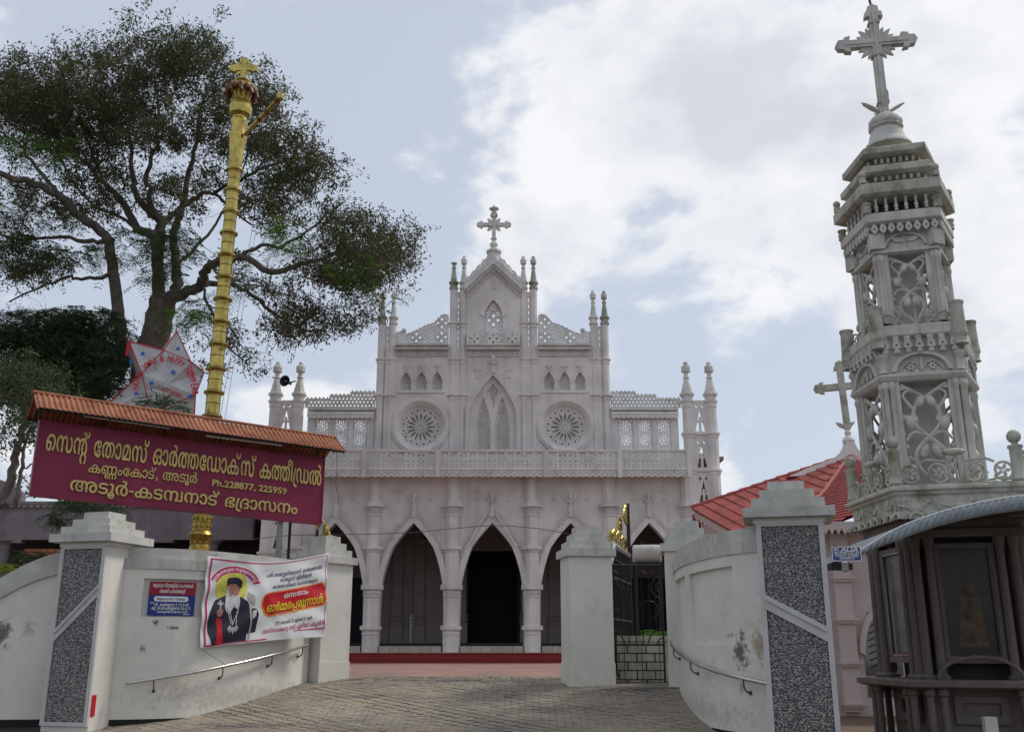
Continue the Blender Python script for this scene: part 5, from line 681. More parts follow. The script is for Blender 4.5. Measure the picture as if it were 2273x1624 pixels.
# ------------------------------------------------------------------ festival banner tied across the wall
TA, TB = wall_t(452), wall_t(723, .4)
def zat(t, off, v):
    q = wp(t, off, 0); d = raydir(UC, v); return ZE + q.y / d.y * d.z
ZA0, ZB0, ZA1, ZB1 = zat(TA, .08, 1233), zat(TA, .08, 1438), zat(TB, .4, 1227), zat(TB, .4, 1412)
A0, B0, A1, B1 = wp(TA, .06, ZA0), wp(TA, .06, ZB0), wp(TB, .22, ZA1), wp(TB, .22, ZB1)
nrmB = Vector((.78, -.62, 0))
def ban(s, t):                                          # s 0..1 left to right, t 0..1 bottom to top
    zt = ZA0 + (ZA1 - ZA0) * s - .12 * math.sin(PI * min(1, max(0, s))) ** 1.2; zb = ZB0 + (ZB1 - ZB0) * s + .02 * math.sin(PI * s)
    q = wp(TA + (TB - TA) * s, .07 + .34 * s * s, zb + (zt - zb) * t)
    wv = .022 * math.sin(9 * s + 6 * (1 - t) + 1) * math.sin(PI * t * .9 + .2) + .016 * math.sin(26 * (s * .55 + (1 - t) * .8)) * math.exp(-2.2 * s) \
        + .014 * math.sin(24 * ((1 - s) * .6 + (1 - t))) * math.exp(-4 * (1 - s)) + .03 * math.exp(-((s - .30 - .38 * (1 - t)) / .05) ** 2) * .55
    return q + nrmB * wv
BW = (A1 - A0).length; BH = 1.34
ns, nt2 = 90, 60
p = thing('festival_banner', 'white vinyl banner with a bearded clergyman and red lozenge, tied to the left wall', 'banner', tuple(B0.lerp(B1, .5)))
def sheet_on(b, s0, s1, t0, t1, n, m, lift=0.0, pred=None):
    v = []; f = []
    nn = nrmB
    for j in range(m + 1):
        for i in range(n + 1): v.append(ban(s0 + (s1 - s0) * i / n, t0 + (t1 - t0) * j / m) + nn * lift)
    for j in range(m):
        for i in range(n): f.append((j * (n + 1) + i, j * (n + 1) + i + 1, (j + 1) * (n + 1) + i + 1, (j + 1) * (n + 1) + i))
    b.add(v, f)
b = M(); sheet_on(b, 0, 1, 0, 1, ns, nt2); b.build('sheet', 'cloth', p, smooth=True, angle=80)
def map_ban(b, v, f, lift):
    b.add([ban(x, y) + nrmB * lift for x, y, *_ in v], f)
def poly_on(poly, m, name, lift, step=.02):
    """a printed shape given in banner fractions (s,t from the lower left), cut fine enough to follow the folds"""
    xs = [q[0] for q in poly]; ys = [q[1] for q in poly]; b = M(); y = min(ys)
    hs = .0125
    rows = max(1, int((max(ys) - min(ys)) / hs)); 
    for j in range(rows):
        y0 = min(ys) + (max(ys) - min(ys)) * j / rows; y1 = min(ys) + (max(ys) - min(ys)) * (j + 1) / rows
        def spans(yy):
            c = []; n = len(poly)
            for i in range(n):
                (xa, ya), (xb, yb) = poly[i], poly[i - 1]
                if (ya > yy) != (yb > yy): c.append(xa + (xb - xa) * (yy - ya) / (yb - ya))
            return sorted(c)
        e = 1e-5; sa, sb = spans(y0 + e), spans(y1 - e)
        if len(sa) != len(sb): sm = spans((y0 + y1) / 2); sa = sb = sm
        for k in range(0, len(sa) - 1, 2):
            n = max(1, int((max(sa[k + 1], sb[k + 1]) - min(sa[k], sb[k])) / step)); v = []; f = []
            for i in range(n + 1):
                v.append(ban(sa[k] + (sa[k + 1] - sa[k]) * i / n, y0) + nrmB * lift); v.append(ban(sb[k] + (sb[k + 1] - sb[k]) * i / n, y1) + nrmB * lift)
            for i in range(n): f.append((2 * i, 2 * i + 2, 2 * i + 3, 2 * i + 1))
            b.add(v, f)
    return b.build(name, m, p)
def bp(x, y): return ((x - 100) / 1965, 1 - (y - 100) / 1400)      # from pixels of my enlarged view of the banner
def P_(L): return [bp(*q) for q in L]
def ellipse(cx, cy, rx, ry, n=24): return [(cx + rx * math.cos(2 * PI * i / n), cy + ry * math.sin(2 * PI * i / n)) for i in range(n)]
def line_on(x0, y0, x1, y1, w0, w1, m='magenta', name='border_line', lift=.004):
    n = max(2, int(math.hypot(x1 - x0, y1 - y0) / 28)); b = M(); v = []; L = math.hypot(x1 - x0, y1 - y0); nx, ny = -(y1 - y0) / L, (x1 - x0) / L
    for i in range(n + 1):
        t = i / n; w_ = w0 + (w1 - w0) * t; X_, Y_ = x0 + (x1 - x0) * t, y0 + (y1 - y0) * t
        for s_ in (-.5, .5): v.append(ban(*bp(X_ + nx * w_ * s_, Y_ + ny * w_ * s_)) + nrmB * lift)
    b.add(v, [(2 * i, 2 * i + 2, 2 * i + 3, 2 * i + 1) for i in range(n)]); return b.build(name, m, p)
for q in ((152, 130, 152, 1488, 24, 24), (145, 1478, 1060, 1468, 26, 20), (145, 140, 2030, 130, 22, 9), (2036, 135, 2036, 1360, 9, 9), (1480, 1362, 2040, 1360, 12, 24)): line_on(*q)
poly_on(P_(ellipse(480, 560, 235, 300)), 'yell_bg', 'halo', .002)
arc = [(530 + 380 * math.cos(a), 600 + 385 * math.sin(a)) for a in np.linspace(R(180 + 20), R(360 - 17), 30)]; arc2 = [(530 + 295 * math.cos(a), 610 + 290 * math.sin(a)) for a in np.linspace(R(360 - 21), R(180 + 25), 30)]
poly_on(P_(arc + arc2), 'magenta', 'arched_band', .003)
poly_on(P_([(270, 780), (400, 705), (620, 720), (720, 800), (760, 900), (870, 930), (900, 1020), (885, 1180), (880, 1330), (745, 1340), (740, 1480), (250, 1485), (190, 1280), (175, 1100), (200, 960)]), 'robe', 'robe', .004)
poly_on(P_([(290, 1060), (370, 1080), (375, 1300), (400, 1484), (290, 1484), (310, 1250)]), 'red', 'red_lining', .0055)
poly_on(P_(ellipse(515, 590, 98, 125)), 'skin', 'face', .005)
poly_on(P_([(402, 470), (412, 420), (470, 398), (540, 396), (610, 425), (640, 480), (632, 560), (610, 585), (560, 512), (500, 505), (440, 520), (415, 560)]), 'robe', 'hat', .0065)
poly_on(P_([(425, 590), (440, 680), (470, 715), (520, 700), (560, 715), (600, 650), (606, 800), (590, 940), (520, 880), (470, 1000), (420, 970), (395, 900), (410, 760)]), 'beard', 'beard', .0065)
poly_on(P_([(420, 560), (445, 560), (450, 640), (470, 700), (440, 720), (420, 650)]), 'beard', 'whiskers', .0068)
for ex in (478, 545): poly_on(P_(ellipse(ex, 585, 15, 6, 8)), 'robe', 'eye', .0068)
poly_on(P_([(508, 590), (522, 590), (530, 640), (500, 640)]), 'skin', 'nose', .0072)
poly_on(P_(ellipse(515, 690, 26, 8, 8)), 'dred', 'mouth', .0075)
poly_on(P_([(285, 950), (330, 915), (375, 925), (372, 990), (350, 1050), (300, 1030)]), 'skin', 'hand', .0062)
poly_on(P_([(330, 770), (350, 770), (352, 805), (382, 815), (380, 850), (352, 850), (348, 930), (332, 930), (330, 850), (300, 845), (300, 812), (330, 805)]), 'silver', 'hand_cross', .0066)
poly_on(P_([(735, 890), (800, 900), (800, 930), (782, 935), (800, 1200), (790, 1490), (768, 1490), (775, 1180), (752, 925)]), 'silver', 'staff', .0066)
poly_on(P_([(720, 640), (820, 690), (830, 880), (770, 850), (700, 740)]), 'silver', 'staff_bearer', .0035)
poly_on(P_([(800, 960), (870, 940), (850, 1060), (800, 1100)]), 'beard', 'sleeve', .006)
for (x0, y0, x1, y1) in ((440, 960, 500, 1170), (470, 960, 520, 1170), (590, 940, 510, 1180), (570, 950, 560, 1180)):
    poly_on(P_([(x0, y0), (x0 + 7, y0), (x1 + 7, y1), (x1, y1)]), 'white', 'chain', .007)
for cx, cy in ((475, 1240), (523, 1265), (568, 1240)):
    poly_on(P_([(cx - 38, cy), (cx, cy - 60), (cx + 36, cy - 10), (cx + 10, cy + 40), (cx, cy + 80), (cx - 10, cy + 40)]), 'silver', 'pendant', .0075)
poly_on(P_([(960, 690), (1020, 650), (1980, 580), (2055, 680), (2062, 860), (2000, 980), (1060, 1085), (985, 1030), (925, 900), (935, 760)]), 'orange', 'lozenge_rim', .0025)
poly_on(P_([(975, 700), (1030, 668), (1970, 602), (2035, 690), (2042, 850), (1985, 958), (1065, 1050), (1005, 1005), (948, 880), (955, 760)]), 'red', 'lozenge', .004)
def btext(arr, x0, y0, x1, y1, h, m, name='lettering', lift=.0055):
    v, f, wd = arr; b = M(); pts = []
    for q in v:
        k = q[0] / wd; X = x0 + (x1 - x0) * k; Y = y0 + (y1 - y0) * k - q[1] * h; s_, t_ = bp(X, Y); pts.append(ban(s_, t_) + nrmB * lift)
    b.add(pts, f); return b.build(name, m, p)
btext(mal('n1', 0, .008), 990, 375, 1975, 345, 95, 'navy', lift=.003); btext(mal('n2', 0, .008), 1210, 470, 1760, 455, 90, 'navy', lift=.003); btext(mal('n3', 0, .008), 1085, 582, 1885, 560, 85, 'navy', lift=.003)
btext(mal('n4', 0, .02), 1300, 770, 1730, 745, 125, 'white'); btext(mal('n5', 0, 0), 1021, 1001, 1991, 936, 205, 'robe', 'letter_shadow', .0052); btext(mal('n5', 0, .03), 1015, 995, 1985, 930, 205, 'yellow', lift=.0068)
btext(mal('n6', 0, .012), 1185, 1240, 1795, 1188, 85, 'robe', lift=.003); btext(mal('n7', 0, .014), 985, 1372, 2030, 1292, 105, 'magenta', lift=.003)
v, f, wd = mal('n8', 0, .016); b = M(); pts = []
for q in v:
    k = q[0] / wd; a = R(200) + R(136) * k; rr = 318 + q[1] * 72; s_, t_ = bp(530 + rr * math.cos(a) * 1.0, 605 + rr * math.sin(a)); pts.append(ban(s_, t_) + nrmB * .0045)
b.add(pts, f); b.build('lettering', 'white', p)
b = M()
for a, c in ((ban(0, 1), LW.at(1.55, -.1, 2.93)), (ban(1, 1), PC.location + Vector((.1, -.3, 1.9))), (ban(0, 0), LW.at(1.62, .1, 1.25)), (ban(1, 0), LW.at(3.4, .1, 1.5))):
    b = M(); b.tube([a, c], .004, 4); b.build('tie_cord', 'rope', p)

# dry leaves and grit blown over the ramp
b = M()
for _ in range(150):
    x, y = random.uniform(-4.5, 2.2), random.uniform(13.6, 19.5)
    if random.random() < .45: x = random.choice((-4.2 + (y - 15) * .42, 2.3)) + random.uniform(-.05, .3) * (1 if x < 0 else -1)
    s_ = random.uniform(.008, .028); a = random.uniform(0, 6.3); b.add([(-s_, 0, 0), (0, -s_ * .45, .006), (s_ * 1.1, 0, .002), (0, s_ * .5, .008)], [(0, 1, 2, 3)], T((x, y, G(x, y) + .04)) @ Matrix.Rotation(a, 4, 'Z'))
MT['dryleaf'] = mat('dry_leaf', (.20, .11, .04), var=.4, scale=9, bump=0)
tag(b.build('fallen_leaves', 'dryleaf'), kind='stuff')
# ------------------------------------------------------------------ the church
YC = 42.0
def X(u, v=1300, Y=YC): return pt(u, v, Y).x
def Z(v, Y=YC): return pt(UC, v, Y).z
XC = X(1092, 1300)                                      # axis of the church
def hx(px, v): return px * mpp(v, YC)                   # half distance in metres
ZB = Z(1447); ZBAL = Z(998); COLX = [XC + d for d in (-8.27, -4.95, -1.665, 1.665, 4.95, 8.27)]
ch = thing('church', 'white twin-columned gothic church front with pierced balcony, rose windows and pinnacles', 'church', (XC, YC, .96))
mxF = lambda y, x=0, z=0: face_mx((x, y, z))
def lathe8(prof, x, y, n=8, rot=PI / 8, b=None):
    b = b or M(); b.lathe(prof, n, (x, y, 0), rot); return b
# arcade wall with five pointed openings
half = [(1447, 71), (1380, 71), (1310, 69), (1290, 66.5), (1262, 60.5), (1235, 52.5), (1214, 44.5), (1195, 31), (1178, 17), (1160, 0)]
def arch(xc, grow=0.0, top=0.0, zb=None):
    pts = [(hx(h, v), Z(v)) for v, h in half]
    P = [Vector((a, b_, 0)) for a, b_ in pts]; out = []
    for i, q in enumerate(P):
        if grow:
            d = (P[min(i + 1, len(P) - 1)] - P[max(i - 1, 0)]).normalized(); n = Vector((d.y, -d.x, 0)); q = q + n * grow if i < len(P) - 1 else Vector((0, q.y + grow * 1.55, 0))
        out.append((q.x, q.y))
    if zb is not None: out[0] = (out[0][0], zb)
    return [(xc + a, b_) for a, b_ in out] + [(xc - a, b_) for a, b_ in out[-2::-1]]
BAYS = [(COLX[i] + COLX[i + 1]) / 2 for i in range(5)]
XL, XR = COLX[0] - .05, COLX[5] + .25
b = M(); b.plate([rect(XL, XR, ZB - .05, ZBAL)] + [[(x, z + 1e-4) for x, z in arch(c, zb=ZB)] for c in BAYS], .45, mxF(YC + .225)); b.build('arcade_wall', 'church', ch)
for i, c in enumerate(BAYS):
    inn = arch(c)[2:-2]; outr = arch(c, .24)[2:-2]
    b = M(); b.plate([outr + inn[::-1]], .10, mxF(YC - .05)); a_ = b.build('arch_surround', 'church', ch)
    # curling leaf crest on the arch
    b = M(); rim = arch(c, .30)
    n = len(rim); mid = (n - 1) // 2; P = [Vector((x, YC - .13, z)) for x, z in rim]
    for side in (P[2:mid + 1], P[mid:-2]):
        d = 0; seg = 0.0
        for q in range(len(side) - 1):
            a, e = side[q], side[q + 1]; L = (e - a).length
            while d < L:
                spot = a.lerp(e, d / L)
                if spot.z > Z(1238):
                    nv_ = Vector(((e - a).z, 0, -(e - a).x)).normalized(); nv_ = -nv_ if (nv_.x * (spot.x - c)) < 0 else nv_
                    pts = [spot + nv_ * (.03 + .06 * math.cos(t)) + (e - a).normalized() * .06 * math.sin(t) for t in np.linspace(0, 2 * PI * .8, 7)]
                    b.tube(pts, .022, 4)
                    b.ball(spot + nv_ * .10 + Vector((0, -.03, 0)), .038, 5, 3)
                d += .14
            d -= L
    tag(b.build('leaf_crest', 'church_lace', ch, smooth=True), kind='stuff')
def fleur(b, x, y, z, s):                                # a raised fleur-de-lis bud, s = height
    b.lathe([(.10 * s, 0), (.13 * s, .03 * s), (.09 * s, .10 * s), (.19 * s, .13 * s), (.19 * s, .2 * s), (.12 * s, .24 * s)], 6, (x, y, z))
    b.ball((x, y - .02, z + .62 * s), .5 * s, 6, 6, (.32, .28, .75))
    for k in (-1, 1):
        b.tube([(x + k * .08 * s, y - .02, z + .22 * s), (x + k * .26 * s, y - .03, z + .36 * s), (x + k * .36 * s, y - .03, z + .54 * s), (x + k * .26 * s, y - .03, z + .64 * s), (x + k * .20 * s, y - .03, z + .54 * s)], [.07 * s, .08 * s, .07 * s, .05 * s, .03 * s], 5)
for c in BAYS:
    b = M(); z0 = Z(1143); b.tube([(c, YC - .08, z0 - .1), (c, YC - .08, Z(1117))], [.13, .07], 6); fleur(b, c, YC - .10, Z(1120), .55); b.build('fleuron', 'church_top' if False else 'church', ch, smooth=True)
def relief_cross(x, z, s, parent, y):
    b = M(); b.box(x - .03 * s, x + .03 * s, y - .035, y, z, z + .95 * s); b.box(x - .28 * s, x + .28 * s, y - .03, y - .001, z + .60 * s, z + .66 * s)
    for dx, dz in ((-.28, .63), (.28, .63), (0, .95)): b.ball((x + dx * s, y - .02, z + dz * s), .065 * s, 6, 4, (1, .5, 1))
    for k in range(4):
        a = PI / 4 + k * PI / 2; v_ = petal(x, z + .63 * s, a, .04 * s, .24 * s, .045 * s); b.plate([v_], .03, mxF(y - .012))
    b.box(x - .16 * s, x + .16 * s, y - .03, y - .002, z - .02 * s, z + .02 * s); b.box(x - .11 * s, x + .11 * s, y - .028, y - .002, z + .05 * s, z + .08 * s)
    return b.build('relief_cross', 'church', parent)
for i, c in enumerate(BAYS):
    for k in (-1, 1): relief_cross(c + k * .70, Z(1111), .62, ch, YC)
# arcade columns
def rings(v0, v1, w): return [(w, Z(v0)), (w, Z(v1))]
def prof_col():
    b0 = .335; q = [(b0 + .02, .96 + .25), (b0 + .02, Z(1404) - .10)]
    q += [(b0 + .05, Z(1404) - .06), (b0 + .02, Z(1400)), (b0 + .13, Z(1397)), (b0 + .13, Z(1389)), (b0, Z(1387)), (b0, Z(1326))]
    q += [(b0 + .045, Z(1325)), (b0 + .045, Z(1312)), (b0 + .02, Z(1311)), (b0 + .15, Z(1308)), (b0 + .15, Z(1298)), (b0 - .03, Z(1296)), (b0 - .03, Z(1226))]
    q += [(b0 + .02, Z(1225)), (b0, Z(1222)), (b0 + .12, Z(1220)), (b0 + .12, Z(1213)), (b0 - .05, Z(1211)), (b0 - .05, Z(1147))]
    q += [(b0 + .0, Z(1146)), (b0 + .03, Z(1128)), (b0 + .16, Z(1126)), (b0 + .16, Z(1121)), (b0 + .05, Z(1120)), (b0 + .05, Z(1114)), (b0 - .05, Z(1113)), (b0 - .05, ZBAL - .6)]
    return q
first = None
for i, x in enumerate(COLX):
    y = YC - .02
    if first is None:
        b = lathe8(prof_col(), x, y); c_ = first = b.build('column', 'church', ch, at=(x, y, .96)); WL[c_.name] = Vector((x, y, .96))
    else: c_ = again(first, (x, y, .96), ch)
    b = M()
    for fa in (-1, 0, 1):
        a = -PI / 2 + fa * PI / 4; n = Vector((math.cos(a), math.sin(a), 0)); s_ = Vector((-n.y, n.x, 0)); ap = .355
        for vv, rr_, cnt in ((1138, .052, 2), (1131, .045, 3), (1318, .04, 3)):
            for k in range(cnt):
                cx_ = Vector((x, y, Z(vv))) + n * ap + s_ * ((k - (cnt - 1) / 2) * .27 / cnt)
                if vv == 1318: cx_ += n * .015
                pts = [cx_ + s_ * rr_ * math.cos(t) + Vector((0, 0, rr_ * math.sin(t))) for t in np.linspace(0, 2 * PI, 9)[:-1]]; b.tube(pts, .013, 4, closed=True)
    tag(b.build('capital_ornament', 'church_lace', c_), kind='stuff')
# porch: floor, steps, side and back walls, doors
b = M(); b.box(XL - 1.5, XR + 1.5, YC - .95, YC + 4.6, .9, Z(1447) + .0); b.build('porch_base', 'floor', ch)
nose = []
for k, (z0, z1, y0) in enumerate([(.95, .95 + .17, YC - 2.1), (1.12, 1.34, YC - 1.6)]):
    b = M(); b.box(XL - 2, XR + 2, y0 + .03, YC - .94, z0, z1 - .035); b.box(XL - 2, XR + 2, y0, YC - .94, z1 - .036, z1); b.build('red_step', 'redstep', ch)
x = XL
b = M()
for i in range(len(BAYS)):
    lo, hi = COLX[i] + .38, COLX[i + 1] - .38; n = 6
    for k in range(n):
        a = lo + (hi - lo) * k / n; b = M(); b.box(a + .006, lo + (hi - lo) * (k + 1) / n - .006, YC - .20, YC + .1, ZB - .02, Z(1433)); b.build('sill_tile', 'floor', ch)
    b = M(); b.box(lo - .0, hi + .0, YC + .101, YC + .4, ZB - .02, Z(1426)); b.build('dark_sill', 'curtain', ch)
YBK = YC + 4.4
b = M(); dl, dr, dt = -1.32, 1.22, Z(1222, YBK)
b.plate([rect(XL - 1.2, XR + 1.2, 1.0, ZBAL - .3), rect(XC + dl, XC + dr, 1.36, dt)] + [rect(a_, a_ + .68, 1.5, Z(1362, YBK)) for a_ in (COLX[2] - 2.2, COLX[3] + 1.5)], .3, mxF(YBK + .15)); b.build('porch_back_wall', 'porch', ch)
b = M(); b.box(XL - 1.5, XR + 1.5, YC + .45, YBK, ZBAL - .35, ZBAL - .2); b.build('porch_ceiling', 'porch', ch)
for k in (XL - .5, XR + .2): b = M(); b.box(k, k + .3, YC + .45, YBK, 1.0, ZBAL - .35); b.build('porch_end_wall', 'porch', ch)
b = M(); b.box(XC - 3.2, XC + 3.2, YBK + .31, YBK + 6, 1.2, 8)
b.f = [q for q in b.f[:]]; b.build('nave_black_box', 'dark', ch)  # solid black box; its colour stands in for the unlit room
for s_ in (-1, 1):
    b = M(); b.box(XC + (dl if s_ < 0 else dr - .16), XC + (dl + .16 if s_ < 0 else dr), YBK - .06, YBK + .2, 1.36, dt); b.build('door_jamb', 'curtain', ch)
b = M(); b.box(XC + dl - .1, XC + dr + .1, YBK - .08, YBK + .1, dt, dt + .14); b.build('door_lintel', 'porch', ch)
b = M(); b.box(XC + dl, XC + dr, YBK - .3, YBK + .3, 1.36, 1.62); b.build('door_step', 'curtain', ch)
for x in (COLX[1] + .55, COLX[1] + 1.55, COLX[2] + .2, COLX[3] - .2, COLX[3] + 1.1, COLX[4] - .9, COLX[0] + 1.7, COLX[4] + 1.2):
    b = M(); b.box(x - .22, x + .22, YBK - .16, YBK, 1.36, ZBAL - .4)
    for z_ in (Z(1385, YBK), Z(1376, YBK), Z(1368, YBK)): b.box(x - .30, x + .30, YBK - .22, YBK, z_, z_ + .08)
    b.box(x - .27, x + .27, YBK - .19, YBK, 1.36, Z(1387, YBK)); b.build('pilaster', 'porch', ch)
for c in (BAYS[0], BAYS[4]):
    b = M(); b.box(c - 1.30, c + 1.30, YBK - .32, YBK - .24, 1.40, Z(1283, YBK)); b.build('side_curtain', 'curtain', ch)
fx, fz = BAYS[1] + .35, Z(1196, YC + 2); f_ = thing('ceiling_fan', 'dark ceiling fan hanging inside the second arch from the left', 'fan', (fx, YC + 2, fz), None)
b = M(); b.lathe([(.03, .02), (.12, .03), (.13, .1), (.03, .14)], 10, (fx, YC + 2, fz)); b.tube([(fx, YC + 2, fz + .1), (fx, YC + 2, fz + 2.4)], .015, 5); b.build('motor', 'dark', f_)
for k in range(3):
    a = k * 2 * PI / 3 + .3; b = M(); b.add(*(lambda q: (q.v, q.f))(M().box(.1, .62, -.06, .06, .05, .065, T((fx, YC + 2, fz)) @ Matrix.Rotation(a, 4, 'Z')))); b.build('blade', 'dark', f_)

# --- pierced stonework
def lattice(b, x0, x1, z0, z1, holes, nx, mx, thick=.06, margin=.03, outline=None):
    """one pierced slab: holes(cx, w) gives the loops of one repeat"""
    w_ = (x1 - x0) / nx; loops = [outline or rect(x0, x1, z0, z1)]
    for i in range(nx): loops += holes(x0 + w_ * (i + .5), w_)
    b.plate(loops, thick, mx); return b
def bal_holes(z0, z1):
    H = z1 - z0
    def g(cx, w_):
        L = []; zc = z0 + H * .58; q = w_ / 2
        for sx in (-1, 1):
            L.append(petal(cx + sx * q * .53, zc + H * .16, PI / 2 + sx * .75, -.085, .105, .062))
            L.append(petal(cx + sx * q * .53, zc - H * .16, -PI / 2 - sx * .75, -.085, .105, .062))
            L.append([(cx + sx * q * .08, zc + H * .10), (cx + sx * q * .34, zc + .008), (cx + sx * q * .08, zc - H * .07)][::sx])
            L.append(circ(cx + sx * q * .58, z0 + H * .20, .045, 6)); L.append([(cx + sx * q * .16, z0 + H * .06), (cx + sx * q * .86, z0 + H * .06), (cx + sx * q * .5, z0 + H * .12)])
            L.append([(cx + sx * q * .25, z1 - H * .12), (cx + sx * q * .75, z1 - H * .12), (cx + sx * q * .5, z1 - H * .045)])
        L.append(petal(cx, z0 + H * .12, PI / 2, 0, .13, .034)); L.append(petal(cx, z1 - H * .03, -PI / 2, 0, .09, .03))
        return L
    return g
def fr_holes(zc, r):
    def g(cx, w_):
        L = [];
        for s_ in (-1, 1):
            L.append([(cx + s_ * .022, zc + r * .7), (cx + s_ * r * .62, zc + r * .45), (cx + s_ * r * .72, zc), (cx + s_ * r * .62, zc - r * .45), (cx + s_ * .022, zc - r * .7), (cx + s_ * .034, zc)])
            L.append([(cx + s_ * w_ * .47, zc + r * 1.05), (cx + s_ * w_ * .30, zc + r * 1.12), (cx + s_ * w_ * .44, zc + r * .45)])
        return L
    return g
YB = YC - .95
def Xb(u, v=1030): return pt(u, v, YB).x
zb0, zb1 = Z(1039, YB), Z(1002, YB); zf0, zf1 = Z(1058, YB), Z(1044, YB); BU = [XC + d for d in (-8.02, -5.26, -2.22, 2.22, 5.26, 8.02)]
BU = [Xb(u) for u in (658, 808, 972, 1211, 1376, 1529)]
for i in range(5):
    a, e = BU[i] + .09, BU[i + 1] - .09; n = max(3, round((e - a) / .395)); b = M()
    lattice(b, a, e, zb0, zb1, bal_holes(zb0, zb1), n, mxF(YB)); pn = b.build('balustrade_panel', 'church_lace', ch)
    b = M(); b.box(a, e, YB - .07, YB + .07, zb1 + .0015, zb1 + .08); b.build('top_rail', 'church', ch)
    b = M(); b.box(a, e, YB - .06, YC - .002, Z(1043, YB), zb0 - .003); b.build('balcony_ledge', 'church_lace', ch)
    n2 = max(3, round((e - a) / .27)); w_ = (e - a) / n2; ol = [(e, zf1), (a, zf1)]
    for k in range(n2):
        for t in np.linspace(0, PI, 6)[:-1]: ol.append((a + w_ * (k + .5) - w_ / 2 * math.cos(t), zf0 + .07 - .075 * math.sin(t)))
    ol.append((e, zf0 + .07))
    b = M(); lattice(b, a, e, zf0, zf1, fr_holes(zf0 + .115, .085), n2, mxF(YB), .05, outline=ol); b.build('hanging_frieze', 'church_lace', ch)
for x in BU:
    b = M(); b.box(x - .088, x + .088, YB - .10, YB + .08, zf0 - .02, zb1 + .082); b.build('balustrade_post', 'church', ch)
b = M(); b.box(BU[0], BU[5], YB + .081, YC - .003, Z(1043, YB) - .10, Z(1043, YB) - .004); b.build('balcony_slab', 'church', ch)
b = M(); b.box(BU[0], BU[5], YB - .03, YB + .04, zf1, zf1 + .05); b.build('string_course', 'church_lace', ch)

# --- upper storey
zu0 = ZBAL - .2; zTop = Z(767)
XO, XI = hx(250, 900) + .0, hx(84, 900)                # column pair centres from the axis
x1, x2, x3, x4 = 4.97, 4.47, 1.80, 1.345               # metres from the axis: outer pair, inner pair
def lancet(xc, z0, zt, hw, p=1.9, n=7):
    r = [(xc + hw * (1 - t ** p), z0 + (zt - z0) * (.45 + .55 * t)) for t in np.linspace(0, 1, n)]
    return [(xc + hw, z0)] + r + [(2 * xc - x, z) for x, z in r[-2::-1]] + [(xc - hw, z0)]
ROSE = [(XC - 3.14, Z(946)), (XC + 3.14, Z(946))]; RR = hx(57, 946)
NICHE = [(XC + s_ * d, Z(866), Z(825)) for s_ in (-1, 1) for d in (2.45, 3.14, 3.82)]
ZW0, ZW1 = Z(998), Z(833)
big = lancet(XC, zu0 + .1, ZW1, hx(52, 990), 1.75, 12)
loops = [rect(XC - 4.75, XC + 4.75, zu0, zTop)] + [circ(x, z, RR, 40) for x, z in ROSE] + [lancet(x, a, t, .23) for x, a, t in NICHE] + [big]
b = M(); b.plate(loops, .36, mxF(YC + .18)); b.build('upper_wall', 'church', ch)
b = M(); b.box(XC - 4.7, XC + 4.7, YC + .30, YC + .36, zu0, zTop - .25); b.build('recess_backing', 'recess', ch)
for x, z in ROSE:
    b = M(); prof = []
    for (ro, y) in ((RR + .10, -.05), (RR + .02, -.13), (RR - .03, -.11), (RR - .20, .12), (RR - .235, .18)): prof.append((ro, y))
    v = []; f = []; n = 48
    for r_, y_ in prof:
        for k in range(n): v.append((x + r_ * math.cos(2 * PI * k / n), YC + y_, z + r_ * math.sin(2 * PI * k / n)))
    for j in range(len(prof) - 1):
        for k in range(n): f.append((j * n + k, j * n + (k + 1) % n, (j + 1) * n + (k + 1) % n, (j + 1) * n + k))
    b.add(v, f); b.tube([(x + (RR + .10) * math.cos(t), YC - .04, z + (RR + .10) * math.sin(t)) for t in np.linspace(0, 2 * PI, 49)[:-1]], .05, 6, closed=True)
    rw_ = b.build('rose_window', 'church', ch, smooth=True)
    b = M(); ri = RR - .235
    L = [circ(x, z, ri + .02, 40)]
    for k in range(16):
        a = 2 * PI * k / 16
        L.append(petal(x, z, a, ri * .26, ri * .74, .052, 5)); L.append(circ(x + ri * .86 * math.cos(a + PI / 16), z + ri * .86 * math.sin(a + PI / 16), .045, 8)); L.append(circ(x + ri * .92 * math.cos(a), z + ri * .92 * math.sin(a), .027, 6)); L.append(circ(x + ri * .80 * math.cos(a), z + ri * .80 * math.sin(a), .022, 6))
    b.plate(L, .05, mxF(YC + .20))
    for k in range(16):
        a = 2 * PI * (k + .5) / 16; b.tube([(x + ri * .24 * math.cos(a), YC + .16, z + ri * .24 * math.sin(a)), (x + ri * .74 * math.cos(a), YC + .16, z + ri * .74 * math.sin(a))], .022, 5)
    for k in range(8):
        a = 2 * PI * k / 8; cx_, cz_ = x + .13 * math.cos(a), z + .13 * math.sin(a); b.tube([(cx_ + .045 * math.cos(t), YC + .15, cz_ + .045 * math.sin(t)) for t in np.linspace(0, 2 * PI, 8)[:-1]], .014, 4, closed=True)
    b.build('tracery', 'church_lace', rw_)
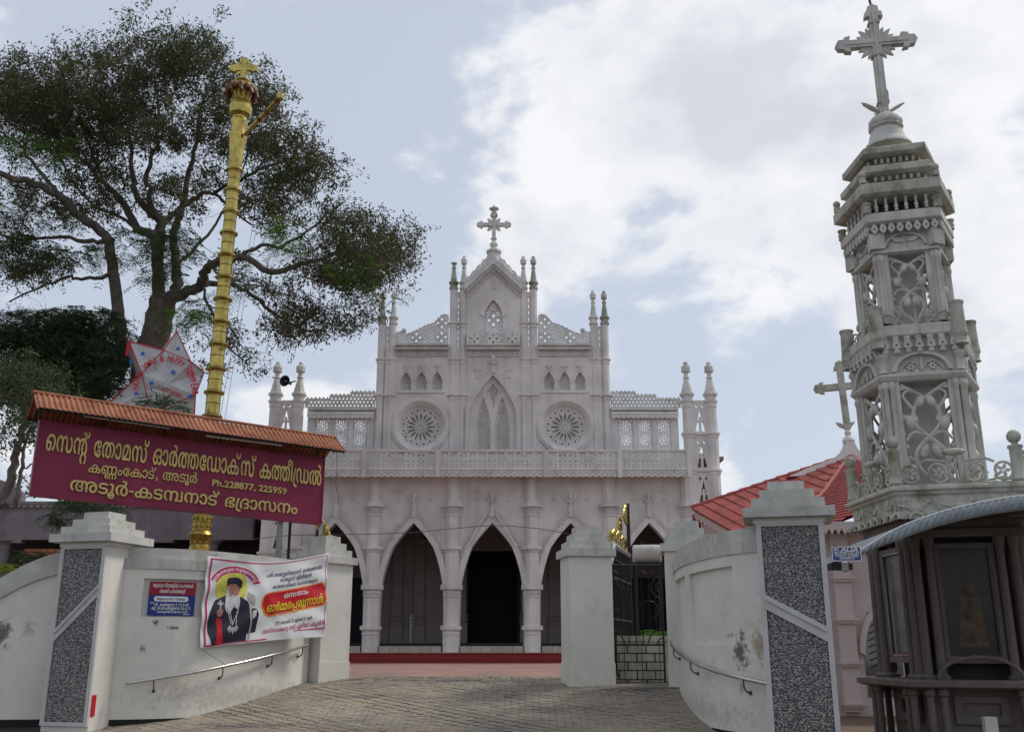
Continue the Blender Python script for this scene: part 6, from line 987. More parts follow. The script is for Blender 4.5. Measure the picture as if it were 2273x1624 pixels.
def swirl_plate(b, outline, y, pitch=.115, r=.034, thick=.05, big=(), inset=.045, mx=None, alt=True):
    """a slab pierced all over with round and leaf-shaped holes"""
    xs = [p[0] for p in outline]; zs = [p[1] for p in outline]; L = [outline]; j = 0; z = min(zs) + inset + r
    bp_ = [(x, z_, s_) for x, z_, s_ in big]
    for x, z_, s_ in bp_:
        for k in range(4): L.append(petal(x, z_, k * PI / 2, .03 * s_ * 3, .26 * s_, .062 * s_, 3))
    while z < max(zs):
        x = min(xs) + inset + (j % 2) * pitch / 2
        while x < max(xs):
            ok = all(inside((x + dx, z + dz), outline) for dx, dz in ((0, 0), (inset + r, 0), (-inset - r, 0), (0, inset + r), (0, -inset - r))) and all(abs(x - bx) + abs(z - bz) > .36 * bs for bx, bz, bs in bp_)
            if ok: L.append(circ(x, z, r, 5, j) if (j + int(x * 9)) % 2 or not alt else petal(x, z, (j * 1.3 + x * 7) % PI, -r * 1.3, r * 1.3, r * .72, 3))
            x += pitch
        z += pitch * .86; j += 1
    b.plate(L, thick, mx or mxF(y)); return b
for x, a, t in NICHE:
    b = M(); li, lo = lancet(x, a, t, .23), lancet(x, a, t + .07, .29); b.plate([lo[1:-1] + li[1:-1][::-1]], .05, mxF(YC - .025))
    b.tube([(x - .12, YC - .04, t - .02), (x - .05, YC - .05, t + .08), (x, YC - .05, t + .16)], [.03, .025, .02], 5); b.tube([(x + .12, YC - .04, t - .02), (x + .05, YC - .05, t + .08), (x, YC - .05, t + .16)], [.03, .025, .02], 5)
    for k in range(5):
        q = PI / 2 + (k - 2) * .55; b.tube([(x, YC - .04, t + .18), (x + .14 * math.cos(q), YC - .05, t + .2 + .14 * math.sin(q))], [.025, .035], 5)
    nn_ = b.build('niche', 'church', ch)
    b = M(); swirl_plate(b, lancet(x, a, t, .228), YC + .22, .085, .024, .05); b.build('tracery', 'church_lace', nn_)
for s_ in (-1, 1):
    c = XC + s_ * 3.14; b = M(); b.box(c - 1.05, c + 1.05, YC - .05, YC - .001, Z(872), Z(869)); b.build('string_moulding', 'church', ch)
# great pointed window
b = M(); hw_ = hx(52, 990); bi, bo = lancet(XC, zu0 + .1, ZW1, hw_, 1.75, 12), lancet(XC, zu0 + .1, ZW1 + .26, hw_ + .17, 1.75, 12)
b.plate([bo + bi[::-1]], .12, mxF(YC - .06)); b.tube([(XC, YC - .07, ZW1 + .1), (XC, YC - .08, ZW1 + .52)], [.13, .055], 6)
for s_ in (-1, 1): b.tube([(XC + s_ * .30, YC - .07, ZW1 - .12), (XC + s_ * .12, YC - .08, ZW1 + .14), (XC + s_ * .05, YC - .08, ZW1 + .4)], [.05, .05, .04], 5)
gw = b.build('great_window', 'church', ch)
b = M(); fleur(b, XC, YC - .12, ZW1 + .42, .5); b.build('fleuron', 'church', gw, smooth=True)
l1, l2 = lancet(XC - .41, zu0 + .1, Z(881), .315, 1.7, 8), lancet(XC + .41, zu0 + .1, Z(881), .315, 1.7, 8)
dm = [(XC, Z(849)), (XC + .26, Z(868)), (XC, Z(905)), (XC - .26, Z(868))]
b = M(); b.plate([bi, l1, l2, dm], .10, mxF(YC + .13)); b.build('mullion_plate', 'church', gw)
for l_ in (l1, l2, dm):
    b = M(); cxx = sum(q[0] for q in l_) / len(l_); swirl_plate(b, l_, YC + .24, .10, .037, .07); b.build('tracery', 'church_lace', gw)
for s_ in (-1, 1): relief_cross(XC + s_ * .70, Z(838), .58, ch, YC)
# gable
zg = Z(580); xg_ = 1.17; zl = Z(637)
niche_o = lancet(XC, Z(736), Z(650), hx(31, 700), 1.9, 9); niche_i = lancet(XC, Z(736), Z(666), hx(20.5, 700), 1.9, 9)
b = M(); b.plate([[(XC - 1.2, zTop), (XC + 1.2, zTop), (XC + 1.2, zl), (XC, zg), (XC - 1.2, zl)], niche_i], .36, mxF(YC + .18)); b.build('gable_wall', 'church', ch)
b = M(); b.plate([niche_o[1:-1] + niche_i[1:-1][::-1]], .08, mxF(YC - .04)); nn_ = b.build('gable_niche', 'church', ch)
b = M(); swirl_plate(b, niche_i, YC + .16, .10, .032, .06, big=[(XC, Z(708), 1.15)]); b.plate([circ(XC, Z(681), .17, 16), circ(XC, Z(681), .06, 8)], .1, mxF(YC + .12)); b.build('tracery', 'church_lace', nn_)
for s_ in (-1, 1):
    q = [(XC, Z(573)), (XC + s_ * 1.30, Z(632)), (XC + s_ * 1.30, Z(648)), (XC, Z(589))]
    b = M(); b.plate([q], .5, mxF(YC - .02)); b.build('raking_cornice', 'church_top', ch)
    q2 = [(XC, Z(589)), (XC + s_ * 1.24, Z(646)), (XC + s_ * 1.24, Z(652)), (XC, Z(595))]; b = M(); b.plate([q2], .3, mxF(YC - .02)); b.build('raking_moulding', 'church', ch)
    b = M()
    for k in range(15):
        t = (k + .4) / 15; cx_ = XC + s_ * 1.20 * t; cz_ = Z(600) + (Z(657) - Z(600)) * t
        b.tube([(cx_ + .06 * math.cos(a), YC - .10, cz_ + .065 * math.sin(a)) for a in np.linspace(0, 2 * PI, 9)[:-1]], .018, 4, closed=True)
        b.ball((cx_, YC - .10, cz_ - .09), .025, 5, 3)
    tag(b.build('raking_lace', 'church_lace', ch), kind='stuff')
    # filigree standing on the slope
    n = 12; base_ = [(XC + s_ * (1.28 - 1.0 * k / n), Z(628) + (Z(583) - Z(628)) * k / n) for k in range(n + 1)]
    topl = [(x - s_ * .02, z + .20 + .17 * (k / n) + .05 * math.sin(k * 2.2)) for k, (x, z) in enumerate(base_)]
    b = M(); swirl_plate(b, base_ + topl[::-1], YC + .05, .105, .034, .06, inset=.018); b.build('gable_crest', 'church_top', ch)
relief_cross(XC, Z(641), .5, ch, YC)
# cornices and loop friezes under the parapets
for (a, e, u0, u1) in ((XC - x2 + .16, XC - x3 - .16, 0, 0), (XC - x4 + .16, XC + x4 - .16, 0, 0), (XC + x3 + .16, XC + x2 - .16, 0, 0)):
    b = M(); b.box(a, e, YC - .30, YC + .3, Z(770), Z(767) + .02); b.box(a, e, YC - .20, YC - .001, Z(774), Z(770) - .002); b.box(a, e, YC - .25, YC - .001, Z(778), Z(775)); b.build('cornice', 'church_top', ch)
    b = M(); n = round((e - a) / .215)
    for k in range(n):
        cx_ = a + (e - a) * (k + .5) / n
        b.tube([(cx_ + .085 * math.cos(t), YC - .06, Z(785) + .11 * math.sin(t)) for t in np.linspace(-PI * 1.15, PI * .3, 9)], .024, 5); b.ball((cx_ + .03, YC - .06, Z(785) + .01), .04, 5, 4)
        b.tube([(cx_ + .10, YC - .06, Z(779)), (cx_ + .12, YC - .06, Z(785)), (cx_ + .07, YC - .06, Z(790))], .02, 4)
    b.box(a, e, YC - .035, YC - .001, Z(792), Z(779)); b.build('loop_frieze', 'church_lace', ch)
# openwork parapets
def bumpy(pts, amp=.045, per=.17):
    out = []
    for i in range(len(pts) - 1):
        a, e = Vector((*pts[i], 0)), Vector((*pts[i + 1], 0)); L = (e - a).length; n = max(1, round(L / per))
        for k in range(n):
            for t in (0, .25, .5, .75): q = a.lerp(e, (k + t) / n); nn = Vector((-(e - a).y, (e - a).x, 0)).normalized(); q = q + nn * amp * math.sin(PI * t) * (1 if nn.y > 0 else -1); out.append((q.x, q.y))
    out.append(pts[-1]); return out
zp = Z(767) + .02
prof = [(2.0, 701), (2.22, 697), (2.42, 704), (2.62, 716), (3.0, 722), (3.35, 731), (3.65, 738), (3.85, 741), (4.05, 735), (4.32, 738)]
for s_ in (-1, 1):
    tp = bumpy([(XC + s_ * d, Z(v)) for d, v in prof]); ol = [(XC + s_ * 1.98, zp)] + tp + [(XC + s_ * 4.32, zp)]
    b = M(); swirl_plate(b, ol, YC + .05, .105, .033, .07, big=[(XC + s_ * 2.30, Z(716), 1.0), (XC + s_ * 2.30, Z(747), 1.0), (XC + s_ * 3.42, Z(748), .95)]); b.ball((XC + s_ * 3.97, YC + .05, Z(732)), .11, 10, 6); b.build('openwork_parapet', 'church_top', ch)
tp = bumpy([(XC - 1.18, Z(739)), (XC - .8, Z(744)), (XC - .3, Z(739)), (XC, Z(744)), (XC + .3, Z(739)), (XC + .8, Z(744)), (XC + 1.18, Z(739))])
b = M(); swirl_plate(b, [(XC - 1.18, zp)] + tp + [(XC + 1.18, zp)], YC - .16, .11, .036, .06, big=[(XC - .84, Z(754), .9), (XC, Z(754), .9), (XC + .84, Z(754), .9)]); b.build('openwork_parapet', 'church_lace', ch)
# paired slender columns with pinnacles
def pinn(z, s=1.0, bud=True):
    q = [(.20, z), (.20, z + .08), (.165, z + .10), (.165, z + .24), (.22, z + .26), (.22, z + .33), (.165, z + .35), (.155, z + .36), (.075, z + .95), (.10, z + .97), (.10, z + 1.01), (.065, z + 1.03), (.07, z + 1.12), (.135, z + 1.19), (.135, z + 1.22)]
    q += [(.12, z + 1.25), (.115, z + 1.36), (.075, z + 1.48), (.02, z + 1.55)] if bud else [(.05, z + 1.23)]
    z0 = q[0][1]; return [(r * s, z0 + (h - z0) * s) for r, h in q]
def shaft(ztop, bands):
    q = [(.165, zu0)]
    for v_, big_ in bands:
        zz = Z(v_); e = .07 if big_ else .05; q += [(.165, zz - .24), (.19, zz - .22), (.19, zz - .08), (.165 + e * 1.6, zz - .05), (.165 + e * 1.6, zz), (.165, zz + .02)]
    q.append((.165, ztop)); return q
def column_top(x, ztop, bands, bud=True, moss=False, y=YC + .10):
    b = lathe8(shaft(ztop, bands), x, y); c_ = b.build('slender_column', 'church', ch)
    b = lathe8(pinn(ztop, 1.05, bud), x, y); pn = b.build('pinnacle', 'moss' if moss else 'church_top', c_)
    if bud:
        b = M(); zz = ztop + 1.27 * 1.05
        for k in range(6):
            a = k * PI / 3; b.ball((x + .10 * math.cos(a), y + .10 * math.sin(a), zz + .05), .055, 5, 4, (1, 1, 1.6))
        b.ball((x, y, zz + .19), .09, 6, 4, (1, 1, 1.3)); b.build('bud', 'church_top', c_, smooth=True)
OB = [(876, 1), (796, 0)]
for s_ in (-1, 1):
    for d, zt, bands, ms in ((x1, Z(719), OB, True), (x2, Z(719), OB, False), (x3, Z(641), OB + [(716, 0)], False), (x4, Z(641), OB + [(716, 0)], False)):
        column_top(XC + s_ * d, zt, bands, not (s_ < 0 and d == x3), (ms if s_ < 0 or d == x1 else d == x3) or (s_ < 0 and d == x3))
    for a, e, zt in ((x2, x1, Z(722)), (x4, x3, Z(646))):
        lo, hi = XC + s_ * a, XC + s_ * e; lo, hi = min(lo, hi), max(lo, hi); cx_ = (lo + hi) / 2; L = [rect(lo, hi, zu0, zt)]; z_ = Z(990); k = 0
        while z_ < zt - .3: L.append(rect(cx_ - .014, cx_ + .014, z_, z_ + .20)); z_ += .30; k += 1
        b = M(); b.plate(L, .08, mxF(YC + .12))
        z_ = Z(990) + .25
        b.build('pierced_strip', 'church', ch)
# crowning cross
def cross_loops(w_, arm, up, down, fle):
    """latin cross with trefoil ends, centre at origin"""
    def end(dx, dy):
        n = Vector((dx, dy, 0)); s_ = Vector((-dy, dx, 0)); return n, s_
    pts = []
    for (dx, dy, L) in ((0, -1, down), (1, 0, arm), (0, 1, up), (-1, 0, arm)):
        n, s_ = end(dx, dy); n = Vector((dx, dy, 0)); s_ = Vector((-dy, dx, 0))
        q = [(-1, w_, w_)] if 0 else []
        if dy == -1: seq = [(w_, -w_), (L, -w_), (L, w_)]
        else: seq = [(w_, -w_), (L - fle * 1.5, -w_), (L - fle * 1.7, -fle), (L - fle * 1.0, -fle * .9), (L - fle * .9, -w_ * 1.3), (L - fle * .3, -w_ * 1.2), (L, 0), (L - fle * .3, w_ * 1.2), (L - fle * .9, w_ * 1.3), (L - fle * 1.0, fle * .9), (L - fle * 1.7, fle), (L - fle * 1.5, w_)]
        for l, t in seq: p_ = n * l + s_ * t; pts.append((p_.x, p_.y))
    return pts
b = M(); zc_ = Z(497); yk = YC + .1
b.lathe([(.30, Z(577) - .1), (.30, Z(562)), (.36, Z(560)), (.36, Z(556)), (.22, Z(553)), (.18, Z(550))], 8, (XC, yk, 0), PI / 8); b.build('cross_pedestal', 'church_top', ch)
b = M(); b.plate([cross_loops(.085, .80, .72, zc_ - Z(550), .17)], .16, mxF(yk, XC, zc_)); 
for k in range(4): a = PI / 4 + k * PI / 2; b.plate([petal(0, 0, a, .08, .44, .085, 4)], .08, mxF(yk, XC, zc_))
for z_ in (Z(528), Z(480), Z(545)): b.lathe([(.09, z_ - .03), (.15, z_ - .02), (.15, z_ + .02), (.09, z_ + .03)], 8, (XC, yk, 0))
b.lathe([(.14, Z(548)), (.20, Z(541)), (.10, Z(534))], 8, (XC, yk, 0)); b.lathe([(.05, Z(467)), (.22, Z(463)), (.23, Z(461)), (.10, Z(458)), (.05, Z(456)), (.015, Z(452))], 12, (XC, yk, 0)); b.build('roof_cross', 'church_top', ch)
# --- low side wings: pierced window screens
def star_holes(cx, cz, r):
    L = [circ(cx, cz, r * .17, 8)]
    for k in range(8): a = k * PI / 4; L.append(petal(cx, cz, a, r * .27, r * .62, r * .105, 3)); L.append(petal(cx, cz, a + PI / 8, r * .55, r * .92, r * .10, 3))
    for k in range(8): a = k * PI / 4 ; L.append(circ(cx + r * .80 * math.cos(a), cz + r * .80 * math.sin(a), r * .085, 5))
    for k in range(4): a = PI / 4 + k * PI / 2; L.append(circ(cx + r * 1.15 * math.cos(a), cz + r * 1.15 * math.sin(a), r * .10, 5)); 
    return L
zs0, zs1 = zu0, Z(927)
for s_ in (-1, 1):
    xa, xb = XC + s_ * 5.15, XC + s_ * 8.05; lo, hi = min(xa, xb), max(xa, xb); L = [rect(lo, hi, zs0, Z(912))]
    cs = [XC + s_ * (5.15 + .62 + k * .82) for k in range(3)]
    for c in cs: L.append(rect(c - .315, c + .315, Z(998), zs1 - .02))
    b = M(); b.plate(L, .20, mxF(YC + .18)); b.build('wing_screen_wall', 'church', ch)
    for c in cs:
        z0, z1 = Z(998), zs1 - .02; L = [rect(c - .315, c + .315, z0, z1)]; L += star_holes(c, z1 - .31, .285) + star_holes(c, z1 - .93, .285) + [circ(c + k * .11, z1 - q_, .024, 6) for k in (-2, -1, 0, 1, 2) for q_ in (.62, 1.28)]
        b = M(); b.plate(L, .06, mxF(YC + .16)); b.build('window_screen', 'church_lace', ch)
    b = M(); b.box(lo, hi, YC - .12, YC + .4, Z(911), Z(903)); b.build('wing_cornice', 'church_top', ch)
    n2 = 14; w_ = (hi - lo) / n2; zf0_, zf1_ = Z(929), Z(914); ol = [(hi, zf1_), (lo, zf1_)]
    for k in range(n2):
        for t in np.linspace(0, PI, 5)[:-1]: ol.append((lo + w_ * (k + .5) - w_ / 2 * math.cos(t), zf0_ + .07 - .075 * math.sin(t)))
    ol.append((hi, zf0_ + .07)); b = M(); lattice(b, lo, hi, 0, 0, fr_holes(zf0_ + .12, .07), n2, mxF(YC - .08), .05, outline=ol); b.build('hanging_frieze', 'church_lace', ch)
    z0 = Z(903); st = [(hi if s_ < 0 else lo)]
    L = []; steps = [(5.15, 868), (6.25, 868), (6.25, 875), (7.15, 875), (7.15, 883), (8.2, 883)]
    ol = [(XC + s_ * 5.15, z0)] + [(XC + s_ * d, Z(v_)) for d, v_ in steps] + [(XC + s_ * 8.2, z0)]
    L = [ol]; j = 0; z_ = z0 + .05
    while z_ < Z(868) - .08:
        d = 5.15 + .08 + (j % 2) * .08
        while d < 8.1:
            lim = Z(868) if d < 6.2 else Z(875) if d < 7.1 else Z(883)
            if z_ + .14 < lim and not (6.14 < d < 6.30 and z_ + .2 > Z(875)): x_ = XC + s_ * d; L.append([(x_ - .05, z_), (x_ + .05, z_), (x_, z_ + .10)])
            d += .165
        z_ += .155; j += 1
    b = M(); b.plate(L, .06, mxF(YC + .1)); b.build('stepped_lace', 'church_top', ch)
    b = M()
    for q_ in range(len(steps) // 2):
        d0, d1, v_ = steps[2 * q_][0], steps[2 * q_ + 1][0], steps[2 * q_][1]; k_ = int((d1 - d0) / .16)
        for k in range(k_): x_ = XC + s_ * (d0 + (k + .5) * (d1 - d0) / k_); b.ball((x_, YC + .1, Z(v_) + .03), .05, 5, 3, (1, .6, 1))
    tag(b.build('lace_beads', 'church_top', ch), kind='stuff')
# --- corner turrets
def turret(s_):
    xs_ = [XC + s_ * 8.50, XC + s_ * 9.52]; y = YC + .15; pr = [(.27, .96)]
    for v_ in (1404, 1226, 1043, 961): zz = Z(v_); pr += [(.27 - .0, zz - .20), (.30, zz - .18), (.30, zz - .08), (.36, zz - .05), (.36, zz + .04), (.26, zz + .06)]
    zz = Z(889); pr += [(.25, zz - .3), (.28, zz - .28), (.28, zz - .08), (.34, zz - .04), (.34, zz + .03), (.25, zz + .05)]; zt = zz + .05
    pr = [(r * (1.0 if z < Z(1100) else .93), z) for r, z in pr]
    tp = [(.25, zt), (.25, zt + .13), (.33, zt + .22), (.33, zt + .30), (.26, zt + .34), (.11, zt + .98), (.15, zt + 1.0), (.15, zt + 1.04), (.10, zt + 1.07), (.10, zt + 1.22), (.21, zt + 1.30), (.21, zt + 1.35), (.16, zt + 1.37), (.12, zt + 1.55), (.05, zt + 1.72)]
    for x in xs_:
        b = lathe8(pr, x, y); c_ = b.build('turret_column', 'church', ch); b = lathe8(tp, x, y); b.build('pinnacle', 'church_top', c_)
        b = M()
        for k in range(8): a = k * PI / 4; b.ball((x + .14 * math.cos(a), y + .14 * math.sin(a), zt + 1.46), .07, 5, 4, (1, 1, 1.8))
        b.ball((x, y, zt + 1.66), .11, 6, 4); b.build('bud', 'church_top', c_, smooth=True)
    lo, hi = min(xs_), max(xs_); c = (lo + hi) / 2; zt2 = Z(887); L = [rect(lo, hi, .96, zt2)]
    for v0, v1 in ((956, 905), (1036, 985), (1118, 1066), (1216, 1165), (1300, 1250), (1390, 1340)):
        z0, z1 = Z(v0), Z(v1); m_ = (z0 * .55 + z1 * .45); t_ = lambda z: .22 * (1 - (z - z0) / (z1 - z0))
        L.append([(c - t_(m_ + .02), m_ + .02), (c - .055, m_ + .02), (c - .055, m_ + .12), (c, m_ + .22), (c + .055, m_ + .12), (c + .055, m_ + .02), (c + t_(m_ + .02), m_ + .02), (c, z1)])
        for k in (-1, 1): L.append([(c + k * t_(z0), z0), (c + k * .045, z0), (c + k * .045, m_ - .04), (c + k * t_(m_ - .04), m_ - .04)])
        for k in (-1, 1): zz = z1 + .10; L.append([(c + k * .13, zz - .10), (c + k * .13 + .05, zz), (c + k * .13, zz + .10), (c + k * .13 - .05, zz)])
    b = M(); b.plate(L, .14, mxF(y)); b.build('pierced_panel', 'church', ch)
    for v_ in (1043, 961, 1226): b = M(); b.box(lo + .25, hi - .25, y - .13, y + .13, Z(v_) - .05, Z(v_) + .04); b.build('string_moulding', 'church', ch)
    if True: b = M(); b.box(lo, hi, y + .5, y + .56, .96, Z(1000)); b.build('turret_backing', 'porch', ch)
for s_ in (-1, 1): turret(s_)
# nave behind
b = M(); b.box(XC - 8.2, XC + 8.2, YBK + 7, YC + 34, .9, Z(1010)); b.box(XC - 4.4, XC + 4.4, YC + .62, YC + 34, ZBAL - .2, Z(800)); b.build('nave', 'church', ch)
b = M(); b.plate([[(-4.8, 0), (4.8, 0), (0, .9)]], 33, T((XC, YC + 17.6, Z(800))) @ Matrix.Rotation(R(90), 4, 'X')); b.build('nave_roof', 'tile_d', ch)
# ------------------------------------------------------------------ name board with its little tin roof
def plane_hit(u, v, o, n):
    d = raydir(u, v); c = Vector((0, 0, ZE)); k = (o - c).dot(n) / d.dot(n); return c + d * k
S_BL, S_BR = pt(65.1, 1099.4, 15.4), pt(714.2, 1164, 18.2)
ex = (S_BR - S_BL); SWID = ex.length; ex.normalize(); hn = Vector((ex.y, -ex.x, 0)).normalized()   # faces the road
if hn.y > 0: hn = -hn
ez = Vector((0, 0, 1)); SO = S_BL
tl, tr = plane_hit(90.9, 928.3, SO, hn), plane_hit(720.6, 1020.3, SO, hn); SH = ((tl - S_BL).z + (tr - S_BR).z) / 2
def zm(px, py): return plane_hit((80 + .54554 * px) * .59193, (1440 + .54554 * py) * .59193, SO, hn)
sg = thing('name_board', 'maroon name board with gilt lettering under a rusty tin roof, behind the left wall', 'sign', (S_BL.x + 1, S_BL.y + .6, .9))
SM = Matrix(((ex.x, ez.x, hn.x, SO.x), (ex.y, ez.y, hn.y, SO.y), (ex.z, ez.z, hn.z, SO.z), (0, 0, 0, 1)))
b = M(); b.box(0, SWID, 0, SH, -.12, 0, SM); b.build('board', 'maroon', sg)
b = M()
for x0, x1, y0, y1 in ((0, SWID, 0, .025), (0, SWID, SH - .025, SH), (0, .025, .026, SH - .026), (SWID - .025, SWID, .026, SH - .026)): b.box(x0, x1, y0, y1, .001, .012, SM)
b.build('board_edge', 'maroon', sg)
def sign_line(arr, A, B, h, m='gilt', name='lettering', z0=.0):
    v, f, wd = arr; a = zm(*A); c = zm(*B); e = (c - a); L = e.length; e.normalize(); b = M(); pts = []
    for q in v: pts.append(a + e * (q[0] / wd * L) + ez * (q[1] * h) + hn * (.022 + q[2] + z0))
    b.add(pts, f); return b.build(name, m, sg)
def letters(key, A, B, h, bold, thick=.03):
    """each raised letter of a line is a piece of its own"""
    tot = mal(key, thick, bold)[2]; x = 0.0; a = zm(*A); c = zm(*B); e = (c - a); L = e.length; e.normalize(); seq = LINES[key]; pend = M(); px = 0
    for i, g in enumerate(seq):
        adv, *cs = SHAPES[g]; adv *= 4
        v, f = _gc[(g, thick)]
        if v: pend.add([a + e * ((q[0] + x) / tot * L) + ez * (q[1] * h) + hn * (.018 + q[2]) for q in v], f)
        x += (adv + 14 if adv else 120) / 1000
        if pend.v: pend.build('letter', 'gilt', sg); pend = M()
letters('b1', (160, 452), (2058, 697), .46, .030); letters('b2', (455, 604), (1205, 683), .235, .026); letters('b3', (325, 728), (1895, 893), .30, .028)
v, f, wd = latin('Ph.228877, 225959', .03, .022); a = zm(1303, 697); c = zm(1818, 757); e = (c - a); L = e.length; e.normalize()
b = M(); b.add([a + e * (q[0] / wd * L) + ez * (q[1] * .155) + hn * (.02 + q[2]) for q in v], f); tag(b.build('phone_number', 'gilt', sg), kind='stuff')
# roof sheets
def sheet_on_roof(x0, x1, side, m='rust'):
    b = M(); n = int((x1 - x0) / .0105); v = []; f = []
    out0, z0, out1, z1 = (.0, SH + .43, .50, SH + .09)
    for j, t in enumerate(np.linspace(0, 1, 5)):
        for i in range(n + 1):
            x = x0 + (x1 - x0) * i / n; o = side * (out0 + (out1 - out0) * t) - .06; z = z0 + (z1 - z0) * t + .020 * math.sin(2 * PI * x / .084) + .012 * math.sin(x * 1.7) - (.02 * math.sin(PI * t))
            v.append((x, z, o))
    for j in range(4):
        for i in range(n): a_ = j * (n + 1) + i; f.append((a_, a_ + 1, a_ + n + 2, a_ + n + 1))
    b.add(v, f, SM); return b
xs_ = np.linspace(-.12, SWID + .20, 6)
for i in range(5):
    for sd in (1, -1): sheet_on_roof(xs_[i] + (.003 if i else 0), xs_[i + 1] + .04, sd).build('roof_sheet', 'rust', sg, smooth=True, angle=70)
b = M(); b.tube([SM @ Vector((x, SH + .445, -.06)) for x in np.linspace(-.14, SWID + .22, 12)], .028, 6); b.build('ridge_cap', 'rust', sg, smooth=True)
b = M()
for o in (.42, -.54): b.box(-.1, SWID + .18, SH + .075, SH + .10, o - .02, o + .02, SM)
b.build('eave_batten', 'dark', sg)
for i, x in enumerate(np.linspace(0, SWID, 6)):
    b = M(); b.tube([SM @ Vector((x, SH, -.06)), SM @ Vector((x, SH + .40, -.06))], .014, 5); b.build('roof_strut', 'iron', sg)
    b = M(); b.tube([SM @ Vector((x, SH + .05, .40)), SM @ Vector((x, SH + .38, -.06)), SM @ Vector((x, SH + .05, -.5))], .012, 5); b.build('rafter', 'iron', sg)
for A, B in (((415, 236), (1020, 322)), ((1250, 372), (1770, 436))):
    a, c = zm(*A), zm(*B); b = M(); b.tube([a + hn * .16 + ez * .02, c + hn * .16 + ez * .02], .02, 8); b.build('tube_light', 'white', sg)
for u in (632,):
    q = plane_hit(u, 1130, SO, hn) - hn * .17; b = M(); b.lathe([(.055, .9), (.055, SO.z + (.5 if u < 400 else .55))], 12, (q.x, q.y, 0)); b.build('pole', 'grey_pole', sg, smooth=True, angle=60)
q = plane_hit(657, 1150, SO, hn) - hn * .25; b = M(); b.lathe([(.028, .9), (.028, SO.z + .3)], 8, (q.x, q.y, 0)); b.build('pole', 'iron', sg, smooth=True)
b = M(); q = zm(2150, 470) + hn * .1; b.tube([q, q + Vector((.03, 0, -.25)), q + Vector((.02, 0, -.6)), q + Vector((.08, 0, -.95))], .006, 4); b.build('loose_wire', 'rope', sg)

# ------------------------------------------------------------------ brass flagstaff
YM = 25.0; mb = pt(442, 1230, YM); XM = mb.x; LEAN = math.tan(R(.42))
fm = thing('flagstaff', 'tall brass-clad flagstaff ringed all the way up, topped by a brass cross', 'flagstaff', (XM, YM, .96))
def mz(v): return pt(UC, v, YM).z
def mr(px, v): return px * mpp(v, YM)
def lean(b): b.v = [(x + (z - mb.z) * LEAN, y, z) for x, y, z in b.v]; return b
def mlathe(prof, name, m, n=24, parent=fm):
    b = M(); b.lathe(prof, n, (XM, YM, 0)); lean(b); return b.build(name, m, parent, smooth=True, angle=28)
rv = [924, 871, 819, 765, 715, 664, 616, 567, 518, 471, 423, 378]
mlathe([(.26, 1), (.26, mz(1190) - .3), (.23, mz(1190) - .2), (.27, mz(1192)), (.29, mz(1187)), (.25, mz(1180)), (.22, mz(1178)), (.22, mz(1160)), (.235, mz(1159)), (.235, mz(1157)), (.22, mz(1156)), (.215, mz(1142)), (.25, mz(1138)), (.255, mz(1135)), (.20, mz(1133))], 'base_drum', 'gold_dark')
b = M()
for k in range(10):
    a = k * PI / 5
    for vv in (1150, 1168, 1205, 1220): b.ball((XM + .215 * math.cos(a), YM + .215 * math.sin(a), mz(vv)), .045, 6, 4, (1, 1, 1.2))
lean(b); tag(b.build('embossing', 'gold_dark', fm, smooth=True), kind='stuff')
allv = [1133] + [1080, 1028, 976] + rv
zs = [mz(v) for v in allv]
def rad(z): return float(np.interp(z, [zs[0], mz(924), mz(378)], [.19, .183, .162]))
for i in range(len(zs) - 1):
    z0, z1 = zs[i], zs[i + 1]; r0 = rad(z0); mid_ = z0 + (z1 - z0) * .52
    mlathe([(r0 * .98, z0 + .05), (r0, z0 + .07), (r0 * 1.0, mid_ - .012), (r0 * .93, mid_ - .010), (r0 * .93, mid_ + .010), (r0, mid_ + .012), (r0 * 1.0, z1 - .13), (r0 * 1.03, z1 - .12), (r0 * 1.03, z1 - .09), (r0 * 1.0, z1 - .08)], 'brass_sleeve', 'gold')
for z0, z1 in zip(zs[:-1], zs[1:]): mm = z0 + (z1 - z0) * .52; r0 = rad(mm) * 1.006; mlathe([(r0, mm - .011), (r0 * 1.02, mm - .006), (r0 * 1.02, mm + .006), (r0, mm + .011)], 'joint_band', 'seam')
for z in zs:
    r0 = rad(z)
    mlathe([(r0 * 1.02, z - .095), (r0 * 1.10, z - .07), (r0 * 1.12, z - .055), (r0 * 1.40, z - .035), (r0 * 1.46, z - .005), (r0 * 1.44, z + .012)], 'ring', 'gold')
    mlathe([(r0 * 1.40, z + .013), (r0 * 1.36, z + .03), (r0 * 1.05, z + .034), (r0 * 1.04, z + .05)], 'ring_top', 'seam')
g = lambda px, v: (mr(px, v), mz(v))
mlathe([(.172, mz(377)), g(15.5, 366), (.176, mz(365)), g(16, 352), g(15.5, 344), g(17, 330), g(20.5, 304), g(21, 301), g(18, 299), g(17, 290), g(17.5, 279), g(19, 276), g(19, 270), g(16, 265), g(16, 262), g(23, 255), g(25.5, 245), g(25, 238), g(21, 233), g(22.5, 230), g(19, 226)], 'capital', 'gold')
mlathe([g(19, 226), g(20, 218), g(23, 208), g(30, 201), g(31, 196), g(29, 193), g(14, 192), g(14, 184), g(17, 183), g(17, 180), g(8, 179)], 'cup', 'gold_dark')
b = M()
for k in range(14): a = 2 * PI * k / 14; b.ball((XM + mr(29, 200) * math.cos(a), YM + mr(29, 200) * math.sin(a), mz(203)), .10, 5, 4, (1, 1, 1.1))
